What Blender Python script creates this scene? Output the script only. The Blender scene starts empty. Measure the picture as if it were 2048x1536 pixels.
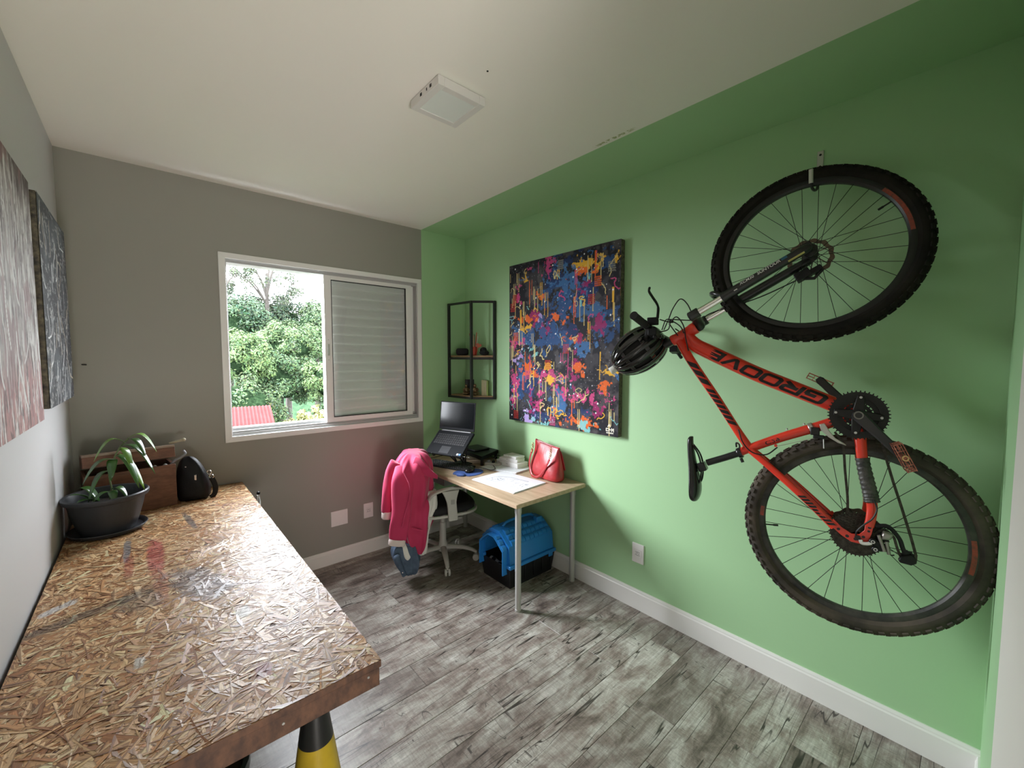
import bpy, math, random
import numpy as np
from mathutils import Vector, Matrix

random.seed(7)
rng = np.random.default_rng(7)
C = bpy.context.scene.collection
SC = bpy.context.scene
PI = math.pi

# ------------------------------------------------------------------ camera
cam_d = bpy.data.cameras.new('camera')
cam_d.sensor_width = 36.0
cam_d.lens = 832.0 / 2048.0 * 36.0
cam_d.clip_start = 0.02
cam_d.clip_end = 300
cam = bpy.data.objects.new('camera', cam_d)
C.objects.link(cam)
_r = Vector((0.750008, -0.661427, 0.001639))
_u = Vector((0.040326, 0.048200, 0.998023))
_f = Vector((0.660199, 0.748459, -0.062823))
m4 = Matrix((_r, _u, -_f)).transposed().to_4x4()
m4.translation = Vector((-2.25667, -3.21512, 1.56812))
cam.matrix_world = m4
SC.camera = cam

# ------------------------------------------------------------------ sky, light, exposure
world = bpy.data.worlds.new('sky')
SC.world = world
world.use_nodes = True
wn = world.node_tree.nodes
wl = world.node_tree.links
wbg = wn['Background']
SKY = 17.0        # even white overcast
GLOW = 62.0       # the brightest part of the overcast, where the sun stands behind the cloud, up and left of the window
_tc = wn.new('ShaderNodeTexCoord')
_dot = wn.new('ShaderNodeVectorMath')
_dot.operation = 'DOT_PRODUCT'
_dot.inputs[1].default_value = Vector((-0.60, 0.62, 0.52)).normalized()
wl.new(_tc.outputs['Generated'], _dot.inputs[0])
_mx = wn.new('ShaderNodeMath'); _mx.operation = 'MAXIMUM'; _mx.inputs[1].default_value = 0.0
wl.new(_dot.outputs['Value'], _mx.inputs[0])
_pw = wn.new('ShaderNodeMath'); _pw.operation = 'POWER'; _pw.inputs[1].default_value = 9.0
wl.new(_mx.outputs[0], _pw.inputs[0])
_ma = wn.new('ShaderNodeMath'); _ma.operation = 'MULTIPLY_ADD'; _ma.inputs[1].default_value = GLOW; _ma.inputs[2].default_value = SKY
wl.new(_pw.outputs[0], _ma.inputs[0])
wl.new(_ma.outputs[0], wbg.inputs['Strength'])
wbg.inputs['Color'].default_value = (0.94, 0.98, 1.04, 1)

por = bpy.data.lights.new('window_portal', 'AREA')
por.shape = 'RECTANGLE'
por.size = 0.62
por.size_y = 1.08
por.cycles.is_portal = True
po = bpy.data.objects.new('window_portal', por)
C.objects.link(po)
po.location = (-1.55, 0.10, 1.635)
po.rotation_euler = (math.radians(-90), 0, 0)

# fill light added in the unseen hallway, brightening the room through the doorway
hl = bpy.data.lights.new('hallway_fill', 'AREA')
hl.shape = 'RECTANGLE'
hl.size = 0.7
hl.size_y = 1.3
hl.energy = 48.0
hl.color = (1.0, 0.95, 0.88)
ho = bpy.data.objects.new('hallway_fill', hl)
C.objects.link(ho)
ho.location = (-2.25, -4.70, 0.50)
ho.rotation_euler = (math.radians(143), 0, 0)

SC.view_settings.view_transform = 'Standard'
SC.view_settings.look = 'None'
SC.view_settings.gamma = 1.0
SC.view_settings.use_curve_mapping = False
SC.view_settings.exposure = 0.55
SC.render.engine = 'CYCLES'
SC.cycles.max_bounces = 10
SC.cycles.diffuse_bounces = 7
SC.cycles.glossy_bounces = 4
SC.cycles.transmission_bounces = 6
SC.cycles.sample_clamp_indirect = 8.0
SC.cycles.caustics_reflective = False
SC.cycles.caustics_refractive = False

# ------------------------------------------------------------------ helpers
BASE = {}


def lin(r, g, b):
    def f(c):
        c /= 255.0
        return c / 12.92 if c <= 0.04045 else ((c + 0.055) / 1.055) ** 2.4
    return (f(r), f(g), f(b))


def M(name, col, rough=0.5, metal=0.0, noise=None, bump=None, coat=0.0, trans=0.0, attr=None, spec=None,
      emit=None, stretch=(1, 1, 1), sheen=0.0, ior=None):
    m = bpy.data.materials.new(name)
    m.use_nodes = True
    nt = m.node_tree
    b = nt.nodes['Principled BSDF']
    b.inputs['Base Color'].default_value = (*col, 1)
    b.inputs['Roughness'].default_value = rough
    b.inputs['Metallic'].default_value = metal
    if spec is not None:
        b.inputs['Specular IOR Level'].default_value = spec
    if coat:
        b.inputs['Coat Weight'].default_value = coat
        b.inputs['Coat Roughness'].default_value = 0.08
    if trans:
        b.inputs['Transmission Weight'].default_value = trans
    if ior:
        b.inputs['IOR'].default_value = ior
    if sheen:
        b.inputs['Sheen Weight'].default_value = sheen
        b.inputs['Sheen Roughness'].default_value = 0.4
    if emit:
        b.inputs['Emission Color'].default_value = (*emit[0], 1)
        b.inputs['Emission Strength'].default_value = emit[1]
    src = None
    if noise or bump:
        g = nt.nodes.new('ShaderNodeNewGeometry')
        mp = nt.nodes.new('ShaderNodeMapping')
        mp.inputs['Scale'].default_value = stretch
        nt.links.new(g.outputs['Position'], mp.inputs[0])
    if noise:
        n = nt.nodes.new('ShaderNodeTexNoise')
        n.inputs['Scale'].default_value = noise[0]
        n.inputs['Detail'].default_value = 6
        n.inputs['Roughness'].default_value = 0.6
        nt.links.new(mp.outputs[0], n.inputs['Vector'])
        r = nt.nodes.new('ShaderNodeValToRGB')
        c2 = noise[1]
        r.color_ramp.elements[0].position = 0.35
        r.color_ramp.elements[1].position = 0.68
        r.color_ramp.elements[0].color = (*c2, 1)
        r.color_ramp.elements[1].color = (*col, 1)
        nt.links.new(n.outputs['Fac'], r.inputs[0])
        nt.links.new(r.outputs[0], b.inputs['Base Color'])
    if attr:
        a = nt.nodes.new('ShaderNodeAttribute')
        a.attribute_name = attr
        nt.links.new(a.outputs['Color'], b.inputs['Base Color'])
    if bump:
        n = nt.nodes.new('ShaderNodeTexNoise')
        n.inputs['Scale'].default_value = bump[0]
        n.inputs['Detail'].default_value = 4
        nt.links.new(mp.outputs[0], n.inputs['Vector'])
        bp = nt.nodes.new('ShaderNodeBump')
        bp.inputs['Strength'].default_value = bump[1]
        bp.inputs['Distance'].default_value = bump[2] if len(bump) > 2 else 0.002
        nt.links.new(n.outputs['Fac'], bp.inputs['Height'])
        nt.links.new(bp.outputs[0], b.inputs['Normal'])
    return m


def V3(p):
    return np.array(p, dtype=float)


def unit(a):
    a = V3(a)
    return a / max(1e-12, np.linalg.norm(a))


class G:
    """collects faces of one mesh"""

    def __init__(self):
        self.v, self.f, self.m, self.c = [], [], [], []

    def add(self, vs, fs, mi=0):
        o = len(self.v)
        self.v.extend([tuple(map(float, p)) for p in vs])
        for f in fs:
            self.f.append(tuple(i + o for i in f))
            self.m.append(mi)
        return self

    def hexa(self, p, mi=0):
        """p: 4 bottom points counter-clockwise seen from above, 4 top points"""
        return self.add(p, [(3, 2, 1, 0), (4, 5, 6, 7), (0, 1, 5, 4), (1, 2, 6, 5), (2, 3, 7, 6), (3, 0, 4, 7)], mi)

    def box(self, c, s, mi=0, ax=None):
        c = V3(c)
        X, Y, Z = ax if ax is not None else (V3((1, 0, 0)), V3((0, 1, 0)), V3((0, 0, 1)))
        X, Y, Z = V3(X), V3(Y), V3(Z)
        hx, hy, hz = s[0] / 2, s[1] / 2, s[2] / 2
        p = [c + sx * hx * X + sy * hy * Y + sz * hz * Z for sz in (-1, 1) for sx, sy in ((-1, -1), (1, -1), (1, 1), (-1, 1))]
        return self.hexa(p, mi)

    def bb(self, x0, x1, y0, y1, z0, z1, mi=0):
        return self.box(((x0 + x1) / 2, (y0 + y1) / 2, (z0 + z1) / 2), (abs(x1 - x0), abs(y1 - y0), abs(z1 - z0)), mi)

    def prism(self, poly, h, mi=0):
        """poly: 3D points of a flat outline, h: extrusion vector"""
        n = len(poly)
        p = [V3(q) for q in poly]
        q = [a + V3(h) for a in p]
        fs = [tuple(range(n))[::-1], tuple(range(n, 2 * n))] + [(i, (i + 1) % n, n + (i + 1) % n, n + i) for i in range(n)]
        return self.add(p + q, fs, mi)

    def tube(self, pts, r, seg=10, mi=0, caps=True, up=None, flat=(1, 1), closed=False):
        pts = [V3(p) for p in pts]
        n = len(pts)
        rs = r if isinstance(r, (list, tuple, np.ndarray)) else [r] * n
        T = []
        for i in range(n):
            if closed:
                t = pts[(i + 1) % n] - pts[i - 1]
            else:
                t = pts[min(i + 1, n - 1)] - pts[max(i - 1, 0)]
            T.append(unit(t))
        u = V3(up) if up is not None else (V3((0, 0, 1)) if abs(T[0][2]) < 0.9 else V3((1, 0, 0)))
        vs = []
        for i in range(n):
            if up is not None:
                u = V3(up)
            u = u - T[i] * (u @ T[i])
            u = unit(u)
            w = np.cross(T[i], u)
            for k in range(seg):
                a = 2 * PI * k / seg
                vs.append(pts[i] + rs[i] * (math.cos(a) * u * flat[0] + math.sin(a) * w * flat[1]))
        fs = []
        for i in range(n if closed else n - 1):
            j = (i + 1) % n
            for k in range(seg):
                k2 = (k + 1) % seg
                fs.append((i * seg + k, i * seg + k2, j * seg + k2, j * seg + k))
        if caps and not closed:
            fs.append(tuple(range(seg))[::-1])
            fs.append(tuple((n - 1) * seg + k for k in range(seg)))
        return self.add(vs, fs, mi)

    def lathe(self, o, axis, prof, seg=24, mi=0, caps=True, sx=1.0, xdir=None):
        """prof: list of (radius, height along the axis)"""
        o, axis = V3(o), unit(axis)
        u = V3(xdir) if xdir is not None else (V3((1, 0, 0)) if abs(axis[0]) < 0.9 else V3((0, 1, 0)))
        u = unit(u - axis * (u @ axis))
        w = np.cross(axis, u)
        vs = []
        for (r, h) in prof:
            for k in range(seg):
                a = 2 * PI * k / seg
                vs.append(o + axis * h + r * (math.cos(a) * u * sx + math.sin(a) * w))
        fs = []
        for i in range(len(prof) - 1):
            for k in range(seg):
                k2 = (k + 1) % seg
                fs.append((i * seg + k, i * seg + k2, (i + 1) * seg + k2, (i + 1) * seg + k))
        if caps:
            fs.append(tuple(range(seg))[::-1])
            fs.append(tuple((len(prof) - 1) * seg + k for k in range(seg)))
        return self.add(vs, fs, mi)

    def ell(self, c, r, seg=20, rings=12, ax=None, mi=0):
        c = V3(c)
        X, Y, Z = ax if ax is not None else (V3((1, 0, 0)), V3((0, 1, 0)), V3((0, 0, 1)))
        vs = []
        for i in range(rings + 1):
            t = PI * i / rings
            for k in range(seg):
                a = 2 * PI * k / seg
                vs.append(c + r[0] * math.sin(t) * math.cos(a) * V3(X) + r[1] * math.sin(t) * math.sin(a) * V3(Y) - r[2] * math.cos(t) * V3(Z))
        fs = []
        for i in range(rings):
            for k in range(seg):
                k2 = (k + 1) % seg
                fs.append((i * seg + k, i * seg + k2, (i + 1) * seg + k2, (i + 1) * seg + k))
        return self.add(vs, fs, mi)

    def rings(self, rr, mi=0, caps=True):
        """rr: list of equally long rings of points"""
        n = len(rr[0])
        vs = [p for r in rr for p in r]
        fs = []
        for i in range(len(rr) - 1):
            for k in range(n):
                k2 = (k + 1) % n
                fs.append((i * n + k, i * n + k2, (i + 1) * n + k2, (i + 1) * n + k))
        if caps:
            fs.append(tuple(range(n))[::-1])
            fs.append(tuple((len(rr) - 1) * n + k for k in range(n)))
        return self.add(vs, fs, mi)

    def grid(self, P, nu, nv, mi=0):
        vs = [P(i / nu, j / nv) for j in range(nv + 1) for i in range(nu + 1)]
        w = nu + 1
        fs = [(j * w + i, j * w + i + 1, (j + 1) * w + i + 1, (j + 1) * w + i) for j in range(nv) for i in range(nu)]
        return self.add(vs, fs, mi)


def obj(name, g, mats, parent=None, bevel=0.0, smooth=True, base=None, sub=0, solid=0.0, kind=None, label=None, angle=35):
    if not isinstance(mats, (list, tuple)):
        mats = [mats]
    v = np.array(g.v, dtype=float)
    if parent is not None:
        b = BASE[parent.name]
    elif base is not None:
        b = V3(base)
    else:
        lo, hi = v.min(0), v.max(0)
        b = V3(((lo[0] + hi[0]) / 2, (lo[1] + hi[1]) / 2, lo[2]))
    me = bpy.data.meshes.new(name)
    me.from_pydata((v - b).tolist(), [], g.f)
    for m in mats:
        me.materials.append(m)
    if len(mats) > 1:
        me.polygons.foreach_set('material_index', np.array(g.m, dtype=np.int32))
    if smooth:
        me.polygons.foreach_set('use_smooth', np.ones(len(g.f), dtype=bool))
        me.set_sharp_from_angle(angle=math.radians(angle))
    me.update()
    o = bpy.data.objects.new(name, me)
    C.objects.link(o)
    if parent is not None:
        o.parent = parent
    else:
        o.location = b
    BASE[o.name] = b
    if sub:
        s = o.modifiers.new('s', 'SUBSURF')
        s.levels = sub
        s.render_levels = sub
    if solid:
        s = o.modifiers.new('t', 'SOLIDIFY')
        s.thickness = solid
        s.offset = 0
    if bevel:
        s = o.modifiers.new('b', 'BEVEL')
        s.width = bevel
        s.segments = 2
        s.limit_method = 'ANGLE'
        s.angle_limit = math.radians(40)
    if kind:
        o['kind'] = kind
    if label:
        o['label'] = label
    return o


def tag(o, label, cat, group=None):
    o['label'] = label
    o['category'] = cat
    if group:
        o['group'] = group
    return o


def thing(name, loc, label, cat, group=None):
    o = bpy.data.objects.new(name, None)
    C.objects.link(o)
    o.location = loc
    o.empty_display_size = 0.05
    BASE[o.name] = V3(loc)
    return tag(o, label, cat, group)


def node(name, parent, label=None, kind=None):
    """an empty part that only holds sub-parts"""
    o = bpy.data.objects.new(name, None)
    C.objects.link(o)
    o.empty_display_size = 0.05
    if parent is not None:
        o.parent = parent
        BASE[o.name] = BASE[parent.name]
    else:
        BASE[o.name] = V3((0, 0, 0))
    if label:
        o['label'] = label
    if kind:
        o['kind'] = kind
    return o


def struct(name, g, mats, parent=None, **k):
    o = obj(name, g, mats, parent, **k)
    o['kind'] = 'structure'
    return o


def bez(pts, n=8):
    """Catmull-Rom through the points"""
    P = [V3(p) for p in pts]
    P = [2 * P[0] - P[1]] + P + [2 * P[-1] - P[-2]]
    out = []
    for i in range(1, len(P) - 2):
        for k in range(n):
            t = k / n
            a, b, c, d = P[i - 1], P[i], P[i + 1], P[i + 2]
            out.append(0.5 * ((2 * b) + (-a + c) * t + (2 * a - 5 * b + 4 * c - d) * t * t + (-a + 3 * b - 3 * c + d) * t ** 3))
    out.append(P[-2])
    return out


_font_cache = {}


def text_polys(s, bold=0.0, shear=0.0):
    """flat text as verts (x, y) and faces, 1 unit high em"""
    key = (s, bold, shear)
    if key in _font_cache:
        return _font_cache[key]
    cu = bpy.data.curves.new('txt', 'FONT')
    cu.body = s
    cu.offset = bold
    cu.shear = shear
    cu.resolution_u = 3
    ob = bpy.data.objects.new('txt', cu)
    C.objects.link(ob)
    bpy.context.view_layer.update()
    dg = bpy.context.evaluated_depsgraph_get()
    me = bpy.data.meshes.new_from_object(ob.evaluated_get(dg))
    vs = [(v.co.x, v.co.y) for v in me.vertices]
    fs = [tuple(p.vertices) for p in me.polygons]
    bpy.data.objects.remove(ob)
    bpy.data.curves.remove(cu)
    bpy.data.meshes.remove(me)
    _font_cache[key] = (vs, fs)
    return vs, fs


def vnoise(h, w, cells, r=rng):
    """smooth value noise in 0..1"""
    ch, cw = cells
    a = r.random((ch + 2, cw + 2))
    y = np.linspace(0, ch, h)
    x = np.linspace(0, cw, w)
    yi, xi = y.astype(int), x.astype(int)
    fy, fx = y - yi, x - xi
    fy = (fy * fy * (3 - 2 * fy))[:, None]
    fx = (fx * fx * (3 - 2 * fx))[None, :]
    A = a[np.ix_(yi, xi)]
    B = a[np.ix_(yi, xi + 1)]
    D = a[np.ix_(yi + 1, xi)]
    E = a[np.ix_(yi + 1, xi + 1)]
    return (A * (1 - fx) + B * fx) * (1 - fy) + (D * (1 - fx) + E * fx) * fy


def fnoise(h, w, c0, octv=4, r=rng, rough=0.55):
    s = np.zeros((h, w))
    t, amp = 0.0, 1.0
    ch, cw = c0
    for _ in range(octv):
        s += amp * vnoise(h, w, (int(ch), int(cw)), r)
        t += amp
        amp *= rough
        ch *= 2
        cw *= 2
    return s / t


def paint_sheet(name, img, P, mat, parent, relief=None):
    """a dense flat sheet whose own paint colours are stored per vertex; P(u, v) is its place, v upwards"""
    h, w, _ = img.shape
    u = np.linspace(0, 1, w)
    v = np.linspace(1, 0, h)
    o, eu, ev, n = P
    X = (V3(o)[None, None, :] + u[None, :, None] * V3(eu)[None, None, :] + v[:, None, None] * V3(ev)[None, None, :])
    if relief is not None:
        X = X + relief[:, :, None] * V3(n)[None, None, :]
    X = X.reshape(-1, 3) - BASE[parent.name]
    idx = np.arange(h * w).reshape(h, w)
    q = np.stack([idx[1:, :-1], idx[1:, 1:], idx[:-1, 1:], idx[:-1, :-1]], -1).reshape(-1, 4)
    me = bpy.data.meshes.new(name)
    me.vertices.add(h * w)
    me.vertices.foreach_set('co', X.ravel())
    nq = len(q)
    me.loops.add(nq * 4)
    me.loops.foreach_set('vertex_index', q.ravel())
    me.polygons.add(nq)
    me.polygons.foreach_set('loop_start', np.arange(0, nq * 4, 4))
    me.polygons.foreach_set('loop_total', np.full(nq, 4))
    me.update(calc_edges=True)
    a = me.color_attributes.new('paint', 'FLOAT_COLOR', 'POINT')
    col = np.concatenate([img.reshape(-1, 3), np.ones((h * w, 1))], 1)
    a.data.foreach_set('color', col.ravel())
    me.materials.append(mat)
    me.validate()
    ob = bpy.data.objects.new(name, me)
    C.objects.link(ob)
    ob.parent = parent
    BASE[ob.name] = BASE[parent.name]
    return ob


# ------------------------------------------------------------------ materials
m_green = M('green_wall_paint', (0.37, 0.60, 0.33), 0.55, bump=(90, 0.12))
m_left = M('wall_grey_lightened', (0.55, 0.55, 0.555), 0.6, bump=(90, 0.12))  # left wall's grey lightened in colour to raise that wall's brightness
m_grey = M('wall_grey_darkened', (0.30, 0.295, 0.262), 0.6, bump=(90, 0.12))  # far wall's grey darkened in colour to lower that wall's brightness
m_white = M('white_wall_paint', (0.74, 0.71, 0.66), 0.6, bump=(90, 0.10))
m_base = M('baseboard_white', (0.80, 0.79, 0.76), 0.35)
m_alu = M('white_lacquered_aluminium', (0.80, 0.80, 0.79), 0.3)
m_slat = M('shutter_slat_white', (0.90, 0.91, 0.89), 0.4)
m_gasket = M('black_gasket', (0.02, 0.02, 0.02), 0.6)
m_white_pl = M('white_plastic', (0.80, 0.79, 0.77), 0.35)
m_black = M('black_plastic', (0.008, 0.008, 0.009), 0.45, spec=0.3)
m_blackm = M('black_metal', (0.02, 0.02, 0.021), 0.45, metal=0.3)
m_chrome = M('chrome', (0.75, 0.75, 0.74), 0.15, metal=1.0)
m_silver = M('silver_metal', (0.55, 0.55, 0.53), 0.35, metal=0.9)
m_glass = bpy.data.materials.new('window_glass')
m_glass.use_nodes = True
_nt = m_glass.node_tree
_nt.nodes.remove(_nt.nodes['Principled BSDF'])
_tr = _nt.nodes.new('ShaderNodeBsdfTransparent'); _tr.inputs[0].default_value = (0.985, 0.99, 0.985, 1)
_gl = _nt.nodes.new('ShaderNodeBsdfGlossy'); _gl.inputs['Roughness'].default_value = 0.02
_fr = _nt.nodes.new('ShaderNodeFresnel'); _fr.inputs['IOR'].default_value = 1.5
_ms = _nt.nodes.new('ShaderNodeMixShader')
_nt.links.new(_fr.outputs[0], _ms.inputs[0]); _nt.links.new(_tr.outputs[0], _ms.inputs[1]); _nt.links.new(_gl.outputs[0], _ms.inputs[2])
_nt.links.new(_ms.outputs[0], _nt.nodes['Material Output'].inputs['Surface'])


def ceiling_mat():
    m = M('ceiling_paint', (0.90, 0.88, 0.82), 0.6)
    nt = m.node_tree
    b = nt.nodes['Principled BSDF']
    g = nt.nodes.new('ShaderNodeNewGeometry')
    s = nt.nodes.new('ShaderNodeSeparateXYZ')
    nt.links.new(g.outputs['Position'], s.inputs[0])

    def band(out, c, h):
        a = nt.nodes.new('ShaderNodeMath'); a.operation = 'SUBTRACT'; a.inputs[1].default_value = c
        nt.links.new(out, a.inputs[0])
        d = nt.nodes.new('ShaderNodeMath'); d.operation = 'ABSOLUTE'
        nt.links.new(a.outputs[0], d.inputs[0])
        e = nt.nodes.new('ShaderNodeMapRange')
        e.inputs[1].default_value = h * 0.6; e.inputs[2].default_value = h
        e.inputs[3].default_value = 1; e.inputs[4].default_value = 0
        nt.links.new(d.outputs[0], e.inputs[0])
        return e.outputs[0]

    def mul(a, c):
        q = nt.nodes.new('ShaderNodeMath'); q.operation = 'MULTIPLY'
        nt.links.new(a, q.inputs[0]); nt.links.new(c, q.inputs[1])
        return q.outputs[0]
    n = nt.nodes.new('ShaderNodeTexNoise')
    n.inputs['Scale'].default_value = 60
    nt.links.new(g.outputs['Position'], n.inputs['Vector'])
    r = nt.nodes.new('ShaderNodeMapRange')
    r.inputs[1].default_value = 0.42; r.inputs[2].default_value = 0.55
    nt.links.new(n.outputs['Fac'], r.inputs[0])
    k = mul(mul(band(s.outputs[0], -0.478, 0.012), band(s.outputs[1], -1.955, 0.13)), r.outputs[0])
    mx = nt.nodes.new('ShaderNodeMix'); mx.data_type = 'RGBA'
    mx.inputs[6].default_value = (0.90, 0.88, 0.82, 1)
    mx.inputs[7].default_value = (0.42, 0.44, 0.24, 1)
    nt.links.new(k, mx.inputs[0])
    nt.links.new(mx.outputs[2], b.inputs['Base Color'])
    return m


m_ceil = ceiling_mat()


def floor_mat():
    m = bpy.data.materials.new('weathered_grey_wood_floor')
    m.use_nodes = True
    nt = m.node_tree
    N, L = nt.nodes, nt.links
    b = N['Principled BSDF']
    g = N.new('ShaderNodeNewGeometry')
    oi = N.new('ShaderNodeObjectInfo')
    vm = N.new('ShaderNodeVectorMath'); vm.operation = 'MULTIPLY_ADD'
    cmb = N.new('ShaderNodeCombineXYZ')
    for i in range(3):
        L.new(oi.outputs['Random'], cmb.inputs[i])
    vm.inputs[1].default_value = (37, 91, 13)
    L.new(cmb.outputs[0], vm.inputs[0])
    L.new(g.outputs['Position'], vm.inputs[2])

    def noise(sc, scale, det=6, rough=0.6, dist=0.0):
        mp = N.new('ShaderNodeMapping'); mp.inputs['Scale'].default_value = sc
        L.new(vm.outputs[0], mp.inputs[0])
        n = N.new('ShaderNodeTexNoise')
        n.inputs['Scale'].default_value = scale
        n.inputs['Detail'].default_value = det
        n.inputs['Roughness'].default_value = rough
        n.inputs['Distortion'].default_value = dist
        L.new(mp.outputs[0], n.inputs['Vector'])
        return n.outputs['Fac']

    def ramp(fac, els):
        r = N.new('ShaderNodeValToRGB')
        e = r.color_ramp.elements
        e[0].position, e[0].color = els[0][0], (*els[0][1], 1)
        e[1].position, e[1].color = els[-1][0], (*els[-1][1], 1)
        for p, c in els[1:-1]:
            q = e.new(p); q.color = (*c, 1)
        L.new(fac, r.inputs[0])
        return r.outputs[0]

    def mix(f, a, c, mode='MIX'):
        x = N.new('ShaderNodeMix'); x.data_type = 'RGBA'; x.blend_type = mode
        if isinstance(f, float):
            x.inputs[0].default_value = f
        else:
            L.new(f, x.inputs[0])
        for i, q in ((6, a), (7, c)):
            if isinstance(q, tuple):
                x.inputs[i].default_value = (*q, 1)
            else:
                L.new(q, x.inputs[i])
        return x.outputs[2]
    blot = ramp(noise((1.0, 2.2, 1), 4.6, 7, 0.68, 0.5),
                [(0.32, (0.12, 0.092, 0.080)), (0.44, (0.29, 0.24, 0.215)), (0.54, (0.42, 0.39, 0.355)), (0.70, (0.66, 0.65, 0.61))])
    streak = ramp(noise((0.9, 26, 1), 4.0, 8, 0.7, 0.1), [(0.30, (0.52, 0.50, 0.47)), (0.65, (1.0, 1.0, 1.0))])
    col = mix(0.9, blot, streak, 'MULTIPLY')
    saw = ramp(noise((34, 2.2, 1), 4.5, 4, 0.6), [(0.35, (0.80, 0.80, 0.80)), (0.62, (1.1, 1.1, 1.1))])
    col = mix(0.8, col, saw, 'MULTIPLY')
    fine = ramp(noise((1, 1, 1), 160, 3, 0.7), [(0.3, (0.82, 0.82, 0.82)), (0.7, (1.12, 1.12, 1.12))])
    col = mix(0.8, col, fine, 'MULTIPLY')
    # long cracks: thin level lines of a stretched noise
    cr = noise((0.55, 7.0, 1), 2.2, 2.5, 0.5, 0.25)
    crk = ramp(cr, [(0.490, (0, 0, 0)), (0.4965, (1, 1, 1)), (0.5035, (1, 1, 1)), (0.510, (0, 0, 0))])
    gate = ramp(noise((1, 1.3, 1), 2.6, 2), [(0.40, (0, 0, 0)), (0.50, (1, 1, 1))])
    crk = mix(1.0, crk, gate, 'MULTIPLY')
    col = mix(crk, col, (0.035, 0.028, 0.024))
    # short cuts across the board
    cc = noise((9.0, 0.9, 1), 2.2, 1.0, 0.4)
    crc = ramp(cc, [(0.494, (0, 0, 0)), (0.4985, (1, 1, 1)), (0.5015, (1, 1, 1)), (0.506, (0, 0, 0))])
    g2 = ramp(noise((3, 14, 1), 1.6, 1), [(0.50, (0, 0, 0)), (0.55, (1, 1, 1))])
    crc = mix(1.0, crc, g2, 'MULTIPLY')
    col = mix(crc, col, (0.05, 0.042, 0.038))
    # knots
    mp = N.new('ShaderNodeMapping'); mp.inputs['Scale'].default_value = (1.0, 2.0, 1)
    L.new(vm.outputs[0], mp.inputs[0])
    vo = N.new('ShaderNodeTexVoronoi'); vo.inputs['Scale'].default_value = 1.35
    L.new(mp.outputs[0], vo.inputs['Vector'])
    ad = N.new('ShaderNodeMath'); ad.operation = 'MULTIPLY_ADD'
    L.new(noise((1, 2, 1), 18, 5, 0.7), ad.inputs[0]); ad.inputs[1].default_value = 0.22
    L.new(vo.outputs['Distance'], ad.inputs[2])
    kn = ramp(ad.outputs[0], [(0.13, (1, 1, 1)), (0.19, (0, 0, 0))])
    kd = mix(1.0, kn, ramp(noise((14, 3, 1), 5, 4), [(0.42, (0, 0, 0)), (0.55, (0.85, 0.85, 0.85))]), 'MULTIPLY')
    col = mix(kd, col, (0.04, 0.034, 0.03))
    # each board a little lighter or darker
    tone = ramp(oi.outputs['Random'], [(0.0, (0.72, 0.70, 0.68)), (1.0, (1.16, 1.17, 1.15))])
    col = mix(1.0, col, tone, 'MULTIPLY')
    L.new(col, b.inputs['Base Color'])
    b.inputs['Roughness'].default_value = 0.36
    b.inputs['Specular IOR Level'].default_value = 0.55
    bp = N.new('ShaderNodeBump'); bp.inputs['Strength'].default_value = 0.25; bp.inputs['Distance'].default_value = 0.002
    L.new(streak, bp.inputs['Height'])
    L.new(bp.outputs[0], b.inputs['Normal'])
    return m


m_floor = floor_mat()

# ================================================================== THE ROOM
XL, YN, H = -2.568, -3.275, 2.65
GB = -0.453            # edge of the green colour block
WT = 0.15

# floor: dark bed with separate boards
g = G(); g.bb(XL - WT, WT, -5.0, WT, -0.06, -0.006)
floor = struct('floor', g, M('floor_bed', (0.03, 0.027, 0.025), 0.9), base=(0, 0, 0))
rows = []
y = -0.99
while y < 0.0:
    y += 0.178
while y > -4.7:
    rows.append((y - 0.178, y))
    y -= 0.178
known = {}
for (y0, y1) in rows:
    k = round((y1 + 0.99) / 0.178)
    known[k] = {-1: -1.116, 0: -1.70, -2: -1.305, -3: -0.55, -4: -1.11, -5: -1.75, -6: -1.42, -7: -0.62}.get(k)
pr = random.Random(4)
for (y0, y1) in rows:
    k = round((y1 + 0.99) / 0.178)
    s = known[k] if known[k] is not None else -pr.uniform(0.1, 1.3)
    while s > XL:
        s -= 1.22
    xs = [XL]
    while s < 0:
        if s > XL + 0.02:
            xs.append(s)
        s += 1.22
    xs.append(0.0)
    yy1 = min(y1, 0.0)
    yy0 = y0
    for a, c in zip(xs[:-1], xs[1:]):
        q = G()
        e = 0.0006
        z = -pr.uniform(0.0, 0.0004)
        bv = 0.0012
        x0, x1, w0, w1 = a + e, c - e, yy0 + e, yy1 - e
        q.add([(x0, w0, -0.006), (x1, w0, -0.006), (x1, w1, -0.006), (x0, w1, -0.006),
               (x0, w0, z - bv), (x1, w0, z - bv), (x1, w1, z - bv), (x0, w1, z - bv),
               (x0 + bv, w0 + bv, z), (x1 - bv, w0 + bv, z), (x1 - bv, w1 - bv, z), (x0 + bv, w1 - bv, z)],
              [(0, 1, 5, 4), (1, 2, 6, 5), (2, 3, 7, 6), (3, 0, 4, 7), (4, 5, 9, 8), (5, 6, 10, 9), (6, 7, 11, 10), (7, 4, 8, 11), (8, 9, 10, 11)])
        obj('plank', q, m_floor, floor, smooth=False)

# ceiling, with the green stripe painted along the green wall
g = G()
g.bb(XL - WT, GB, -5.0, WT, H, H + 0.1, 0)
g.bb(GB, WT, YN, WT, H, H + 0.1, 1)
g.bb(GB, WT, -5.0, YN, H, H + 0.1, 0)
ceiling = struct('ceiling', g, [m_ceil, m_green], smooth=False, base=(0, 0, H))
g = G(); g.lathe((-1.24, -1.92, H), (0, 0, -1), [(0.004, 0), (0.004, 0.0015)], 8)
struct('hole', g, m_black, ceiling)

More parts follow.
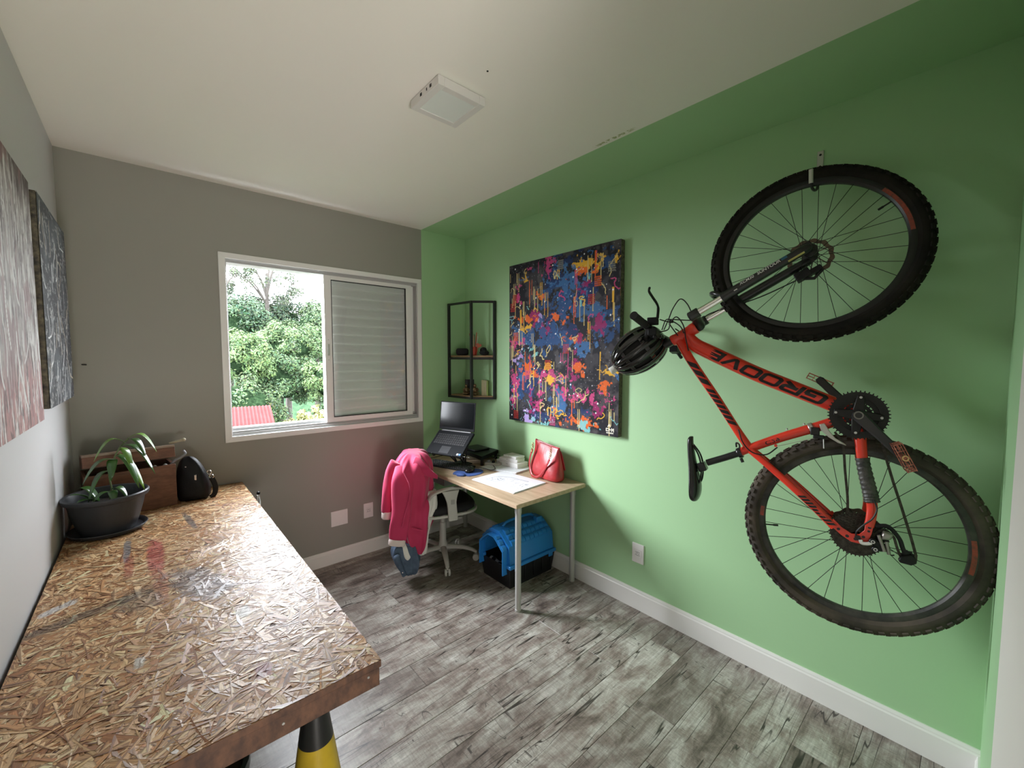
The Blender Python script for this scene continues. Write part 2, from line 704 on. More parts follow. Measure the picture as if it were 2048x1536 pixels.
# far wall around the window opening
WX0, WX1, WZ0, WZ1 = -1.862, -0.492, 1.040, 2.206
g = G()
g.bb(XL, WX0, 0, WT, 0, H, 0)
g.bb(WX0, WX1, 0, WT, 0, WZ0, 0)
g.bb(WX0, WX1, 0, WT, WZ1, H, 0)
g.bb(WX1, GB, 0, WT, 0, H, 0)
g.bb(GB, 0, 0, WT, 0, H, 1)
wall_far = struct('wall_far', g, [m_grey, m_green], smooth=False, base=(-1.28, 0, 0))
g = G(); g.bb(0, WT, YN - WT, WT, 0, H)
wall_right = struct('wall_right', g, m_green, smooth=False, base=(0, -1.6, 0))
g = G(); g.bb(XL - WT, XL, -5.0, WT, 0, H)
wall_left = struct('wall_left', g, m_left, smooth=False, base=(XL, -1.6, 0))
DX0, DX1, DZ = -2.52, -1.70, 2.12      # doorway in which the photographer stands
g = G()
g.bb(-0.70, 0, YN - 0.13, YN, 0, H, 1)
g.bb(DX1, -0.70, YN - 0.13, YN, 0, H, 0)
g.bb(DX0, DX1, YN - 0.13, YN, DZ, H, 0)
g.bb(XL, DX0, YN - 0.13, YN, 0, H, 0)
wall_near = struct('wall_near', g, [m_white, m_green], smooth=False, base=(-1, YN, 0))
g = G()
g.bb(XL - WT, WT, -5.1, -5.0, 0, H)
g.bb(0.0, WT, -5.0, YN - WT, 0, H)
struct('wall_hallway', g, m_white, smooth=False, base=(-1, -5, 0))

# baseboards with a rounded top lip
def baseboard(name, pts_in, h, t):
    g = G()
    (x0, y0), (x1, y1), (nx, ny) = pts_in
    prof = [(0, 0), (t, 0), (t, h - 0.022), (t * 0.72, h - 0.016), (t * 0.72, h - 0.010), (t * 0.45, h), (0, h)]
    n = len(prof)
    vs = [(x0 + nx * d, y0 + ny * d, z) for d, z in prof] + [(x1 + nx * d, y1 + ny * d, z) for d, z in prof]
    fs = [(i, (i + 1) % n, n + (i + 1) % n, n + i) for i in range(n)] + [tuple(range(n))[::-1], tuple(range(n, 2 * n))]
    g.add(vs, fs)
    return struct(name, g, m_base, smooth=False, base=((x0 + x1) / 2, (y0 + y1) / 2, 0))


baseboard('baseboard_right', ((0, YN), (0, 0), (-1, 0)), 0.125, 0.014)
baseboard('baseboard_far', ((XL, 0), (-0.014, 0), (0, -1)), 0.107, 0.014)
baseboard('baseboard_left', ((XL, YN), (XL, -0.014), (1, 0)), 0.107, 0.014)
baseboard('baseboard_near', ((DX1, YN), (-0.014, YN), (0, 1)), 0.107, 0.012)

# ------------------------------------------------------------------ window
win = node('window_1', None, kind='structure')
BASE[win.name] = V3((-1.175, 0, 1.03)); win.location = (-1.175, 0, 1.03)
ox0, ox1, oz0, oz1 = -1.886, -0.462, 1.017, 2.231
ix0, ix1, iz0, iz1 = -1.849, -0.499, 1.053, 2.196
g = G()


def frame_ring(g, a, b, y0, y1, mi=0):
    (ax0, ax1, az0, az1), (bx0, bx1, bz0, bz1) = a, b
    for P in ([(ax0, az0), (ax1, az0), (bx1, bz0), (bx0, bz0)], [(ax1, az0), (ax1, az1), (bx1, bz1), (bx1, bz0)],
              [(ax1, az1), (ax0, az1), (bx0, bz1), (bx1, bz1)], [(ax0, az1), (ax0, az0), (bx0, bz0), (bx0, bz1)]):
        g.hexa([(x, y1, z) for x, z in P] + [(x, y0, z) for x, z in P], mi)


frame_ring(g, (ox0, ox1, oz0, oz1), (ix0, ix1, iz0, iz1), -0.010, 0.002)
obj('casing', g, m_alu, win, bevel=0.0015)
g = G()
frame_ring(g, (ix0 - 0.011, ix1 + 0.005, iz0 - 0.011, iz1 + 0.008), (ix0 + 0.006, ix1 - 0.006, iz0 + 0.006, iz1 - 0.006), 0.004, 0.13)
g.bb(ix0, ix1, 0.012, 0.12, iz1 - 0.022, iz1)          # head track
g.bb(ix0, ix1, 0.018, 0.05, iz0, iz0 + 0.030)          # sill tracks
g.bb(ix0, ix1, 0.050, 0.12, iz0, iz0 + 0.048)
g.bb(ix0, ix1, 0.008, 0.012, iz0, iz0 + 0.018)
obj('track_frame', g, M('track_aluminium', (0.42, 0.42, 0.42), 0.45), win, bevel=0.001)
# glass sash on the right half
sx0, sx1, sz0, sz1 = -1.250, -0.542, iz0 + 0.030, iz1 - 0.018
st = 0.052
g = G()
g.bb(sx0, sx0 + st, 0.018, 0.045, sz0, sz1)
g.bb(sx1 - st, sx1, 0.018, 0.045, sz0, sz1)
g.bb(sx0 + st, sx1 - st, 0.018, 0.045, sz0, sz0 + 0.034)
g.bb(sx0 + st, sx1 - st, 0.018, 0.045, sz1 - 0.034, sz1)
sash = obj('sash', g, m_alu, win, bevel=0.0015)
g = G()
gx0, gx1, gz0, gz1 = sx0 + st, sx1 - st, sz0 + 0.034, sz1 - 0.034
for a in ((gx0, gx0 + 0.004, gz0, gz1), (gx1 - 0.005, gx1, gz0, gz1), (gx0, gx1, gz0, gz0 + 0.005), (gx0, gx1, gz1 - 0.005, gz1)):
    g.bb(a[0], a[1], 0.0165, 0.030, a[2], a[3])
obj('gasket', g, m_gasket, sash)
g = G(); g.bb(gx0, gx1, 0.028, 0.031, gz0, gz1)
obj('pane', g, m_glass, sash, smooth=False)
g = G(); g.box((sx0 + 0.024, 0.016, 1.625), (0.014, 0.006, 0.085)); g.box((sx0 + 0.024, 0.0135, 1.625), (0.006, 0.004, 0.06))
g.lathe((sx0 + 0.024, 0.018, 1.70), (0, -1, 0), [(0.004, 0), (0.003, 0.002)], 8)
g.lathe((sx0 + 0.024, 0.018, 1.55), (0, -1, 0), [(0.004, 0), (0.003, 0.002)], 8)
obj('latch', g, m_silver, sash, bevel=0.001)
g = G(); g.bb(-0.512, -0.504, 0.010, 0.018, 1.50, 1.72)
obj('strike_plate', g, m_silver, win)
# shutter leaf of slats behind the glass
sh = G()
sh.bb(sx0 + 0.002, sx0 + 0.045, 0.060, 0.085, sz0, sz1)
sh.bb(sx1 - 0.045, ix1, 0.060, 0.085, sz0, sz1)
sh.bb(sx0 + 0.045, sx1 - 0.045, 0.0795, 0.085, sz0, sz1)
sh.bb(sx0 + 0.045, sx1 - 0.045, 0.060, 0.085, sz0, sz0 + 0.02)
sh.bb(sx0 + 0.045, sx1 - 0.045, 0.060, 0.085, sz1 - 0.03, sz1)
shut = obj('shutter', sh, m_slat, win)
pitch = 0.0712
nsl = 15
z0s = sz0 + 0.018
prof = [(0.074, 0.0), (0.060, 0.002), (0.0565, 0.010), (0.058, 0.045), (0.063, 0.060), (0.069, 0.070), (0.072, 0.078),
        (0.0745, 0.078), (0.072, 0.066), (0.068, 0.045), (0.067, 0.012), (0.074, 0.004)]
me_slat = None
for i in range(nsl):
    q = G()
    q.prism([(sx0 + 0.04, yy, z0s + i * pitch + zz) for yy, zz in prof], (sx1 - sx0 - 0.08, 0, 0))
    obj('slat', q, m_slat, shut, angle=25)

# ------------------------------------------------------------------ ceiling lamp
lamp = thing('ceiling_lamp', (-1.262, -1.68, H), 'white square surface-mounted ceiling light, switched off', 'lamp')
g = G()
lx0, lx1, ly0, ly1 = -1.374, -1.150, -1.788, -1.568
zb = H - 0.038
g.bb(lx0, lx0 + 0.028, ly0, ly1, zb, H - 0.003)
g.bb(lx1 - 0.028, lx1, ly0, ly1, zb, H - 0.003)
g.bb(lx0 + 0.028, lx1 - 0.028, ly0, ly0 + 0.028, zb, H - 0.003)
g.bb(lx0 + 0.028, lx1 - 0.028, ly1 - 0.028, ly1, zb, H - 0.003)
obj('housing', g, M('lamp_white', (0.74, 0.72, 0.70), 0.35), lamp, bevel=0.0015)
g = G(); g.bb(lx0 + 0.028, lx1 - 0.028, ly0 + 0.028, ly1 - 0.028, zb + 0.003, zb + 0.010)
obj('diffuser', g, M('lamp_diffuser', (0.78, 0.82, 0.80), 0.25), lamp, smooth=False)
g = G(); g.bb(lx0 + 0.01, lx1 - 0.01, ly0 + 0.01, ly1 - 0.01, H - 0.004, H)
obj('mounting_plate', g, m_black, lamp)
for dy, w in ((0.045, 0.014), (0.0, 0.006), (-0.03, 0.014)):
    g = G()
    for k in range(3 if w > 0.01 else 1):
        g.box((lx0 - 0.0005, -1.70 + dy + (k - 1) * 0.005 * (w > 0.01), (zb + H) / 2), (0.002, 0.0022 if w > 0.01 else 0.005, 0.012 if w > 0.01 else 0.010))
    obj('vent_slot', g, m_gasket, lamp)

# ------------------------------------------------------------------ wall plates
def plate(name, o, eu, w, h, n, label, socket):
    """o: lower corner, eu: along the wall, n: out of the wall"""
    o, eu, n = V3(o), V3(eu), V3(n)
    c = o + eu * w / 2 + V3((0, 0, h / 2))
    t = thing(name, tuple(o + eu * w / 2), label, 'wall plate')
    g = G(); g.box(c + n * 0.003, (w, h, 0.008), ax=(eu, V3((0, 0, 1)), n))
    obj('cover', g, m_white_pl, t, bevel=0.002)
    if socket:
        g = G(); g.box(c + n * 0.0075, (w * 0.62, 0.046, 0.003), ax=(eu, V3((0, 0, 1)), n))
        s = obj('socket', g, m_white_pl, t, bevel=0.001)
        g = G()
        for dx in (-0.0095, 0, 0.0095):
            dz = 0.003 if dx == 0 else 0
            g.lathe(c + eu * dx + V3((0, 0, dz)) + n * 0.0085, n, [(0.0024, 0), (0.0024, 0.0012)], 10)
        for dz in (-0.010, 0.010):
            g.box(c + V3((0, 0, dz)) + n * 0.0092, (0.032, 0.0016, 0.001), ax=(eu, V3((0, 0, 1)), n))
        obj('pin_hole', g, m_gasket, s)
    return t


plate('blank_plate', (-1.247, 0, 0.284), (1, 0, 0), 0.124, 0.116, (0, -1, 0), 'square blank white wall plate under the window', False)
plate('power_outlet', (-0.996, 0, 0.287), (1, 0, 0), 0.076, 0.118, (0, -1, 0), 'white power outlet on grey wall beside the pink jacket', True)
plate('power_outlet', (0, -1.888, 0.295), (0, 1, 0), 0.080, 0.122, (-1, 0, 0), 'white power outlet low on the green wall', True)
g = G(); g.tube([(-2.512, 0.004, 1.528), (-2.508, -0.012, 1.527), (-2.492, -0.014, 1.5265)], 0.0028, 6)
tag(obj('wall_screw', g, m_blackm), 'small dark screw left in the grey wall beside the window', 'screw')

# ================================================================== OUTSIDE THE WINDOW
def raw_mesh(name, V, Q, mat, parent, cols=None, kind=None, smooth=False, vec=None):
    """mesh straight from arrays: V (n,3) in world space, Q (m,4)"""
    me = bpy.data.meshes.new(name)
    me.vertices.add(len(V))
    me.vertices.foreach_set('co', (V - BASE[parent.name]).ravel())
    k = Q.shape[1]
    me.loops.add(Q.size)
    me.loops.foreach_set('vertex_index', Q.ravel())
    me.polygons.add(len(Q))
    me.polygons.foreach_set('loop_start', np.arange(0, Q.size, k))
    me.polygons.foreach_set('loop_total', np.full(len(Q), k))
    me.update(calc_edges=True)
    if cols is not None:
        a = me.color_attributes.new('paint', 'FLOAT_COLOR', 'POINT')
        a.data.foreach_set('color', (cols if cols.shape[1] == 4 else np.concatenate([cols, np.ones((len(cols), 1))], 1)).ravel())
    if vec is not None:
        a = me.attributes.new('fuv', 'FLOAT_VECTOR', 'POINT')
        a.data.foreach_set('vector', vec.ravel())
    if smooth:
        me.polygons.foreach_set('use_smooth', np.ones(len(Q), dtype=bool))
    me.materials.append(mat)
    ob = bpy.data.objects.new(name, me)
    C.objects.link(ob)
    ob.parent = parent
    BASE[ob.name] = BASE[parent.name]
    if kind:
        ob['kind'] = kind
    return ob


m_leaf = M('tree_leaves', (0.1, 0.2, 0.05), 0.8, spec=0.06, attr='paint')
m_bark = M('bark', (0.045, 0.038, 0.032), 0.9, noise=(12, (0.02, 0.017, 0.013)))
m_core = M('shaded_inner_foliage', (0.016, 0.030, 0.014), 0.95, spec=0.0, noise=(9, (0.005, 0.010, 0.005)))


def leaves(cen, rad, n, size, base, var, clumps, seed, fill=0.25):
    r = np.random.default_rng(seed)
    cen, rad = V3(cen), V3(rad)
    d = r.normal(size=(clumps, 3)); d /= np.linalg.norm(d, axis=1)[:, None]
    cc = cen + d * rad * r.uniform(0.62, 0.98, (clumps, 1))
    k = r.integers(0, clumps, n)
    o = r.normal(size=(n, 3)); o /= np.linalg.norm(o, axis=1)[:, None]
    p = cc[k] + o * rad.mean() * fill * r.uniform(0.25, 1.0, (n, 1)) ** 0.5
    nr = o + (p - cen) / rad * 0.5 + np.array([0, 0, 0.45]) + r.normal(size=(n, 3)) * 0.45
    nr /= np.linalg.norm(nr, axis=1)[:, None]
    t = np.cross(nr, r.normal(size=(n, 3))); t /= np.linalg.norm(t, axis=1)[:, None]
    b = np.cross(nr, t)
    s = size * r.uniform(0.6, 1.3, (n, 1))
    P = np.stack([p - t * s, p + b * s * 0.42 - nr * s * 0.1, p + t * s, p - b * s * 0.42 - nr * s * 0.1], 1).reshape(-1, 3)
    Q = np.arange(n * 4).reshape(n, 4)
    c = 0.30 * V3(base)[None, :] * (1 + var * r.normal(size=(n, 1))) * (1 + 0.25 * r.normal(size=(clumps, 1)))[k]
    c = 0.68 * c + 0.32 * c.mean(1, keepdims=True) * np.array([0.98, 1.06, 0.98])
    c = np.clip(c * 1.12 + r.normal(size=(n, 3)) * 0.004, 0.006, 0.9)
    return P, Q, np.repeat(c, 4, 0)


def tree(name, cen, rad, n, size, col, label, seed, clumps=60, core=True, trunk=None, group='trees outside the window', fill=0.25, branches=None):
    gz = -7.5
    t = thing(name, (cen[0], cen[1], gz), label, 'tree', group)
    P, Q, c = leaves(cen, rad, int(n * 2.3), size * 0.68, col, 0.22, clumps, seed, fill)
    raw_mesh('crown', P, Q, m_leaf, t, c, kind='stuff')
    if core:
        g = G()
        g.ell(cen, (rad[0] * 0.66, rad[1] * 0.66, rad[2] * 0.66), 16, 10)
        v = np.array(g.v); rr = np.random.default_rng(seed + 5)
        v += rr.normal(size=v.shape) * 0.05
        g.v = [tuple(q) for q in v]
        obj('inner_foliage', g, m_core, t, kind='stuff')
    g = G()
    g.tube(bez([(cen[0] + 0.2, cen[1], gz), (cen[0] - 0.1, cen[1], (gz + cen[2]) / 2), (cen[0], cen[1], cen[2] + (0.6 if branches else 0))], 4), [0.28, 0.26, 0.24, 0.22, 0.2, 0.18, 0.14, 0.11, 0.08], 8)
    obj('trunk', g, m_bark, t)
    if branches:
        rr = random.Random(seed)
        for i in range(branches):
            a = rr.uniform(0, 2 * PI)
            z0 = cen[2] + rr.uniform(-0.5, 0.3) * rad[2]
            q = (cen[0] + math.cos(a) * rad[0] * rr.uniform(0.3, 0.85), cen[1] + math.sin(a) * rad[1] * 0.6, z0 + rr.uniform(0.5, 1.0) * rad[2])
            g = G()
            g.tube(bez([(cen[0], cen[1], z0 - 0.6), ((cen[0] + q[0]) / 2, (cen[1] + q[1]) / 2, (z0 + q[2]) / 2 + 0.1), q], 4), [0.07, 0.065, 0.06, 0.05, 0.045, 0.04, 0.03, 0.02, 0.012], 6)
            obj('branch', g, m_bark, t)
    return t


g = G(); g.bb(-60, 80, 2.0, 120, -8.2, -7.5)
struct('ground', g, M('far_ground', (0.03, 0.045, 0.02), 0.95, spec=0.0, noise=(0.6, (0.018, 0.028, 0.012))), smooth=False, base=(0, 20, -8))
g = G()
hr = np.random.default_rng(3)
hn = fnoise(24, 60, (4, 10), 3, hr)
g.grid(lambda u, v: (-30 + 90 * u, 45 + 30 * v, -7.6 + (9.0 + 3.5 * hn[min(23, int(v * 23)), min(59, int(u * 59))]) * math.sin(v * PI / 2)), 59, 23)
struct('hill', g, M('hazy_hill', (0.028, 0.050, 0.026), 0.95, spec=0.0, noise=(1.4, (0.014, 0.028, 0.016))), base=(15, 60, -7.6))

GRN = (0.105, 0.20, 0.055)
tree('leafy_tree', (1.10, 19.0, 1.6), (1.30, 1.3, 1.25), 5200, 0.105, (0.15, 0.27, 0.07), 'light green round tree at the left edge of the window, above the red roof', 11)
tree('leafy_tree', (4.75, 18.0, 0.55), (1.35, 1.3, 1.35), 6000, 0.10, (0.17, 0.30, 0.08), 'bright green bushy tree at the lower right of the open window', 12)
tree('leafy_tree', (2.85, 20.0, 0.55), (1.65, 1.4, 1.45), 6500, 0.105, (0.11, 0.21, 0.075), 'dark green dense tree in the middle, behind the end of the red roof', 13)
tree('leafy_tree', (3.70, 22.0, 2.2), (2.1, 1.6, 1.35), 7000, 0.115, (0.14, 0.25, 0.08), 'wide mid-green tree in the middle, over the dark dense one', 14)
tree('leafy_tree', (1.25, 23.5, 3.3), (2.0, 1.6, 1.6), 6000, 0.125, (0.10, 0.19, 0.09), 'blue-green tree at upper left, against the sky', 15, fill=0.3)
tree('leafy_tree', (0.6, 17.0, -0.7), (1.9, 1.2, 1.5), 5200, 0.10, (0.10, 0.18, 0.06), 'low dark shrubby tree just behind the red roof', 16)
tree('leafy_tree', (6.1, 25.0, 3.2), (1.7, 1.5, 2.0), 5200, 0.125, (0.13, 0.22, 0.09), 'tall green tree beside the middle window post', 17, fill=0.3)
tree('leafy_tree', (3.9, 28.0, 4.0), (2.9, 1.6, 1.6), 6500, 0.14, (0.11, 0.19, 0.10), 'hazy green tree standing behind the sparse tall one', 18, fill=0.3, core=True)
tree('leafy_tree', (5.2, 17.5, -1.6), (2.2, 1.2, 1.2), 5200, 0.10, (0.09, 0.16, 0.06), 'dark low tree at the bottom right behind the yellow bush', 19)
tree('sparse_tree', (3.55, 26.0, 6.1), (2.3, 1.4, 1.75), 1700, 0.12, (0.13, 0.17, 0.10), 'tall sparse tree with thin twigs and few leaves against the white sky', 21, clumps=34, core=False, fill=0.22, branches=9)
tree('sparse_tree', (0.9, 25.0, 5.6), (1.5, 1.2, 1.8), 650, 0.11, (0.13, 0.16, 0.10), 'thin leafy twigs against the sky at the top left of the window', 22, clumps=20, core=False, fill=0.2, branches=6)
# yellow bushes at the sill
for i, (cx, cy, cz, rx, rz, lab) in enumerate(((2.05, 12.2, -0.42, 0.52, 0.34, 'yellow-green feathery bush right of the red roof'),
                                               (1.35, 12.0, -0.78, 0.42, 0.26, 'low yellow bush touching the corner of the red roof'),
                                               (2.75, 12.6, -0.62, 0.45, 0.28, 'small yellowish bush next to the middle window post'))):
    b = thing('bush', (cx, cy, -7.5), lab, 'bush', 'yellow bushes below the window')
    P, Q, c = leaves((cx, cy, cz), (rx, 0.4, rz), 1500, 0.055, (0.42, 0.42, 0.08), 0.2, 26, 40 + i, 0.3)
    raw_mesh('foliage', P, Q, m_leaf, b, c, kind='stuff')
    g = G(); g.tube([(cx, cy, -7.5), (cx + 0.1, cy, -4), (cx, cy, cz - 0.1)], [0.09, 0.07, 0.04], 8)
    obj('stem', g, m_bark, b)

# house with the corrugated red roof
house = thing('house', (-1.0, 10.8, -7.5), 'neighbouring house with a corrugated red roof below the window', 'house')
m_roof = M('red_corrugated_roof', (0.060, 0.013, 0.013), 0.8, spec=0.03, noise=(4, (0.050, 0.010, 0.010)))
rR, rL = V3((0.74, 12.0, 0.02)), V3((-3.2, 12.3, 0.05))
lR, lL = V3((0.38, 8.9, -0.98)), V3((-3.6, 9.2, -0.95))
g = G()
nn = 4 * 42


def roofp(u, v):
    p = (rR * (1 - u) + rL * u) * (1 - v) + (lR * (1 - u) + lL * u) * v
    return p + V3((0, 0, 0.018 * math.sin(u * 42 * 2 * PI)))


g.grid(roofp, nn, 2)
obj('roof', g, m_roof, house, solid=0.006, angle=60)
g = G()
g.hexa([(-3.4, 9.6, -7.5), (0.3, 9.3, -7.5), (0.55, 11.9, -7.5), (-3.1, 12.2, -7.5), (-3.4, 9.6, -0.95), (0.3, 9.3, -1.0), (0.55, 11.9, -0.15), (-3.1, 12.2, -0.12)])
obj('wall', g, M('house_plaster', (0.05, 0.046, 0.04), 0.9, spec=0.0), house, smooth=False)

# ================================================================== PAINTINGS
class Canvas:
    def __init__(s, w, h, bg, seed):
        s.w, s.h = w, h
        s.a = np.tile(V3(bg)[None, None, :], (h, w, 1))
        s.r = np.random.default_rng(seed)
        s.Y, s.X = np.mgrid[0:h, 0:w].astype(float)

    def mix(s, mask, col):
        s.a = s.a * (1 - mask[..., None]) + V3(col)[None, None, :] * mask[..., None]

    def patch(s, cells, lo, hi, col, op=0.9, octv=4, cx=None, cy=None, rad=None, warp=0.0):
        n = fnoise(s.h, s.w, cells, octv, s.r, 0.6)
        if cx is not None:
            d = np.hypot((s.X - cx) / rad[0], (s.Y - cy) / rad[1])
            n = (n - 0.5) * 2.0 + 0.42 * np.clip(1.15 - d, -2, 1) + 0.32
        s.mix(np.clip((n - lo) / (hi - lo), 0, 1) * op, col)

    def stamp(s, x, y, r, col, op=1.0, soft=0.6):
        x0, x1 = max(0, int(x - r - 2)), min(s.w, int(x + r + 3))
        y0, y1 = max(0, int(y - r - 2)), min(s.h, int(y + r + 3))
        if x0 >= x1 or y0 >= y1:
            return
        d = np.hypot(s.X[y0:y1, x0:x1] - x, s.Y[y0:y1, x0:x1] - y)
        m = np.clip((r + soft - d) / (2 * soft), 0, 1)[..., None] * op
        s.a[y0:y1, x0:x1] = s.a[y0:y1, x0:x1] * (1 - m) + V3(col) * m

    def line(s, p, q, r, col, op=1.0):
        n = max(2, int(math.hypot(q[0] - p[0], q[1] - p[1]) / max(0.6, r * 0.7)))
        for t in np.linspace(0, 1, n):
            s.stamp(p[0] + (q[0] - p[0]) * t, p[1] + (q[1] - p[1]) * t, r, col, op)

    def squiggle(s, x, y, steps, step, r, col, ang=None, turn=0.7, op=1.0):
        a = s.r.uniform(0, 2 * PI) if ang is None else ang
        for _ in range(steps):
            a += s.r.normal() * turn
            x2, y2 = x + math.cos(a) * step, y + math.sin(a) * step
            s.line((x, y), (x2, y2), r, col, op)
            x, y = x2, y2


cv = Canvas(430, 490, (0.018, 0.017, 0.022), 5)
DK = [(0.03, 0.03, 0.04), (0.10, 0.09, 0.10), (0.05, 0.02, 0.05)]
BL = [(0.025, 0.075, 0.20), (0.045, 0.14, 0.32), (0.018, 0.04, 0.13)]
PK = (0.52, 0.06, 0.19); MG = (0.30, 0.02, 0.12); OR = (0.72, 0.13, 0.02); YE = (0.75, 0.42, 0.04)
CR = (0.62, 0.50, 0.22); RD = (0.45, 0.03, 0.02); TQ = (0.20, 0.50, 0.50); LV = (0.40, 0.30, 0.60)
cv.patch((10, 9), 0.52, 0.62, (0.055, 0.052, 0.06), 0.8)
cv.patch((14, 12), 0.58, 0.68, (0.11, 0.10, 0.10), 0.5)
for i in range(20):
    x, y = cv.r.uniform(10, 420), cv.r.uniform(20, 470)
    c = BL[int(cv.r.integers(0, 3))]
    cv.patch((18, 16), 0.50, 0.60, c, 0.75, 5, x, y, (cv.r.uniform(26, 60), cv.r.uniform(22, 50)))
for i in range(15):
    x, y = cv.r.uniform(5, 425), cv.r.uniform(10, 480)
    c = [PK, MG, PK, OR, RD, MG][int(cv.r.integers(0, 6))]
    cv.patch((30, 26), 0.50, 0.56, c, 0.85, 5, x, y, (cv.r.uniform(12, 28), cv.r.uniform(14, 34)))
for i in range(13):
    x, y = cv.r.uniform(5, 425), cv.r.uniform(10, 480)
    c = [OR, YE, OR, YE, LV, TQ][int(cv.r.integers(0, 6))]
    cv.patch((36, 30), 0.50, 0.55, c, 0.9, 5, x, y, (cv.r.uniform(10, 26), cv.r.uniform(8, 16)))
for (x, y, c, rx, ry) in ((330, 40, YE, 60, 16), (300, 62, OR, 40, 12), (250, 90, BL[1], 60, 50), (230, 150, BL[0], 50, 40), (215, 175, OR, 30, 14),
                          (70, 170, OR, 60, 12), (40, 240, PK, 36, 14), (260, 235, OR, 50, 12), (300, 260, BL[1], 60, 24), (85, 320, OR, 34, 20),
                          (150, 350, PK, 24, 26), (330, 400, PK, 60, 18), (240, 370, PK, 16, 40), (290, 465, OR, 60, 12), (130, 480, TQ, 40, 14),
                          (330, 480, TQ, 26, 16), (90, 470, LV, 26, 18), (30, 380, PK, 20, 40), (160, 230, BL[0], 90, 40), (45, 100, PK, 14, 34)):
    cv.patch((36, 30), 0.50, 0.55, c, 0.92, 5, x, y, (rx, ry))
for i in range(64):                       # drips
    x, y = cv.r.uniform(8, 422), cv.r.uniform(10, 440)
    c = [CR, YE, CR, OR, PK, CR, (0.55, 0.42, 0.15)][int(cv.r.integers(0, 7))]
    for k in range(int(cv.r.integers(1, 4))):
        xx = x + cv.r.uniform(-9, 9)
        ln = cv.r.uniform(18, 72)
        cv.line((xx, y), (xx + cv.r.uniform(-1, 1), y + ln), cv.r.uniform(0.6, 1.25), c, 0.9)
        cv.stamp(xx, y + ln, 1.7, c)
for i in range(62):
    c = [CR, OR, YE, BL[1], PK, TQ, CR][int(cv.r.integers(0, 7))]
    cv.squiggle(cv.r.uniform(10, 420), cv.r.uniform(10, 480), int(cv.r.integers(7, 18)), cv.r.uniform(2.5, 5.5), cv.r.uniform(0.6, 1.5), c, turn=0.9)
for i in range(12):                       # stencilled grids
    x, y = cv.r.uniform(5, 400), cv.r.uniform(10, 460)
    c = [RD, PK, (0.25, 0.25, 0.2), OR][int(cv.r.integers(0, 4))]
    for k in range(5):
        cv.line((x + k * 4.6, y), (x + k * 4.6, y + 26), 0.6, c, 0.8)
        cv.line((x - 1, y + 2 + k * 5.4), (x + 21, y + 2 + k * 5.4), 0.6, c, 0.8)
for i in range(60):
    cv.stamp(cv.r.uniform(5, 425), cv.r.uniform(5, 485), cv.r.uniform(1.0, 2.6), (0.85, 0.87, 0.9))
for i in range(500):
    cx0, cy0 = cv.r.uniform(5, 425), cv.r.uniform(5, 485)
    cv.stamp(cx0, cy0, 0.7, (0.5, 0.55, 0.6), 0.7)
# signature: three crooked strokes and a peaked mark in the lower corner
for p, q in (((392, 470), (398, 470)), ((392, 470), (392, 476)), ((392, 476), (398, 476)), ((401, 470), (401, 477)), ((401, 470), (406, 473)),
             ((409, 469), (409, 477)), ((409, 469), (412, 473)), ((412, 473), (415, 469)), ((415, 469), (415, 477)), ((397, 465), (401, 459)), ((401, 459), (405, 465)),
             ((393, 481), (414, 481))):
    cv.line(p, q, 0.9, (0.85, 0.82, 0.72))

m_canvas = M('canvas_paint', (0.1, 0.1, 0.1), 0.6, spec=0.12, attr='paint', bump=(260, 0.3, 0.001))
m_cside = M('canvas_edge', (0.025, 0.023, 0.024), 0.7, noise=(60, (0.16, 0.14, 0.09)))
pt = thing('painting', (0, -1.19, 1.08), 'large dark abstract canvas splashed with blue, pink and orange on the green wall', 'painting')
px, py0, py1, pz0, pz1 = -0.042, -0.672, -1.713, 1.068, 2.296
g = G(); g.bb(px + 0.0015, -0.001, py1, py0, pz0, pz1)
obj('stretcher', g, m_cside, pt, bevel=0.004)
paint_sheet('painted_canvas', cv.a, ((px, py0, pz0), (0, py1 - py0, 0), (0, 0, pz1 - pz0), (-1, 0, 0)), m_canvas, pt)

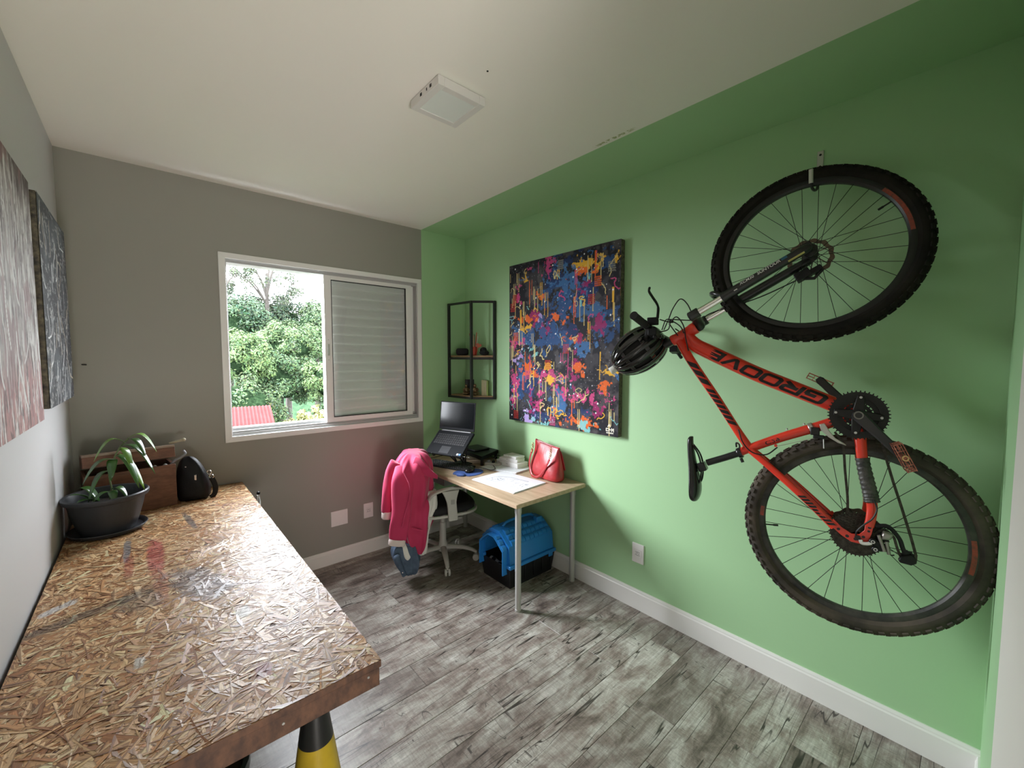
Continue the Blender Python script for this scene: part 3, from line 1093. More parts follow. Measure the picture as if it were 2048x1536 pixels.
# two canvases on the left wall
def streaky(w, h, seed, kind):
    c = Canvas(w, h, (0.05, 0.05, 0.055) if kind == 'dark' else (0.42, 0.38, 0.38), seed)
    if kind == 'dark':
        c.patch((4, 3), 0.45, 0.65, (0.10, 0.11, 0.12), 0.8)
        c.patch((50, 12), 0.55, 0.7, (0.16, 0.17, 0.18), 0.5)
        for i in range(46):
            x, y = c.r.uniform(4, w - 4), c.r.uniform(4, h - 30)
            c.squiggle(x, y, int(c.r.integers(8, 26)), 4.0, c.r.uniform(0.6, 1.5), (0.72, 0.74, 0.74) if c.r.random() < 0.7 else (0.6, 0.52, 0.4), ang=PI / 2, turn=0.18)
        c.patch((50, 20), 0.62, 0.72, (0.5, 0.5, 0.48), 0.5)
    else:
        yy = np.linspace(0, 1, h)[:, None] * np.ones((1, w))
        nz = fnoise(h, w, (5, 6), 4, c.r)
        dark = np.clip(1.2 - (yy + nz * 0.25) * 4.2, 0, 1)
        pink = np.clip(((yy - 0.74) + (nz - 0.5) * 0.3) * 8, 0, 1)
        c.mix(dark * 0.9, (0.07, 0.045, 0.05))
        c.mix(pink * 0.85, (0.50, 0.26, 0.25))
        st = fnoise(h, w, (9, 70), 4, c.r, 0.65)
        c.mix(np.clip((st - 0.54) / 0.06, 0, 1) * 0.8 * (1 - dark * 0.8), (0.78, 0.77, 0.77))
        st = fnoise(h, w, (14, 90), 4, c.r, 0.65)
        c.mix(np.clip((st - 0.56) / 0.05, 0, 1) * 0.75, (0.11, 0.08, 0.085))
        st = fnoise(h, w, (6, 26), 4, c.r)
        c.mix(np.clip((st - 0.58) / 0.06, 0, 1) * 0.6, (0.30, 0.17, 0.18))
        for i in range(50):
            c.squiggle(c.r.uniform(4, w - 4), c.r.uniform(4, h - 40), int(c.r.integers(6, 22)), 4.5, c.r.uniform(0.8, 2.2), (0.82, 0.82, 0.82), ang=PI / 2, turn=0.12, op=0.8)
    return c.a


pa = thing('painting', (XL, -1.62, 1.35), 'pale pink and grey streaked canvas, the nearer one on the left wall', 'painting', None)
g = G(); g.bb(XL + 0.001, -2.5315, -2.22, -1.03, 1.348, 2.162)
obj('stretcher', g, M('canvas_edge_pink', (0.42, 0.28, 0.28), 0.7), pa, bevel=0.003)
im = streaky(420, 290, 31, 'pink')
paint_sheet('painted_canvas', im, ((-2.530, -2.22, 1.348), (0, 1.19, 0), (0, 0, 0.814), (1, 0, 0)), m_canvas, pa)
pb = thing('painting', (XL, -0.61, 1.37), 'dark charcoal canvas with white drips on the left wall, nearer the corner', 'painting', None)
g = G(); g.bb(XL + 0.001, -2.5235, -0.955, -0.275, 1.378, 2.160)
obj('stretcher', g, m_cside, pb, bevel=0.003)
im = streaky(300, 330, 33, 'dark')
paint_sheet('painted_canvas', im, ((-2.522, -0.955, 1.378), (0, 0.68, 0), (0, 0, 0.782), (1, 0, 0)), m_canvas, pb)

# ================================================================== OSB TABLE
def osb_mat():
    m = bpy.data.materials.new('osb_strands')
    m.use_nodes = True
    nt = m.node_tree
    N, L = nt.nodes, nt.links
    b = N['Principled BSDF']
    a = N.new('ShaderNodeAttribute'); a.attribute_name = 'paint'
    f = N.new('ShaderNodeAttribute'); f.attribute_name = 'fuv'
    n = N.new('ShaderNodeTexNoise'); n.inputs['Scale'].default_value = 1.0; n.inputs['Detail'].default_value = 5
    n.inputs['Roughness'].default_value = 0.7
    L.new(f.outputs['Vector'], n.inputs['Vector'])
    r = N.new('ShaderNodeValToRGB')
    r.color_ramp.elements[0].position = 0.32; r.color_ramp.elements[0].color = (0.52, 0.46, 0.40, 1)
    r.color_ramp.elements[1].position = 0.62; r.color_ramp.elements[1].color = (1.06, 1.06, 1.06, 1)
    L.new(n.outputs['Fac'], r.inputs[0])
    col = a.outputs['Color']
    g = N.new('ShaderNodeNewGeometry')
    sp = N.new('ShaderNodeSeparateXYZ'); L.new(g.outputs['Position'], sp.inputs[0])
    nz = N.new('ShaderNodeTexNoise'); nz.inputs['Scale'].default_value = 30; nz.inputs['Detail'].default_value = 5; nz.inputs['Roughness'].default_value = 0.75
    L.new(g.outputs['Position'], nz.inputs['Vector'])

    def math_(op, p, q):
        x = N.new('ShaderNodeMath'); x.operation = op
        for i, k in ((0, p), (1, q)):
            if isinstance(k, (int, float)):
                x.inputs[i].default_value = k
            else:
                L.new(k, x.inputs[i])
        return x.outputs[0]

    def stain(col, cx, cy, rx, ry, c, op, ang=0.0, wob=0.9):
        dx, dy = math_('SUBTRACT', sp.outputs[0], cx), math_('SUBTRACT', sp.outputs[1], cy)
        ca, sa = math.cos(ang), math.sin(ang)
        u = math_('ADD', math_('MULTIPLY', dx, ca), math_('MULTIPLY', dy, sa))
        v = math_('SUBTRACT', math_('MULTIPLY', dy, ca), math_('MULTIPLY', dx, sa))
        u = math_('POWER', math_('ABSOLUTE', math_('DIVIDE', u, rx), 0), 3)
        v = math_('POWER', math_('ABSOLUTE', math_('DIVIDE', v, ry), 0), 3)
        d = math_('ADD', math_('ADD', u, v), math_('MULTIPLY', math_('SUBTRACT', nz.outputs['Fac'], 0.5), wob * 4))
        k = N.new('ShaderNodeMapRange'); k.inputs[1].default_value = 1.25; k.inputs[2].default_value = 0.35
        k.inputs[3].default_value = 0; k.inputs[4].default_value = op
        L.new(d, k.inputs[0])
        x = N.new('ShaderNodeMix'); x.data_type = 'RGBA'
        L.new(k.outputs[0], x.inputs[0]); L.new(col, x.inputs[6]); x.inputs[7].default_value = (*c, 1)
        return x.outputs[2]
    col = stain(col, -2.255, -0.99, 0.028, 0.21, (0.42, 0.06, 0.07), 0.75)
    col = stain(col, -2.245, -1.30, 0.022, 0.14, (0.40, 0.10, 0.10), 0.4)
    col = stain(col, -2.345, -0.84, 0.012, 0.15, (0.22, 0.26, 0.30), 0.75)
    col = stain(col, -2.335, -1.03, 0.015, 0.12, (0.38, 0.06, 0.06), 0.55)
    col = stain(col, -2.12, -0.60, 0.014, 0.15, (0.07, 0.08, 0.10), 0.7, 0.1)
    col = stain(col, -2.14, -1.36, 0.07, 0.17, (0.13, 0.15, 0.20), 0.6, 0.3)
    col = stain(col, -2.44, -1.36, 0.028, 0.17, (0.08, 0.07, 0.06), 0.65, -1.25)
    col = stain(col, -2.30, -1.36, 0.06, 0.09, (0.16, 0.15, 0.13), 0.5)
    col = stain(col, -2.498, -1.25, 0.02, 0.055, (0.68, 0.70, 0.72), 0.85, -0.9)
    col = stain(col, -2.05, -1.67, 0.02, 0.035, (0.66, 0.70, 0.70), 0.75)
    col = stain(col, -2.30, -1.75, 0.012, 0.03, (0.60, 0.68, 0.72), 0.6)
    col = stain(col, -2.055, -2.0, 0.022, 0.03, (0.36, 0.15, 0.30), 0.55)
    mx = N.new('ShaderNodeMix'); mx.data_type = 'RGBA'; mx.blend_type = 'MULTIPLY'; mx.inputs[0].default_value = 0.9
    L.new(col, mx.inputs[6]); L.new(r.outputs[0], mx.inputs[7])
    er = N.new('ShaderNodeValToRGB')           # strand edges darkened in colour, standing in for shaded gaps
    e = er.color_ramp.elements
    e[0].position, e[0].color = 0.0, (0.34, 0.26, 0.20, 1)
    e[1].position, e[1].color = 1.0, (0.34, 0.26, 0.20, 1)
    for p_ in (0.14, 0.86):
        q_ = e.new(p_); q_.color = (1, 1, 1, 1)
    L.new(a.outputs['Alpha'], er.inputs[0])
    m2 = N.new('ShaderNodeMix'); m2.data_type = 'RGBA'; m2.blend_type = 'MULTIPLY'; m2.inputs[0].default_value = 1.0
    L.new(mx.outputs[2], m2.inputs[6]); L.new(er.outputs[0], m2.inputs[7])
    L.new(m2.outputs[2], b.inputs['Base Color'])
    b.inputs['Roughness'].default_value = 0.40
    b.inputs['Specular IOR Level'].default_value = 0.38
    bp = N.new('ShaderNodeBump'); bp.inputs['Strength'].default_value = 0.35; bp.inputs['Distance'].default_value = 0.001
    L.new(n.outputs['Fac'], bp.inputs['Height']); L.new(bp.outputs[0], b.inputs['Normal'])
    return m


m_osb = osb_mat()
m_osbs = M('osb_side', (0.13, 0.058, 0.030), 0.65, noise=(45, (0.045, 0.018, 0.010)), stretch=(1, 1, 0.6), bump=(70, 0.4))
TX0, TX1, TY0, TY1, TZ = -2.556, -1.806, -2.168, -0.012, 0.748
tb = thing('work_table', ((TX0 + TX1) / 2, (TY0 + TY1) / 2, 0), 'long paint-stained strand-board work table along the left wall', 'table')
g = G(); g.bb(TX0, TX1, TY0, TY1, TZ - 0.020, TZ - 0.0012)
top = obj('table_top', g, m_osbs, tb, bevel=0.001)


def flakes(n, seed):
    r = np.random.default_rng(seed)
    Lh = r.uniform(0.022, 0.058, n) * r.choice([0.6, 1.0, 1.0, 1.2], n)
    Wh = r.uniform(0.0035, 0.0135, n) * r.choice([0.5, 1, 1.2], n)
    ang = r.uniform(0, PI, n)
    cx = r.uniform(TX0 - 0.01, TX1 + 0.01, n); cy = r.uniform(TY0 - 0.01, TY1 + 0.01, n)
    ca, sa = np.cos(ang), np.sin(ang)
    # outline of six points, ragged ends
    U = np.stack([-Lh * r.uniform(0.9, 1.05, n), -Lh * 0.1, Lh * r.uniform(0.85, 1.05, n), Lh * r.uniform(0.9, 1.05, n), Lh * 0.15, -Lh * r.uniform(0.85, 1.05, n)], 1)
    V = np.stack([-Wh * r.uniform(0.5, 1, n), -Wh * r.uniform(0.85, 1.2, n), -Wh * r.uniform(0.5, 1, n), Wh * r.uniform(0.5, 1, n), Wh * r.uniform(0.85, 1.2, n), Wh * r.uniform(0.5, 1, n)], 1)
    bow = r.normal(size=n) * 0.006
    V = V + (U / Lh[:, None]) ** 2 * bow[:, None]
    X = cx[:, None] + U * ca[:, None] - V * sa[:, None]
    Y = cy[:, None] + U * sa[:, None] + V * ca[:, None]
    tl, tw = r.normal(size=n) * 0.008, r.normal(size=n) * 0.11
    Z = TZ - 0.0010 + r.uniform(0, 0.0010, n)[:, None] + U * tl[:, None] + V * tw[:, None]
    Z = np.clip(Z, TZ - 0.0016, TZ + 0.0010)
    X = np.clip(X, TX0, TX1); Y = np.clip(Y, TY0, TY1)
    P = np.stack([X, Y, Z], -1).reshape(-1, 3)
    base = np.array([[0.60, 0.37, 0.19], [0.70, 0.48, 0.27], [0.50, 0.27, 0.12], [0.38, 0.18, 0.08], [0.78, 0.58, 0.36], [0.56, 0.34, 0.17]])
    c = base[r.integers(0, 6, n)] * (1 + 0.16 * r.normal(size=(n, 1)))
    c = np.clip(c, 0.02, 0.8)
    fu = np.stack([U * 22 + 0, V * 420, np.repeat(r.uniform(0, 90, n)[:, None], 6, 1)], -1).reshape(-1, 3)
    al = np.tile(np.array([0.03, 0.0, 0.03, 0.97, 1.0, 0.97]), n)[:, None]
    return P, np.arange(n * 6).reshape(n, 6), np.concatenate([np.repeat(c, 6, 0), al], 1), fu


P, Q, c, fu = flakes(10500, 77)
raw_mesh('strand', P, Q, m_osb, top, c, kind='stuff', vec=fu)
# apron boards under the top
g = G(); g.bb(TX0 + 0.004, TX1 - 0.004, TY0 + 0.003, TY0 + 0.022, 0.676, TZ - 0.021)
obj('apron', g, m_osbs, tb, bevel=0.002)
g = G(); g.bb(TX1 - 0.022, TX1 - 0.003, TY0 + 0.0225, TY1 - 0.004, 0.676, TZ - 0.021)
obj('apron', g, m_osbs, tb, bevel=0.002)
g = G(); g.bb(TX0 + 0.004, TX1 - 0.0225, TY1 - 0.024, TY1 - 0.004, 0.676, TZ - 0.021)
obj('apron', g, m_osbs, tb, bevel=0.002)
g = G(); g.bb(TX0 + 0.004, TX0 + 0.022, TY0 + 0.0225, TY1 - 0.0245, 0.676, TZ - 0.021)
obj('apron', g, m_osbs, tb, bevel=0.002)
for x, z in ((TX1 - 0.035, 0.713), (TX1 - 0.24, 0.708)):
    g = G()
    g.lathe((x, TY0 + 0.0032, z), (0, -1, 0), [(0.004, 0), (0.003, 0.0015)], 8)
    obj('nail_head', g, m_silver, tb)
for (x, y) in ((TX0 + 0.06, TY0 + 0.30), (TX0 + 0.06, TY1 - 0.10), (TX1 - 0.10, TY1 - 0.10), (TX0 + 0.42, TY0 + 0.75)):
    g = G(); g.bb(x - 0.03, x + 0.03, y - 0.03, y + 0.03, 0, TZ - 0.0205)
    obj('leg', g, M('pine_leg', (0.40, 0.26, 0.14), 0.6, noise=(8, (0.3, 0.18, 0.09)), stretch=(6, 6, 1)), tb, bevel=0.003)

# traffic cone below the near corner
cone = thing('traffic_cone', (-1.905, -1.90, 0), 'black and yellow striped traffic cone under the corner of the work table', 'traffic cone')
cr = lambda z: 0.0125 + (0.655 - z) * 0.142
m_cy = M('cone_yellow', (0.50, 0.35, 0.02), 0.35, noise=(14, (0.42, 0.29, 0.02)))
m_cb = M('cone_black', (0.012, 0.012, 0.012), 0.35)
zs = [0.655, 0.392, 0.262, 0.135, 0.03]
for i in range(4):
    g = G()
    z1, z0 = zs[i], zs[i + 1]
    pf = [(cr(z0), z0), (cr(z1), z1)]
    if i == 0:
        pf = [(cr(z0), z0), (cr(z1), z1), (cr(z1) - 0.004, z1 + 0.003), (0.004, z1 + 0.003)]
    g.lathe((-1.905, -1.90, 0), (0, 0, 1), pf, 40, caps=(i in (0, 3)))
    obj('band', g, m_cb if i % 2 == 0 else m_cy, cone, label='black band' if i % 2 == 0 else 'yellow band')
g = G(); g.bb(-2.07, -1.74, -2.065, -1.735, 0.0, 0.03)
obj('base', g, m_cb, cone, bevel=0.008)

# pot with a plant under the table
pl = thing('floor_planter', (-2.20, -1.80, 0), 'dark planter with green leaves on the floor under the work table', 'potted plant')
g = G(); g.lathe((-2.20, -1.80, 0), (0, 0, 1), [(0.09, 0), (0.12, 0.36), (0.135, 0.37), (0.135, 0.40), (0.122, 0.40), (0.11, 0.36), (0.05, 0.355)], 32)
obj('pot', g, M('dark_teal_ceramic', (0.02, 0.035, 0.035), 0.3), pl)


def leaf_mesh(g, base, tip, width, droop, up=(0, 0, 1), mi=0, nl=8, fold=0.25, twist=0.0):
    """a curved leaf blade from base to tip"""
    base, tip = V3(base), V3(tip)
    d = tip - base
    side = unit(np.cross(d, V3(up)))
    if twist:
        nrm = unit(np.cross(side, d))
        side = unit(side * math.cos(twist) + nrm * math.sin(twist))
    nrm = unit(np.cross(side, d))
    if nrm[2] < 0:
        nrm = -nrm
    vs = []
    for i in range(nl + 1):
        t = i / nl
        c = base + d * t + V3(up) * droop * math.sin(PI * t)
        w = width * (math.sin(PI * min(1, t * 0.92 + 0.04)) ** 0.75) * (1 - 0.35 * t)
        if i == nl:
            w = 0.0008
        vs += [c - side * w + nrm * w * fold, c, c + side * w + nrm * w * fold]
    fs = []
    for i in range(nl):
        o = i * 3
        fs += [(o, o + 1, o + 4, o + 3), (o + 1, o + 2, o + 5, o + 4)]
    g.add(vs, fs, mi)


m_pleaf = M('glossy_plant_leaf', (0.045, 0.13, 0.022), 0.28, noise=(16, (0.028, 0.085, 0.018)), coat=0.25)
m_pleaf2 = M('young_plant_leaf', (0.14, 0.28, 0.035), 0.32, noise=(16, (0.09, 0.20, 0.03)), coat=0.2)
m_stem = M('plant_stem', (0.10, 0.14, 0.05), 0.6)
m_soil = M('soil', (0.02, 0.014, 0.01), 0.95, bump=(80, 1.0, 0.01))
rr = random.Random(12)
for i in range(9):
    a = i * 0.7 + 0.3
    q = G()
    leaf_mesh(q, (-2.20, -1.80, 0.36), (-2.20 + 0.17 * math.cos(a), -1.80 + 0.17 * math.sin(a), 0.46 + 0.05 * rr.random()), 0.022, 0.05)
    obj('leaf', q, m_pleaf, pl, solid=0.0008)

# small clamp on the far part of the table edge
cl = thing('clamp', (-1.79, -0.33, 0.66), 'small steel clamp with black knob on the far edge of the work table', 'clamp')
g = G(); g.bb(-1.8, -1.775, -0.345, -0.325, 0.66, 0.672); g.bb(-1.7805, -1.7705, -0.345, -0.325, 0.672, 0.735); 
obj('jaw', g, m_silver, cl, bevel=0.001)
g = G(); g.ell((-1.768, -0.322, 0.742), (0.010, 0.014, 0.010), 12, 8)
obj('knob', g, m_black, cl)
g = G(); g.tube([(-1.7755, -0.40, 0.6755), (-1.768, -0.36, 0.70), (-1.768, -0.33, 0.73)], 0.005, 8)
obj('screw', g, m_silver, cl)

# ================================================================== THINGS ON THE WORK TABLE
m_pot = M('grey_plastic_pot', (0.040, 0.043, 0.050), 0.42, spec=0.35, bump=(120, 0.1))
pc = (-2.415, -0.515)
sc = thing('plant_saucer', (pc[0], pc[1], TZ), 'round dark grey plant saucer under the pot on the work table', 'saucer')
g = G()
g.lathe((pc[0], pc[1], TZ + 0.0006), (0, 0, 1), [(0.112, 0), (0.128, 0.006), (0.136, 0.020), (0.141, 0.0215), (0.139, 0.025), (0.132, 0.022), (0.122, 0.010), (0.10, 0.0055)], 48)
obj('dish', g, m_pot, sc)
pot = thing('potted_plant', (pc[0], pc[1], TZ + 0.0068), 'dark grey pot with a drooping green leafy plant on the work table', 'potted plant')
g = G()
pz = TZ + 0.0068
g.lathe((pc[0], pc[1], 0), (0, 0, 1), [(0.088, pz), (0.098, pz + 0.004), (0.112, pz + 0.05), (0.128, pz + 0.11), (0.136, pz + 0.150), (0.148, pz + 0.155),
                                      (0.1525, pz + 0.164), (0.152, pz + 0.174), (0.147, pz + 0.179), (0.139, pz + 0.176), (0.134, pz + 0.165), (0.128, pz + 0.125)], 64)
obj('pot', g, m_pot, pot)
g = G()
sr = random.Random(2)
g.lathe((pc[0], pc[1], 0), (0, 0, 1), [(0.1275, pz + 0.124), (0.08, pz + 0.128), (0.02, pz + 0.132)], 40)
obj('soil', g, m_soil, pot, kind='stuff')
tp = V3((pc[0], pc[1], pz))
stem_pts = [(0.01, -0.005, 0.125), (0.018, -0.01, 0.19), (0.012, 0.0, 0.26), (0.03, 0.01, 0.33), (0.055, 0.02, 0.385), (0.085, 0.03, 0.42)]
g = G(); g.tube(bez([tp + V3(q) for q in stem_pts], 5), [0.0032] * 26, 8)
obj('stem', g, m_stem, pot)
g = G(); g.tube(bez([tp + V3(q) for q in ((0.01, -0.04, 0.125), (0.015, -0.05, 0.175), (0.02, -0.05, 0.20))], 4), [0.004] * 9, 8)
obj('stem', g, m_stem, pot)
# blades: base, tip (from the pot centre), half width, bow, young?
LV_ = [((0.075, 0.022, 0.40), (-0.035, -0.02, 0.335), 0.021, 0.055, 1), ((0.085, 0.03, 0.42), (0.185, -0.005, 0.345), 0.022, 0.05, 1),
       ((0.085, 0.03, 0.415), (0.145, -0.03, 0.325), 0.021, 0.035, 0), ((0.05, 0.02, 0.385), (0.175, -0.055, 0.245), 0.022, 0.06, 0),
       ((0.055, 0.02, 0.38), (0.095, -0.04, 0.27), 0.020, 0.03, 1), ((0.03, 0.01, 0.33), (-0.075, -0.035, 0.235), 0.022, 0.04, 0),
       ((0.03, 0.01, 0.33), (0.02, -0.05, 0.24), 0.023, 0.03, 0), ((0.012, 0.0, 0.28), (-0.06, -0.06, 0.15), 0.018, 0.045, 0),
       ((0.04, 0.015, 0.345), (0.115, -0.07, 0.19), 0.026, 0.05, 0), ((0.05, 0.02, 0.35), (0.135, -0.065, 0.175), 0.019, 0.03, 1),
       ((0.02, -0.05, 0.20), (0.075, -0.10, 0.155), 0.019, 0.03, 0), ((0.02, -0.05, 0.195), (0.03, -0.12, 0.145), 0.020, 0.02, 0),
       ((0.02, -0.05, 0.19), (-0.05, -0.09, 0.15), 0.018, 0.02, 0), ((-0.04, 0.0, 0.13), (-0.115, -0.05, 0.20), 0.024, 0.02, 0),
       ((-0.03, 0.03, 0.13), (-0.10, 0.07, 0.20), 0.026, 0.03, 0), ((-0.02, -0.03, 0.13), (-0.09, -0.10, 0.175), 0.022, 0.02, 0)]
for b0, t0, w0, d0, yng in LV_:
    q = G()
    leaf_mesh(q, tp + V3(b0), tp + V3(t0), w0, d0)
    obj('leaf', q, m_pleaf2 if yng else m_pleaf, pot, solid=0.0007)

# wooden box
m_box = M('reddish_rough_wood', (0.20, 0.085, 0.045), 0.55, noise=(16, (0.11, 0.042, 0.022)), stretch=(1, 1, 4), bump=(50, 0.3))
m_lid = M('dusty_lid_wood', (0.34, 0.27, 0.21), 0.6, noise=(24, (0.20, 0.12, 0.08)), stretch=(0.6, 2, 1), bump=(60, 0.4))
bx = thing('wooden_box', (-2.32, -0.17, TZ), 'reddish wooden box with its lid ajar in the corner of the work table', 'box')
fr = V3((-2.150, -0.270, 0)); fdir = unit((-0.92, -0.12, 0)); bdir = unit((-0.12, 0.92, 0))
W_, D_, H_ = 0.36, 0.205, 0.228
z0b = TZ + 0.0008


def boxwall(o, u, w, v, t, z0, z1):
    g = G()
    o, u, v = V3(o), V3(u), V3(v)
    p = [o, o + u * w, o + u * w + v * t, o + v * t]
    # keep winding from above counter-clockwise
    if np.cross(p[1] - p[0], p[3] - p[0])[2] < 0:
        p = p[::-1]
    g.hexa([q + V3((0, 0, z0)) for q in p] + [q + V3((0, 0, z1)) for q in p])
    return g


obj('panel', boxwall(fr, fdir, W_, bdir, 0.014, z0b, z0b + H_), m_box, bx, bevel=0.0015)
obj('panel', boxwall(fr + bdir * (D_ - 0.014), fdir, W_, bdir, 0.014, z0b, z0b + H_), m_box, bx, bevel=0.0015)
obj('panel', boxwall(fr + bdir * 0.0142, fdir, 0.014, bdir, D_ - 0.0284, z0b, z0b + H_), m_box, bx, bevel=0.0015)
obj('panel', boxwall(fr + bdir * 0.0142 + fdir * (W_ - 0.014), fdir, 0.014, bdir, D_ - 0.0284, z0b, z0b + H_), m_box, bx, bevel=0.0015)
obj('bottom', boxwall(fr + bdir * 0.0142 + fdir * 0.0142, fdir, W_ - 0.0284, bdir, D_ - 0.0284, z0b, z0b + 0.01), m_box, bx)
# lid, hinged at the back and raised a little in front
lr = math.radians(9)
Lb = fr + bdir * D_ + V3((0, 0, z0b + H_ + 0.012))
fwd_ = -bdir * math.cos(lr) + V3((0, 0, 1)) * math.sin(lr) * 0.9
upn = unit(np.cross(fwd_, fdir)); upn = upn if upn[2] > 0 else -upn
g = G()
p = [Lb, Lb + fwd_ * (D_ + 0.004), Lb + fwd_ * (D_ + 0.004) + fdir * W_, Lb + fdir * W_]
if np.cross(p[1] - p[0], p[3] - p[0])[2] < 0:
    p = p[::-1]
g.hexa([q + upn * 0.055 for q in p] + [q + upn * 0.066 for q in p])
lid = obj('lid', g, m_lid, bx, bevel=0.001)
for o2, u2, w2, v2 in ((Lb + fwd_ * (D_ - 0.008), fdir, W_, fwd_), (Lb, fwd_, D_ - 0.0085, fdir), (Lb + fdir * (W_ - 0.012), fwd_, D_ - 0.0085, fdir), (Lb, fdir, W_, fwd_)):
    g = G()
    p = [o2, o2 + V3(u2) * w2, o2 + V3(u2) * w2 + V3(v2) * 0.012, o2 + V3(v2) * 0.012]
    if np.cross(p[1] - p[0], p[3] - p[0])[2] < 0:
        p = p[::-1]
    g.hexa([q for q in p] + [q + upn * 0.0545 for q in p])
    obj('lid_rim', g, m_box, bx, bevel=0.001)
# things that stick out of the box
def topmost(x, y, dz):
    return V3((x, y, z0b + H_ + dz))


g = G(); g.tube(bez([topmost(-2.19, -0.23, -0.06), topmost(-2.16, -0.235, 0.005), topmost(-2.125, -0.24, 0.028), topmost(-2.105, -0.235, 0.045), topmost(-2.112, -0.225, 0.062)], 5), 0.007, 10)
tag(obj('cable_coil', g, M('grey_rubber_hose', (0.22, 0.22, 0.25), 0.4)), 'grey looped cable end poking out of the wooden box', 'cable')
g = G(); g.tube([topmost(-2.17, -0.16, 0.10), topmost(-2.11, -0.175, 0.115)], [0.006, 0.008], 10)
g.ell(topmost(-2.105, -0.176, 0.1165), (0.010, 0.010, 0.010), 12, 8)
tag(obj('brush_handle', g, M('pale_wood_handle', (0.42, 0.38, 0.28), 0.5)), 'pale wooden tool handle sticking out above the lid of the wooden box', 'tool')
for i, (dx, dz, col_) in enumerate(((0.04, 0.004, (0.5, 0.5, 0.48)), (0.085, 0.002, (0.45, 0.42, 0.36)))):
    g = G(); c0 = fr + fdir * dx + bdir * 0.035 + V3((0, 0, z0b + H_ - 0.025))
    g.lathe(c0, (0, 0, 1), [(0.012, -0.05), (0.012, 0.0), (0.010, 0.022), (0.004, 0.028)], 14)
    tag(obj('paint_tube', g, M('paint_tube_%s' % 'ab'[i], col_, 0.4)),
        ['white paint tube cap showing in the gap of the wooden box, at its right', 'beige paint tube cap in the gap of the wooden box, beside the white one'][i], 'paint tube', 'paint tubes in the wooden box')

# small black handbag beside the box
m_leath = M('black_leather', (0.005, 0.005, 0.006), 0.5, spec=0.25, bump=(140, 0.25))
hb = thing('black_handbag', (-2.07, -0.215, TZ), 'small black rounded handbag with silver zips beside the wooden box', 'bag')
bu = unit((0.93, -0.28, 0)); bvv = unit((0.28, 0.93, 0))
rr_ = []
nb = 28
for i, (zz, wx, wy, sh_) in enumerate(((0.0, 0.066, 0.052, 0), (0.006, 0.076, 0.060, 0), (0.05, 0.080, 0.062, 0), (0.10, 0.076, 0.057, -0.004), (0.15, 0.068, 0.047, -0.010),
                                      (0.19, 0.058, 0.038, -0.016), (0.222, 0.044, 0.028, -0.020), (0.242, 0.028, 0.018, -0.022), (0.25, 0.008, 0.006, -0.022))):
    ring = []
    for k in range(nb):
        a = 2 * PI * k / nb
        ca, sa = math.cos(a), math.sin(a)
        e = 0.7
        px_ = wx * math.copysign(abs(ca) ** e, ca)
        py_ = wy * math.copysign(abs(sa) ** e, sa)
        ring.append(V3((-2.07, -0.215, TZ + 0.003 + zz)) + bu * (px_ + sh_) + bvv * (py_ + 0.004 * math.sin(5 * a + zz * 40) * (zz > 0.02)))
    rr_.append(ring)
g = G(); g.rings(rr_)
obj('bag_body', g, m_leath, hb, sub=1, angle=80)


def bagp(u_, zz, off=0.004):
    """a point on the room side of the bag"""
    k = max(0.0, 1 - (zz / 0.255) ** 3.0)
    return V3((-2.07, -0.215, TZ + zz)) + bu * (0.078 * u_ * k ** 0.5 - 0.02 * (zz / 0.25)) - bvv * ((0.062 - 0.040 * (zz / 0.25) ** 1.5) * (1 - 0.35 * abs(u_) ** 2.5) + off) * (k ** 0.4)


for nm_, pts_ in (('zip', [bagp(-0.35, 0.235), bagp(-0.1, 0.225), bagp(0.12, 0.19), bagp(0.26, 0.15), bagp(0.33, 0.10)]),
                  ('zip', [bagp(-0.15, 0.24), bagp(0.15, 0.23), bagp(0.38, 0.19), bagp(0.5, 0.15), bagp(0.55, 0.11)])):
    g = G(); g.tube(bez(pts_, 6), 0.0022, 6)
    obj(nm_, g, m_chrome, hb)
g = G(); g.box(bagp(0.42, 0.135, 0.010), (0.010, 0.004, 0.03), ax=(bu, bvv, (0, 0, 1)))
obj('zip_pull', g, m_chrome, hb, bevel=0.001)
g = G(); g.box(bagp(-0.2, 0.19, 0.009), (0.007, 0.004, 0.022), ax=(bu, bvv, (0, 0, 1)))
obj('zip_pull', g, m_chrome, hb, bevel=0.001)
rc = V3((-2.002, -0.245, TZ + 0.150))
for k in range(2):
    g = G()
    c0 = rc + V3((0.002 + 0.010 * k, -0.004, -0.026 * k))
    g.tube([c0 + bu * 0.011 * math.cos(a) + V3((0, 0, 0.011 * math.sin(a))) for a in np.linspace(0, 2 * PI, 17)[:-1]], 0.0022, 6, closed=True)
    obj('ring', g, m_chrome, hb)
g = G()
sp_ = bez([rc + V3((0.012, -0.004, -0.034)), rc + V3((0.024, -0.004, -0.065)), rc + V3((0.030, -0.004, -0.10)), rc + V3((0.022, -0.004, -0.135)), rc + V3((0.004, -0.004, -0.149))], 6)
g.tube(sp_, 0.013, 8, up=(0, 1, 0), flat=(0.3, 1.0))
obj('strap', g, m_leath, hb)

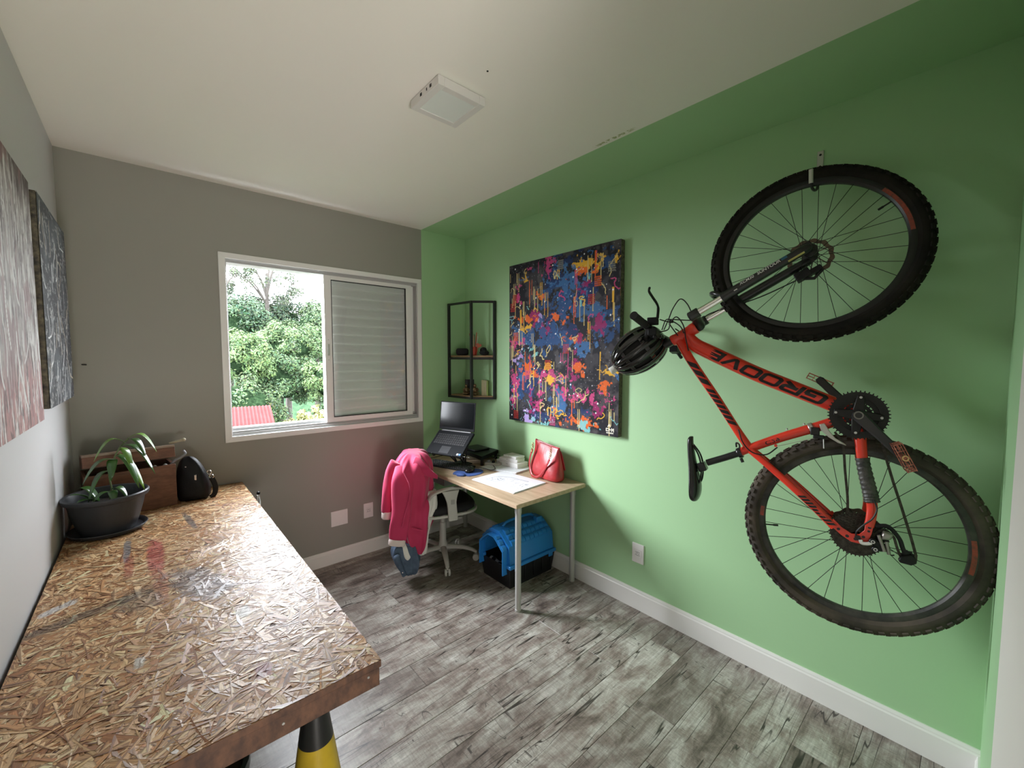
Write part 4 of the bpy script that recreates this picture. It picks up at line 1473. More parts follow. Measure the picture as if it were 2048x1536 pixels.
# ================================================================== DESK IN THE CORNER
m_desk = M('oak_laminate', (0.56, 0.42, 0.29), 0.38, noise=(5.0, (0.40, 0.28, 0.18)), stretch=(7, 0.7, 7), bump=(60, 0.05))
m_leg = M('grey_lacquered_steel', (0.50, 0.50, 0.48), 0.35, metal=0.3)
DZT = 0.705
dk = thing('desk', (-0.33, -0.73, 0), 'oak-topped corner desk on round grey metal legs', 'desk')
g = G(); g.bb(-0.655, -0.015, -1.442, -0.016, DZT - 0.025, DZT)
obj('desk_top', g, m_desk, dk, bevel=0.0012)
for x, y in ((-0.578, -1.372), (-0.056, -1.362), (-0.578, -0.09), (-0.075, -0.09)):
    g = G()
    g.lathe((x, y, 0), (0, 0, 1), [(0.020, 0), (0.020, 0.012), (0.0185, 0.013), (0.0185, 0.62), (0.021, 0.621), (0.021, 0.675), (0.034, 0.676), (0.034, 0.6798)], 28)
    obj('leg', g, m_leg, dk)
g = G(); g.bb(-0.62, -0.54, -0.60, -0.44, 0.61, 0.6798)
obj('drawer_box', g, M('grey_steel_box', (0.30, 0.30, 0.29), 0.5), dk, bevel=0.004)
ZD = DZT

# laptop on its stand
Wd = unit((0.32, -0.947, 0))
HL = V3((-0.475, -0.300, 0.985))
HR = HL + Wd * 0.345
bk = V3((0.161, 0.054, 0.148)); bl = np.linalg.norm(bk); bk = bk / bl
bl = 0.232
nrmb = unit(np.cross(Wd, bk)); nrmb = nrmb if nrmb[2] > 0 else -nrmb
m_lap = M('laptop_dark_grey', (0.012, 0.013, 0.015), 0.55, spec=0.1)
m_scr = M('laptop_screen', (0.004, 0.005, 0.006), 0.14, spec=0.22)
lt = thing('laptop', tuple((HL + HR) / 2 - bk * 0.12 - V3((0, 0, 0.01))), 'open dark laptop with a black screen, raised on a stand', 'laptop')
g = G(); FL_, FR_ = HL - bk * bl, HR - bk * bl
g.hexa([FL_ - nrmb * 0.016, HL - nrmb * 0.020, HR - nrmb * 0.020, FR_ - nrmb * 0.016][::-1] + [FL_, HL, HR, FR_][::-1])
obj('base', g, m_lap, lt, bevel=0.003)


def onb(a, b, h=0.0):
    """a: across 0..1, b: from the front edge 0..1"""
    return FL_ + (FR_ - FL_) * a + (HL - FL_) * b + nrmb * h


g = G()
for r_ in range(5):
    for k in range(15):
        a0 = 0.07 + k * 0.0575
        b0 = 0.42 + r_ * 0.088
        p = [onb(a0, b0, 0.0002), onb(a0 + 0.049, b0, 0.0002), onb(a0 + 0.049, b0 + 0.072, 0.0002), onb(a0, b0 + 0.072, 0.0002)]
        g.hexa(p + [q + nrmb * 0.0018 for q in p])
m_key = M('laptop_key', (0.018, 0.018, 0.020), 0.5)
obj('keys', g, m_key, lt, kind='stuff', smooth=False)
g = G(); p = [onb(0.36, 0.06, 0.0001), onb(0.62, 0.06, 0.0001), onb(0.62, 0.34, 0.0001), onb(0.36, 0.34, 0.0001)]
g.hexa(p + [q + nrmb * 0.0006 for q in p])
obj('touchpad', g, M('touchpad', (0.03, 0.031, 0.034), 0.35), lt, smooth=False)
for a0, cc in ((0.86, (0.75, 0.76, 0.78)), (0.92, (0.10, 0.25, 0.55))):
    g = G(); p = [onb(a0, 0.05, 0.0002), onb(a0 + 0.045, 0.05, 0.0002), onb(a0 + 0.045, 0.12, 0.0002), onb(a0, 0.12, 0.0002)]
    g.hexa(p + [q + nrmb * 0.0004 for q in p])
    obj('sticker', g, M('sticker_%d' % int(a0 * 100), cc, 0.4), lt, smooth=False)
up_s = unit((0.10, 0.03, 1.0))
ns = unit(np.cross(up_s, Wd)); ns = ns if ns[0] < 0 else -ns      # towards the user
S0, S1 = HL + V3((0, 0, 0.006)), HR + V3((0, 0, 0.006))
g = G()
p = [S0, S1, S1 - ns * 0.007, S0 - ns * 0.007]
if np.cross(p[1] - p[0], p[3] - p[0])[2] < 0:
    p = p[::-1]
g.hexa(p + [q + up_s * 0.226 for q in p])
scr = obj('screen_lid', g, m_lap, lt, bevel=0.0025)
g = G()
A_, B_ = S0 + Wd * 0.008 + up_s * 0.022 + ns * 0.0002, S1 - Wd * 0.008 + up_s * 0.022 + ns * 0.0002
p = [A_, B_, B_ + up_s * 0.197, A_ + up_s * 0.197]
g.add(p + [q + ns * 0.0006 for q in p], [(4, 5, 6, 7), (7, 6, 5, 4), (0, 1, 5, 4), (1, 2, 6, 5), (2, 3, 7, 6), (3, 0, 4, 7)][0:1] + [(0, 1, 5, 4), (1, 2, 6, 5), (2, 3, 7, 6), (3, 0, 4, 7)])
obj('display', g, m_scr, scr, smooth=False)
g = G(); g.tube([HL + Wd * 0.03 - nrmb * 0.004, HR - Wd * 0.03 - nrmb * 0.004], 0.0075, 10)
obj('hinge', g, M('hinge_grey', (0.16, 0.16, 0.165), 0.4, metal=0.5), lt)
# stand
std = thing('laptop_stand', (-0.40, -0.43, ZD), 'black folding stand under the open laptop', 'laptop stand')
mid = lambda a, b, h: onb(a, b, h)
g = G(); g.bb(-0.375, -0.290, -0.50, -0.36, ZD + 0.0005, ZD + 0.008)
obj('foot_plate', g, m_blackm, std, bevel=0.002)
for a in (0.22, 0.78):
    pf_, pb_ = mid(a, 0.08, -0.028), mid(a, 0.85, -0.0295)
    g = G(); g.tube([V3((-0.365, -0.43 + (0.06 - 0.12 * (a > 0.5)), ZD + 0.008)), V3((-0.42, -0.44 + (0.08 - 0.16 * (a > 0.5)), ZD + 0.07)), pf_], 0.006, 8); obj('arm', g, m_blackm, std)
    g = G(); g.tube([V3((-0.355, -0.43 + (0.06 - 0.12 * (a > 0.5)), ZD + 0.008)), V3((pb_[0] + 0.012, pb_[1], 0.86)), pb_], 0.006, 8); obj('arm', g, m_blackm, std)
    g = G(); g.tube([pf_ - bk * 0.02, pb_], 0.006, 8); obj('rail', g, m_blackm, std)
    g = G(); q0 = mid(a, -0.02, -0.024); g.tube([q0, q0 + nrmb * 0.034], 0.004, 8); obj('stop', g, m_blackm, std)

# keyboard
kv = unit((0.947, 0.32, 0)); K0 = V3((-0.605, -0.262, ZD + 0.001))
kb = thing('keyboard', tuple(K0 + Wd * 0.2 + kv * 0.07), 'black full-size keyboard in front of the laptop', 'keyboard')
g = G()
p = [K0, K0 + Wd * 0.42, K0 + Wd * 0.42 + kv * 0.135, K0 + kv * 0.135]
if np.cross(p[1] - p[0], p[3] - p[0])[2] < 0:
    p = p[::-1]
g.hexa(p + [q + V3((0, 0, 0.010 + 0.008 * ((q - K0) @ kv) / 0.135)) for q in p])
obj('case', g, m_black, kb, bevel=0.002)
g = G()
for r_ in range(6):
    for k in range(20):
        o2 = K0 + Wd * (0.010 + k * 0.0201) + kv * (0.008 + r_ * 0.0205) + V3((0, 0, 0.0115 + 0.008 * (r_ * 0.0205 + 0.008) / 0.135))
        p = [o2, o2 + Wd * 0.0168, o2 + Wd * 0.0168 + kv * 0.0168, o2 + kv * 0.0168][::-1]
        ctr = sum(p) / 4
        g.hexa(p + [ctr + (q - ctr) * 0.78 + V3((0, 0, 0.007)) for q in p])
obj('keys', g, M('keyboard_key', (0.03, 0.03, 0.032), 0.4), kb, kind='stuff', smooth=False)

# mouse pad and mouse
mp_ = thing('mouse_pad', (-0.465, -0.688, ZD), 'blue oval mouse pad with a wrist rest', 'mouse pad')
ring = []
for k in range(48):
    a = 2 * PI * k / 48
    r_ = 0.103 * (1 + 0.05 * math.cos(2 * a)) - (0.018 * math.exp(-((abs(a - PI * 1.12) - 0.42) / 0.16) ** 2))
    ring.append(V3((-0.465 + r_ * math.cos(a) * 1.12, -0.688 + r_ * math.sin(a), ZD + 0.0006)))
g = G(); g.prism(ring, (0, 0, 0.003))
m_pad = M('blue_pad_fabric', (0.055, 0.11, 0.33), 0.75, noise=(200, (0.04, 0.085, 0.27)))
obj('pad', g, m_pad, mp_)
g = G(); g.ell((-0.548, -0.712, ZD + 0.0085), (0.026, 0.042, 0.009), 20, 10)
obj('wrist_rest', g, m_pad, mp_)
ms = thing('mouse', (-0.445, -0.683, ZD + 0.0038), 'black computer mouse on the blue mouse pad', 'mouse')
g = G()
mr = []
for i, (zz, s_) in enumerate(((0, 0.92), (0.006, 1.0), (0.015, 0.98), (0.024, 0.86), (0.031, 0.62), (0.034, 0.3), (0.0345, 0.05))):
    mr.append([V3((-0.445, -0.683, ZD + 0.0042 + zz)) + (kv * 0.052 * math.cos(a) + Wd * 0.031 * math.sin(a) * (1 - 0.12 * math.cos(a))) * s_ for a in np.linspace(0, 2 * PI, 25)[:-1]])
g.rings(mr)
obj('shell', g, M('mouse_black', (0.01, 0.01, 0.011), 0.25), ms, sub=1, angle=80)
g = G(); g.lathe(V3((-0.445, -0.683, ZD + 0.032)) + kv * 0.022 - Wd * 0.003, Wd, [(0.008, 0), (0.008, 0.006)], 14)
obj('wheel', g, M('mouse_wheel', (0.2, 0.2, 0.2), 0.5), ms)

# black flat riser with a slim black drive box on it, white adapter and cables under it
rs_ = thing('riser', (-0.17, -0.43, ZD), 'wide black flat riser with a chrome front edge behind the laptop', 'desk riser')
Fp, Rp, Lp_ = V3((-0.276, -0.606, 0.752)), V3((-0.012, -0.495, 0.752)), V3((-0.325, -0.430, 0.752))
Bp_ = V3((-0.030, -0.20, 0.752))
g = G()
poly = [Fp, Rp, Bp_, Lp_ + V3((0.07, 0.12, 0))]
g.prism([q for q in poly], (0, 0, 0.030))
obj('top', g, m_black, rs_, bevel=0.003)
g = G(); d_ = unit(Fp - Lp_)
g.tube([Lp_ + V3((0.0, 0.04, 0.003)), Fp - d_ * 0.01 + V3((-0.001, 0, 0.003))], 0.0028, 8)
obj('edge_strip', g, m_chrome, rs_)
for q in (Fp + V3((0.018, 0.02, 0)), Rp + V3((-0.02, 0.012, 0)), Bp_ + V3((-0.02, -0.02, 0)), Lp_ + V3((0.05, 0.08, 0))):
    g = G(); g.lathe((q[0], q[1], ZD + 0.0005), (0, 0, 1), [(0.012, 0), (0.012, 0.0462)], 12)
    obj('leg', g, m_black, rs_)
g = G(); g.bb(-0.22, -0.06, -0.44, -0.26, 0.7825, 0.800)
tag(obj('hub_box', g, M('black_gloss_box', (0.010, 0.010, 0.011), 0.3), bevel=0.008), 'slim black box lying on the black riser behind the laptop', 'device')
ps = thing('power_strip', (-0.235, -0.63, ZD), 'small white power strip with plugs between the riser and the white boxes', 'power strip')
g = G(); g.box((-0.20, -0.66, ZD + 0.0145), (0.055, 0.13, 0.027), ax=((0.9, 0.43, 0), (-0.43, 0.9, 0), (0, 0, 1)))
obj('strip_body', g, M('off_white_plastic', (0.50, 0.49, 0.45), 0.4), ps, bevel=0.003)
for k in range(3):
    g = G(); c0 = V3((-0.20, -0.66, ZD + 0.028)) + V3((-0.43, 0.9, 0)) * (k - 1) * 0.04
    g.lathe(c0, (0, 0, 1), [(0.013, 0), (0.013, 0.014), (0.009, 0.018)], 14)
    obj('plug', g, m_black if k % 2 else M('grey_plug', (0.3, 0.3, 0.3), 0.5), ps)
for i, (pts_, lb) in enumerate((([(-0.235, -0.70, ZD + 0.020), (-0.275, -0.775, ZD + 0.016), (-0.315, -0.775, ZD + 0.012), (-0.335, -0.71, ZD + 0.016), (-0.375, -0.66, ZD + 0.022)], 'thin black cable looping over the desk beside the mouse pad'),
                               ([(-0.20, -0.66, ZD + 0.05), (-0.12, -0.62, ZD + 0.065), (-0.06, -0.60, ZD + 0.03), (-0.03, -0.57, ZD + 0.006), (-0.03, -0.40, ZD + 0.006)], 'black cable running from the power strip to the wall corner'),
                               ([(-0.62, -0.20, ZD + 0.006), (-0.55, -0.14, ZD + 0.02), (-0.45, -0.12, ZD + 0.006), (-0.30, -0.10, ZD + 0.006)], 'dark cable behind the keyboard at the far end of the desk'))):
    g = G(); g.tube(bez(pts_, 6), 0.0026, 6)
    tag(obj('cable', g, m_black), lb, 'cable')
g = G(); g.box((-0.57, -0.135, ZD + 0.016), (0.07, 0.045, 0.03), ax=(kv, -Wd, (0, 0, 1)))
tag(obj('power_adapter', g, M('grey_adapter', (0.20, 0.20, 0.19), 0.5), bevel=0.004), 'grey power adapter at the far left end of the desk', 'adapter')

# papers
m_paper = M('paper', (0.76, 0.77, 0.80), 0.7)
m_ink = M('plan_ink', (0.20, 0.22, 0.30), 0.8)


def sheetset(name, Lp, Tp, Rp_, Bp, z, h, label, n=1):
    t = thing(name, tuple((V3((*Lp, z)) + V3((*Rp_, z))) / 2), label, 'papers')
    for k in range(n):
        o = V3((0.004 * k * (-1) ** k, 0.003 * k, 0))
        g = G()
        g.prism([V3((*q, z + h * k)) + o for q in (Lp, Bp, Rp_, Tp)], (0, 0, h * 0.9))
        obj('sheet', g, m_paper, t, smooth=False)
    return t


PL, PT, PR, PB = (-0.554, -0.863), (-0.262, -0.846), (-0.222, -1.262), (-0.535, -1.284)
dr = sheetset('drawing_papers', PL, PT, PR, PB, ZD + 0.0006, 0.0022, 'stack of white sheets with a printed floor plan at the front of the desk', 3)
zi = ZD + 0.0006 + 0.0066 + 0.0001


def onp(a, b, z=zi):
    p = V3((*PB, z)) * (1 - a) * (1 - b) + V3((*PR, z)) * 0
    q = (1 - a) * ((1 - b) * V3((*PB, z)) + b * V3((*PL, z))) + a * ((1 - b) * V3((*PR, z)) + b * V3((*PT, z)))
    return q


g = G()
ir = random.Random(9)


def ink(a0, b0, a1, b1, w=0.0016):
    p, q = onp(a0, b0), onp(a1, b1)
    d = unit(q - p); s_ = V3((-d[1], d[0], 0)) * w / 2
    g.add([p - s_, q - s_, q + s_, p + s_], [(0, 1, 2, 3)])


for (a, b, c, d) in ((.25, .62, .55, .62), (.25, .62, .25, .84), (.55, .62, .55, .84), (.25, .84, .55, .84), (.40, .62, .40, .74), (.25, .73, .40, .73), (.47, .70, .55, .70),
                     (.60, .84, .78, .62), (.78, .62, .80, .24), (.60, .82, .74, .60), (.74, .60, .76, .24), (.76, .24, .80, .24), (.62, .55, .72, .42), (.50, .45, .62, .45)):
    ink(a, b, c, d, 0.0028)
for k in range(26):
    a, b = ir.uniform(0.18, 0.6), ir.uniform(0.12, 0.60)
    ink(a, b, a + ir.uniform(0.03, 0.10), b, 0.0022)
for k in range(10):
    a, b = ir.uniform(0.28, 0.55), ir.uniform(0.62, 0.82)
    ink(a, b, a + 0.03, b + 0.0, 0.006)
obj('printed_plan', g, m_ink, dr, smooth=False, kind='stuff')
mg = sheetset('magazines', (-0.335, -0.655), (-0.05, -0.62), (-0.035, -0.935), (-0.225, -0.96), ZD + 0.0006, 0.0036, 'loose white sheets and magazines under the white boxes', 3)
zt = ZD + 0.0006 + 0.0036 * 3
# product boxes
m_cbx = M('white_carton', (0.86, 0.85, 0.84), 0.45)
m_cbt = M('grey_print', (0.35, 0.35, 0.35), 0.6)


def carton(x0, x1, y0, y1, z0, h, rot, label, band=False):
    c = V3(((x0 + x1) / 2, (y0 + y1) / 2, z0))
    t = thing('carton', tuple(c), label, 'box', 'white cartons stacked on the desk')
    X = V3((math.cos(rot), math.sin(rot), 0)); Y = V3((-math.sin(rot), math.cos(rot), 0))
    g = G(); g.box(c + V3((0, 0, h * 0.30)), (x1 - x0 - 0.0015, y1 - y0 - 0.0015, h * 0.60), ax=(X, Y, (0, 0, 1)))
    obj('tray', g, m_cbx, t, bevel=0.0008)
    g = G(); g.box(c + V3((0, 0, h * 0.80)), (x1 - x0, y1 - y0, h * 0.396), ax=(X, Y, (0, 0, 1)))
    l = obj('lid', g, m_cbx, t, bevel=0.0008)
    g = G()
    vs, fs = text_polys('iPad' if not band else 'iPhone', 0.0)
    k = 0.013
    wid = max(v[0] for v in vs) * k
    o2 = c - X * ((x1 - x0) / 2 + 0.0003) + Y * (wid / 2) + V3((0, 0, h * 0.42))
    g.add([o2 - Y * v[0] * k + V3((0, 0, v[1] * k)) for v in vs], fs)
    obj('print', g, m_cbt, t, smooth=False)
    return t


carton(-0.148, -0.030, -0.880, -0.640, zt, 0.036, 0.05, 'largest white carton, lowest of the stack beside the red handbag')
carton(-0.136, -0.040, -0.850, -0.665, zt + 0.0365, 0.022, 0.16, 'flat white carton on top of the largest one', True)
carton(-0.118, -0.022, -0.835, -0.690, zt + 0.059, 0.018, 0.02, 'small white carton topmost of the stack against the green wall', True)

# red handbag
m_red = M('red_leather', (0.44, 0.024, 0.030), 0.36, noise=(10, (0.28, 0.014, 0.020)), bump=(30, 0.35, 0.004), coat=0.15)
rb = thing('red_handbag', (-0.115, -1.165, ZD), 'red leather handbag with chain-linked straps standing on the desk', 'bag')
ub = unit((-0.035, -0.30, 0)); vb = unit((0.30, -0.035, 0))
rings_ = []
for (zz, hw, hd, ofs, fw) in ((0.001, 0.140, 0.050, 0.012, 0.0), (0.010, 0.158, 0.060, 0.010, 0.0), (0.05, 0.160, 0.062, 0.008, 0.003), (0.10, 0.152, 0.052, 0.004, 0.006),
                              (0.15, 0.144, 0.038, 0.0, 0.006), (0.20, 0.138, 0.025, -0.004, 0.004), (0.238, 0.136, 0.017, -0.006, 0.003), (0.250, 0.136, 0.013, -0.006, 0.002)):
    ring = []
    for k in range(44):
        a = 2 * PI * k / 44
        ca, sa = math.cos(a), math.sin(a)
        x_ = hw * math.copysign(abs(ca) ** 0.55, ca)
        y_ = hd * math.copysign(abs(sa) ** 0.7, sa)
        y_ += fw * math.sin(4 * x_ / hw + zz * 30) + fw * 0.6 * math.sin(9 * x_ / hw - zz * 50)
        zt_ = zz - (0.012 * (x_ / hw) if zz > 0.22 else 0) - 0.008 * (1 - (x_ / hw) ** 2) * (zz > 0.22)
        ring.append(V3((-0.112, -1.155, ZD + zt_)) + ub * (x_ + ofs) + vb * (y_ + 0.02 * (zz / 0.25)))
    rings_.append(ring)
# inner fold so that the mouth reads as open
for (dz, s_) in ((-0.012, 0.9), (-0.05, 0.85)):
    base_r = rings_[7]
    c0 = sum(base_r) / len(base_r)
    rings_.append([c0 + (q - c0) * np.array([s_ * 0.7, s_, 1]) + V3((0, 0, dz)) for q in base_r])
g = G(); g.rings(rings_)
obj('bag_body', g, m_red, rb, sub=1, angle=75)


def strap(pts_, nm='strap'):
    g = G(); g.tube(bez(pts_, 7), 0.0085, 8, up=tuple(-vb), flat=(0.3, 1.0))
    obj(nm, g, m_red, rb)


fb = lambda a, z, o=0.0: V3((-0.112, -1.155, ZD + z)) + ub * a - vb * (0.066 - 0.040 * max(0, z) / 0.25 + o)
strap([fb(-0.112, 0.19, 0.004), fb(-0.122, 0.12, 0.006), fb(-0.112, 0.06, 0.006), fb(-0.07, 0.012, 0.010), fb(-0.02, -0.001 + 0.012, 0.014), fb(0.02, 0.03, 0.012), fb(0.07, 0.10, 0.008), fb(0.098, 0.16, 0.006)])
bb_ = lambda a, z, o=0.0: V3((-0.112, -1.155, ZD + z)) + ub * a + vb * (0.060 + o)
strap([bb_(0.100, 0.200, -0.045), bb_(0.122, 0.216, -0.040), bb_(0.140, 0.180, -0.032), bb_(0.150, 0.130, -0.026), bb_(0.156, 0.080, -0.018)])
m_gold = M('brass_chain', (0.55, 0.35, 0.16), 0.3, metal=0.9)
for a0 in (-0.108, 0.098):
    for k in range(5):
        g = G(); c0 = fb(a0 + 0.004 * (k % 2), 0.175 + 0.014 * k, 0.006)
        A1, A2 = (ub, V3((0, 0, 1))) if k % 2 else (vb, V3((0, 0, 1)))
        g.tube([c0 + A1 * 0.007 * math.cos(t) + A2 * 0.010 * math.sin(t) for t in np.linspace(0, 2 * PI, 13)[:-1]], 0.0022, 6, closed=True)
        obj('chain_link', g, m_gold, rb)

# ================================================================== OFFICE CHAIR
m_ch = M('warm_grey_chair_plastic', (0.50, 0.49, 0.45), 0.42)
m_chf = M('black_mesh_fabric', (0.012, 0.012, 0.013), 0.9)
cc = V3((-0.575, -0.50, 0))
cf = unit((0.974, -0.23, 0)); cs = unit((-0.23, -0.974, 0))     # forward, towards the room
ch = thing('office_chair', tuple(cc), 'grey plastic office chair with black seat pushed under the desk', 'chair')
g = G(); g.lathe(cc, (0, 0, 1), [(0.030, 0.075), (0.036, 0.08), (0.036, 0.13), (0.026, 0.16), (0.026, 0.30), (0.021, 0.305), (0.021, 0.36), (0.014, 0.362), (0.014, 0.42)], 24)
obj('gas_column', g, m_ch, ch)
for k in range(5):
    a = math.radians(-115 + 72 * k)
    d = V3((math.cos(a), math.sin(a), 0))
    g = G(); g.tube(bez([cc + d * 0.02 + V3((0, 0, 0.105)), cc + d * 0.13 + V3((0, 0, 0.105)), cc + d * 0.215 + V3((0, 0, 0.088)), cc + d * 0.262 + V3((0, 0, 0.066))], 5), list(np.linspace(0.024, 0.014, 16)), 10, up=(0, 0, 1), flat=(0.8, 1.0))
    obj('leg', g, m_ch, ch)
    cst = node('caster', ch)
    e = cc + d * 0.258
    sd_ = V3((-d[1], d[0], 0))
    for s_ in (-1, 1):
        g = G(); g.lathe(e + V3((0, 0, 0.0265)) + sd_ * 0.006 * s_, sd_ * s_, [(0.0255, 0), (0.0262, 0.004), (0.024, 0.013), (0.012, 0.016)], 22)
        obj('wheel', g, m_ch, cst)
    g = G(); g.tube([e + V3((0, 0, 0.046)), e + V3((0, 0, 0.064))], 0.007, 8); g.tube([e + V3((0, 0, 0.03)) + sd_ * 0.02 + d * 0.0, e + V3((0, 0, 0.03)) - sd_ * 0.02], 0.005, 8)
    obj('fork', g, m_ch, cst, kind='stuff')
sc0 = cc + V3((0, 0, 0.44))
rr_ = []
for (zz, s_) in ((0.0, 0.90), (0.012, 0.99), (0.035, 1.0), (0.055, 0.95), (0.062, 0.8), (0.060, 0.3)):
    rr_.append([sc0 + V3((0, 0, zz - 0.01)) + (cf * 0.225 * math.copysign(abs(math.cos(a)) ** 0.6, math.cos(a)) + cs * 0.225 * math.copysign(abs(math.sin(a)) ** 0.6, math.sin(a))) * s_ for a in np.linspace(0, 2 * PI, 33)[:-1]])
g = G(); g.rings(rr_)
obj('seat', g, m_chf, ch, angle=60)
g = G()
pl_ = [sc0 + V3((0, 0, -0.012)) + cf * 0.235 * math.copysign(abs(math.cos(a)) ** 0.6, math.cos(a)) + cs * 0.235 * math.copysign(abs(math.sin(a)) ** 0.6, math.sin(a)) for a in np.linspace(0, 2 * PI, 33)[:-1]]
g.tube(pl_, 0.010, 8, closed=True, up=(0, 0, 1), flat=(1.0, 0.6))
obj('seat_rim', g, m_ch, ch)
g = G(); g.box(cc + V3((0, 0, 0.412)), (0.20, 0.14, 0.03), ax=(cf, cs, (0, 0, 1)))
obj('mechanism', g, m_black, ch, bevel=0.006)
g = G(); g.tube([cc + V3((0, 0, 0.40)) + cs * 0.06 + cf * 0.05, cc + V3((0, 0, 0.385)) + cs * 0.16 + cf * 0.07], [0.006, 0.006], 8)
g.ell(cc + V3((0, 0, 0.383)) + cs * 0.175 + cf * 0.073, (0.026, 0.018, 0.008), 14, 8)
obj('lever', g, m_ch, ch)
for s_ in (1, -1):
    side = cs * 0.245 * s_
    arm_ = node('armrest', ch)
    c1_ = cc + side
    # broad curved pad
    g = G()
    pts_ = bez([c1_ - cf * 0.185 + V3((0, 0, 0.575)), c1_ - cf * 0.15 + V3((0, 0, 0.612)), c1_ - cf * 0.05 + V3((0, 0, 0.634)), c1_ + cf * 0.06 + V3((0, 0, 0.630)), c1_ + cf * 0.13 + V3((0, 0, 0.615))], 5)
    g.tube(pts_, [0.016] + [0.024] * 19 + [0.018], 12, up=(0, 0, 1), flat=(0.42, 1.15))
    obj('pad', g, m_ch, arm_)
    # upright, wide at the top and narrower below
    n_ = 10
    vs_ = []
    for i in range(n_ + 1):
        t = i / n_
        z_ = 0.40 + 0.222 * t
        w_ = 0.034 + 0.0 * t + 0.05 * max(0, t - 0.55) ** 1.6 * 2.2
        cx_ = -0.005 - 0.02 * t
        for dx, dy in ((-w_, -0.010), (w_, -0.010), (w_, 0.010), (-w_, 0.010)):
            vs_.append(c1_ + cf * (cx_ + dx) + cs * s_ * (dy + 0.008) + V3((0, 0, z_)))
    g = G(); g.rings([vs_[i * 4:i * 4 + 4] for i in range(n_ + 1)])
    obj('upright', g, m_ch, arm_, bevel=0.004)
    g = G(); g.box(c1_ + cs * s_ * 0.0195 - cf * 0.012 + V3((0, 0, 0.54)), (0.028, 0.003, 0.034), ax=(cf, cs * s_, (0, 0, 1)))
    obj('button', g, M('button_grey', (0.36, 0.35, 0.32), 0.5), arm_, bevel=0.002)
# back frame with mesh
bc = cc - cf * 0.255
g = G()
bp_ = bez([bc + cs * 0.06 + V3((0, 0, 0.50)), bc + cs * 0.19 + V3((0, 0, 0.53)), bc + cs * 0.18 - cf * 0.01 + V3((0, 0, 0.70)), bc + cs * 0.13 - cf * 0.015 + V3((0, 0, 0.81)), bc - cf * 0.02 + V3((0, 0, 0.835)),
           bc - cs * 0.13 - cf * 0.015 + V3((0, 0, 0.81)), bc - cs * 0.18 - cf * 0.01 + V3((0, 0, 0.70)), bc - cs * 0.19 + V3((0, 0, 0.53)), bc - cs * 0.06 + V3((0, 0, 0.50))], 6)
g.tube(bp_, 0.011, 8)
obj('back_frame', g, m_ch, ch)
g = G(); g.prism(bp_, tuple(cf * 0.004))
obj('backrest', g, m_chf, ch)
g = G(); g.tube(bez([cc - cf * 0.08 + V3((0, 0, 0.415)), bc + cf * 0.02 + V3((0, 0, 0.43)), bc - cf * 0.02 + V3((0, 0, 0.53)), bc - cf * 0.035 + V3((0, 0, 0.66))], 5), 0.014, 10)
obj('back_support', g, m_ch, ch)

# ================================================================== CLOTHES ON THE CHAIR
from mathutils import noise as mnoise
PV = unit((0.893, -0.45, 0)); VV = unit((0.45, 0.893, 0))
JP = V3((-0.90, -0.50, 0))


def jp(s, d, z):
    return JP + PV * s + VV * d + V3((0, 0, z))


def drape(levels, name, mat, parent, n=72, fold=0.010, seed=0.0, caps=True, sub=1, nf=7, **k):
    """levels: (z, s_left, s_right, depth_near, depth_far)"""
    # resample the levels smoothly
    L_ = bez([(z, a, b, ) for z, a, b, _, _ in levels], 4)
    D_ = bez([(0, a, b) for _, _, _, a, b in levels], 4)
    rr = []
    for q, w in zip(L_, D_):
        z, sl, sr_ = q
        dn, df = w[1], w[2]
        ring = []
        cs_, hs = (sl + sr_) / 2, (sr_ - sl) / 2
        cd, hd = (dn + df) / 2, (df - dn) / 2
        for i in range(n):
            a = 2 * PI * i / n
            ca, sa = math.cos(a), math.sin(a)
            x_ = hs * math.copysign(abs(ca) ** 0.75, ca)
            y_ = hd * math.copysign(abs(sa) ** 0.75, sa)
            f = fold * (math.sin(nf * a + 5.0 * z + seed) + 0.6 * math.sin((nf * 2 + 1) * a - 9 * z + seed * 2))
            f += fold * 2.2 * mnoise.noise(Vector((2.4 * a + seed, z * 9, seed)))
            f *= min(1.0, hs / 0.08)
            r0 = math.hypot(x_, y_) + 1e-6
            k_ = 1 + f / r0
            ring.append(jp(cs_ + x_ * k_, cd + y_ * k_, z))
        rr.append(ring)
    g = G(); g.rings(rr, caps=caps)
    return obj(name, g, mat, parent, sub=sub, angle=85, **k)


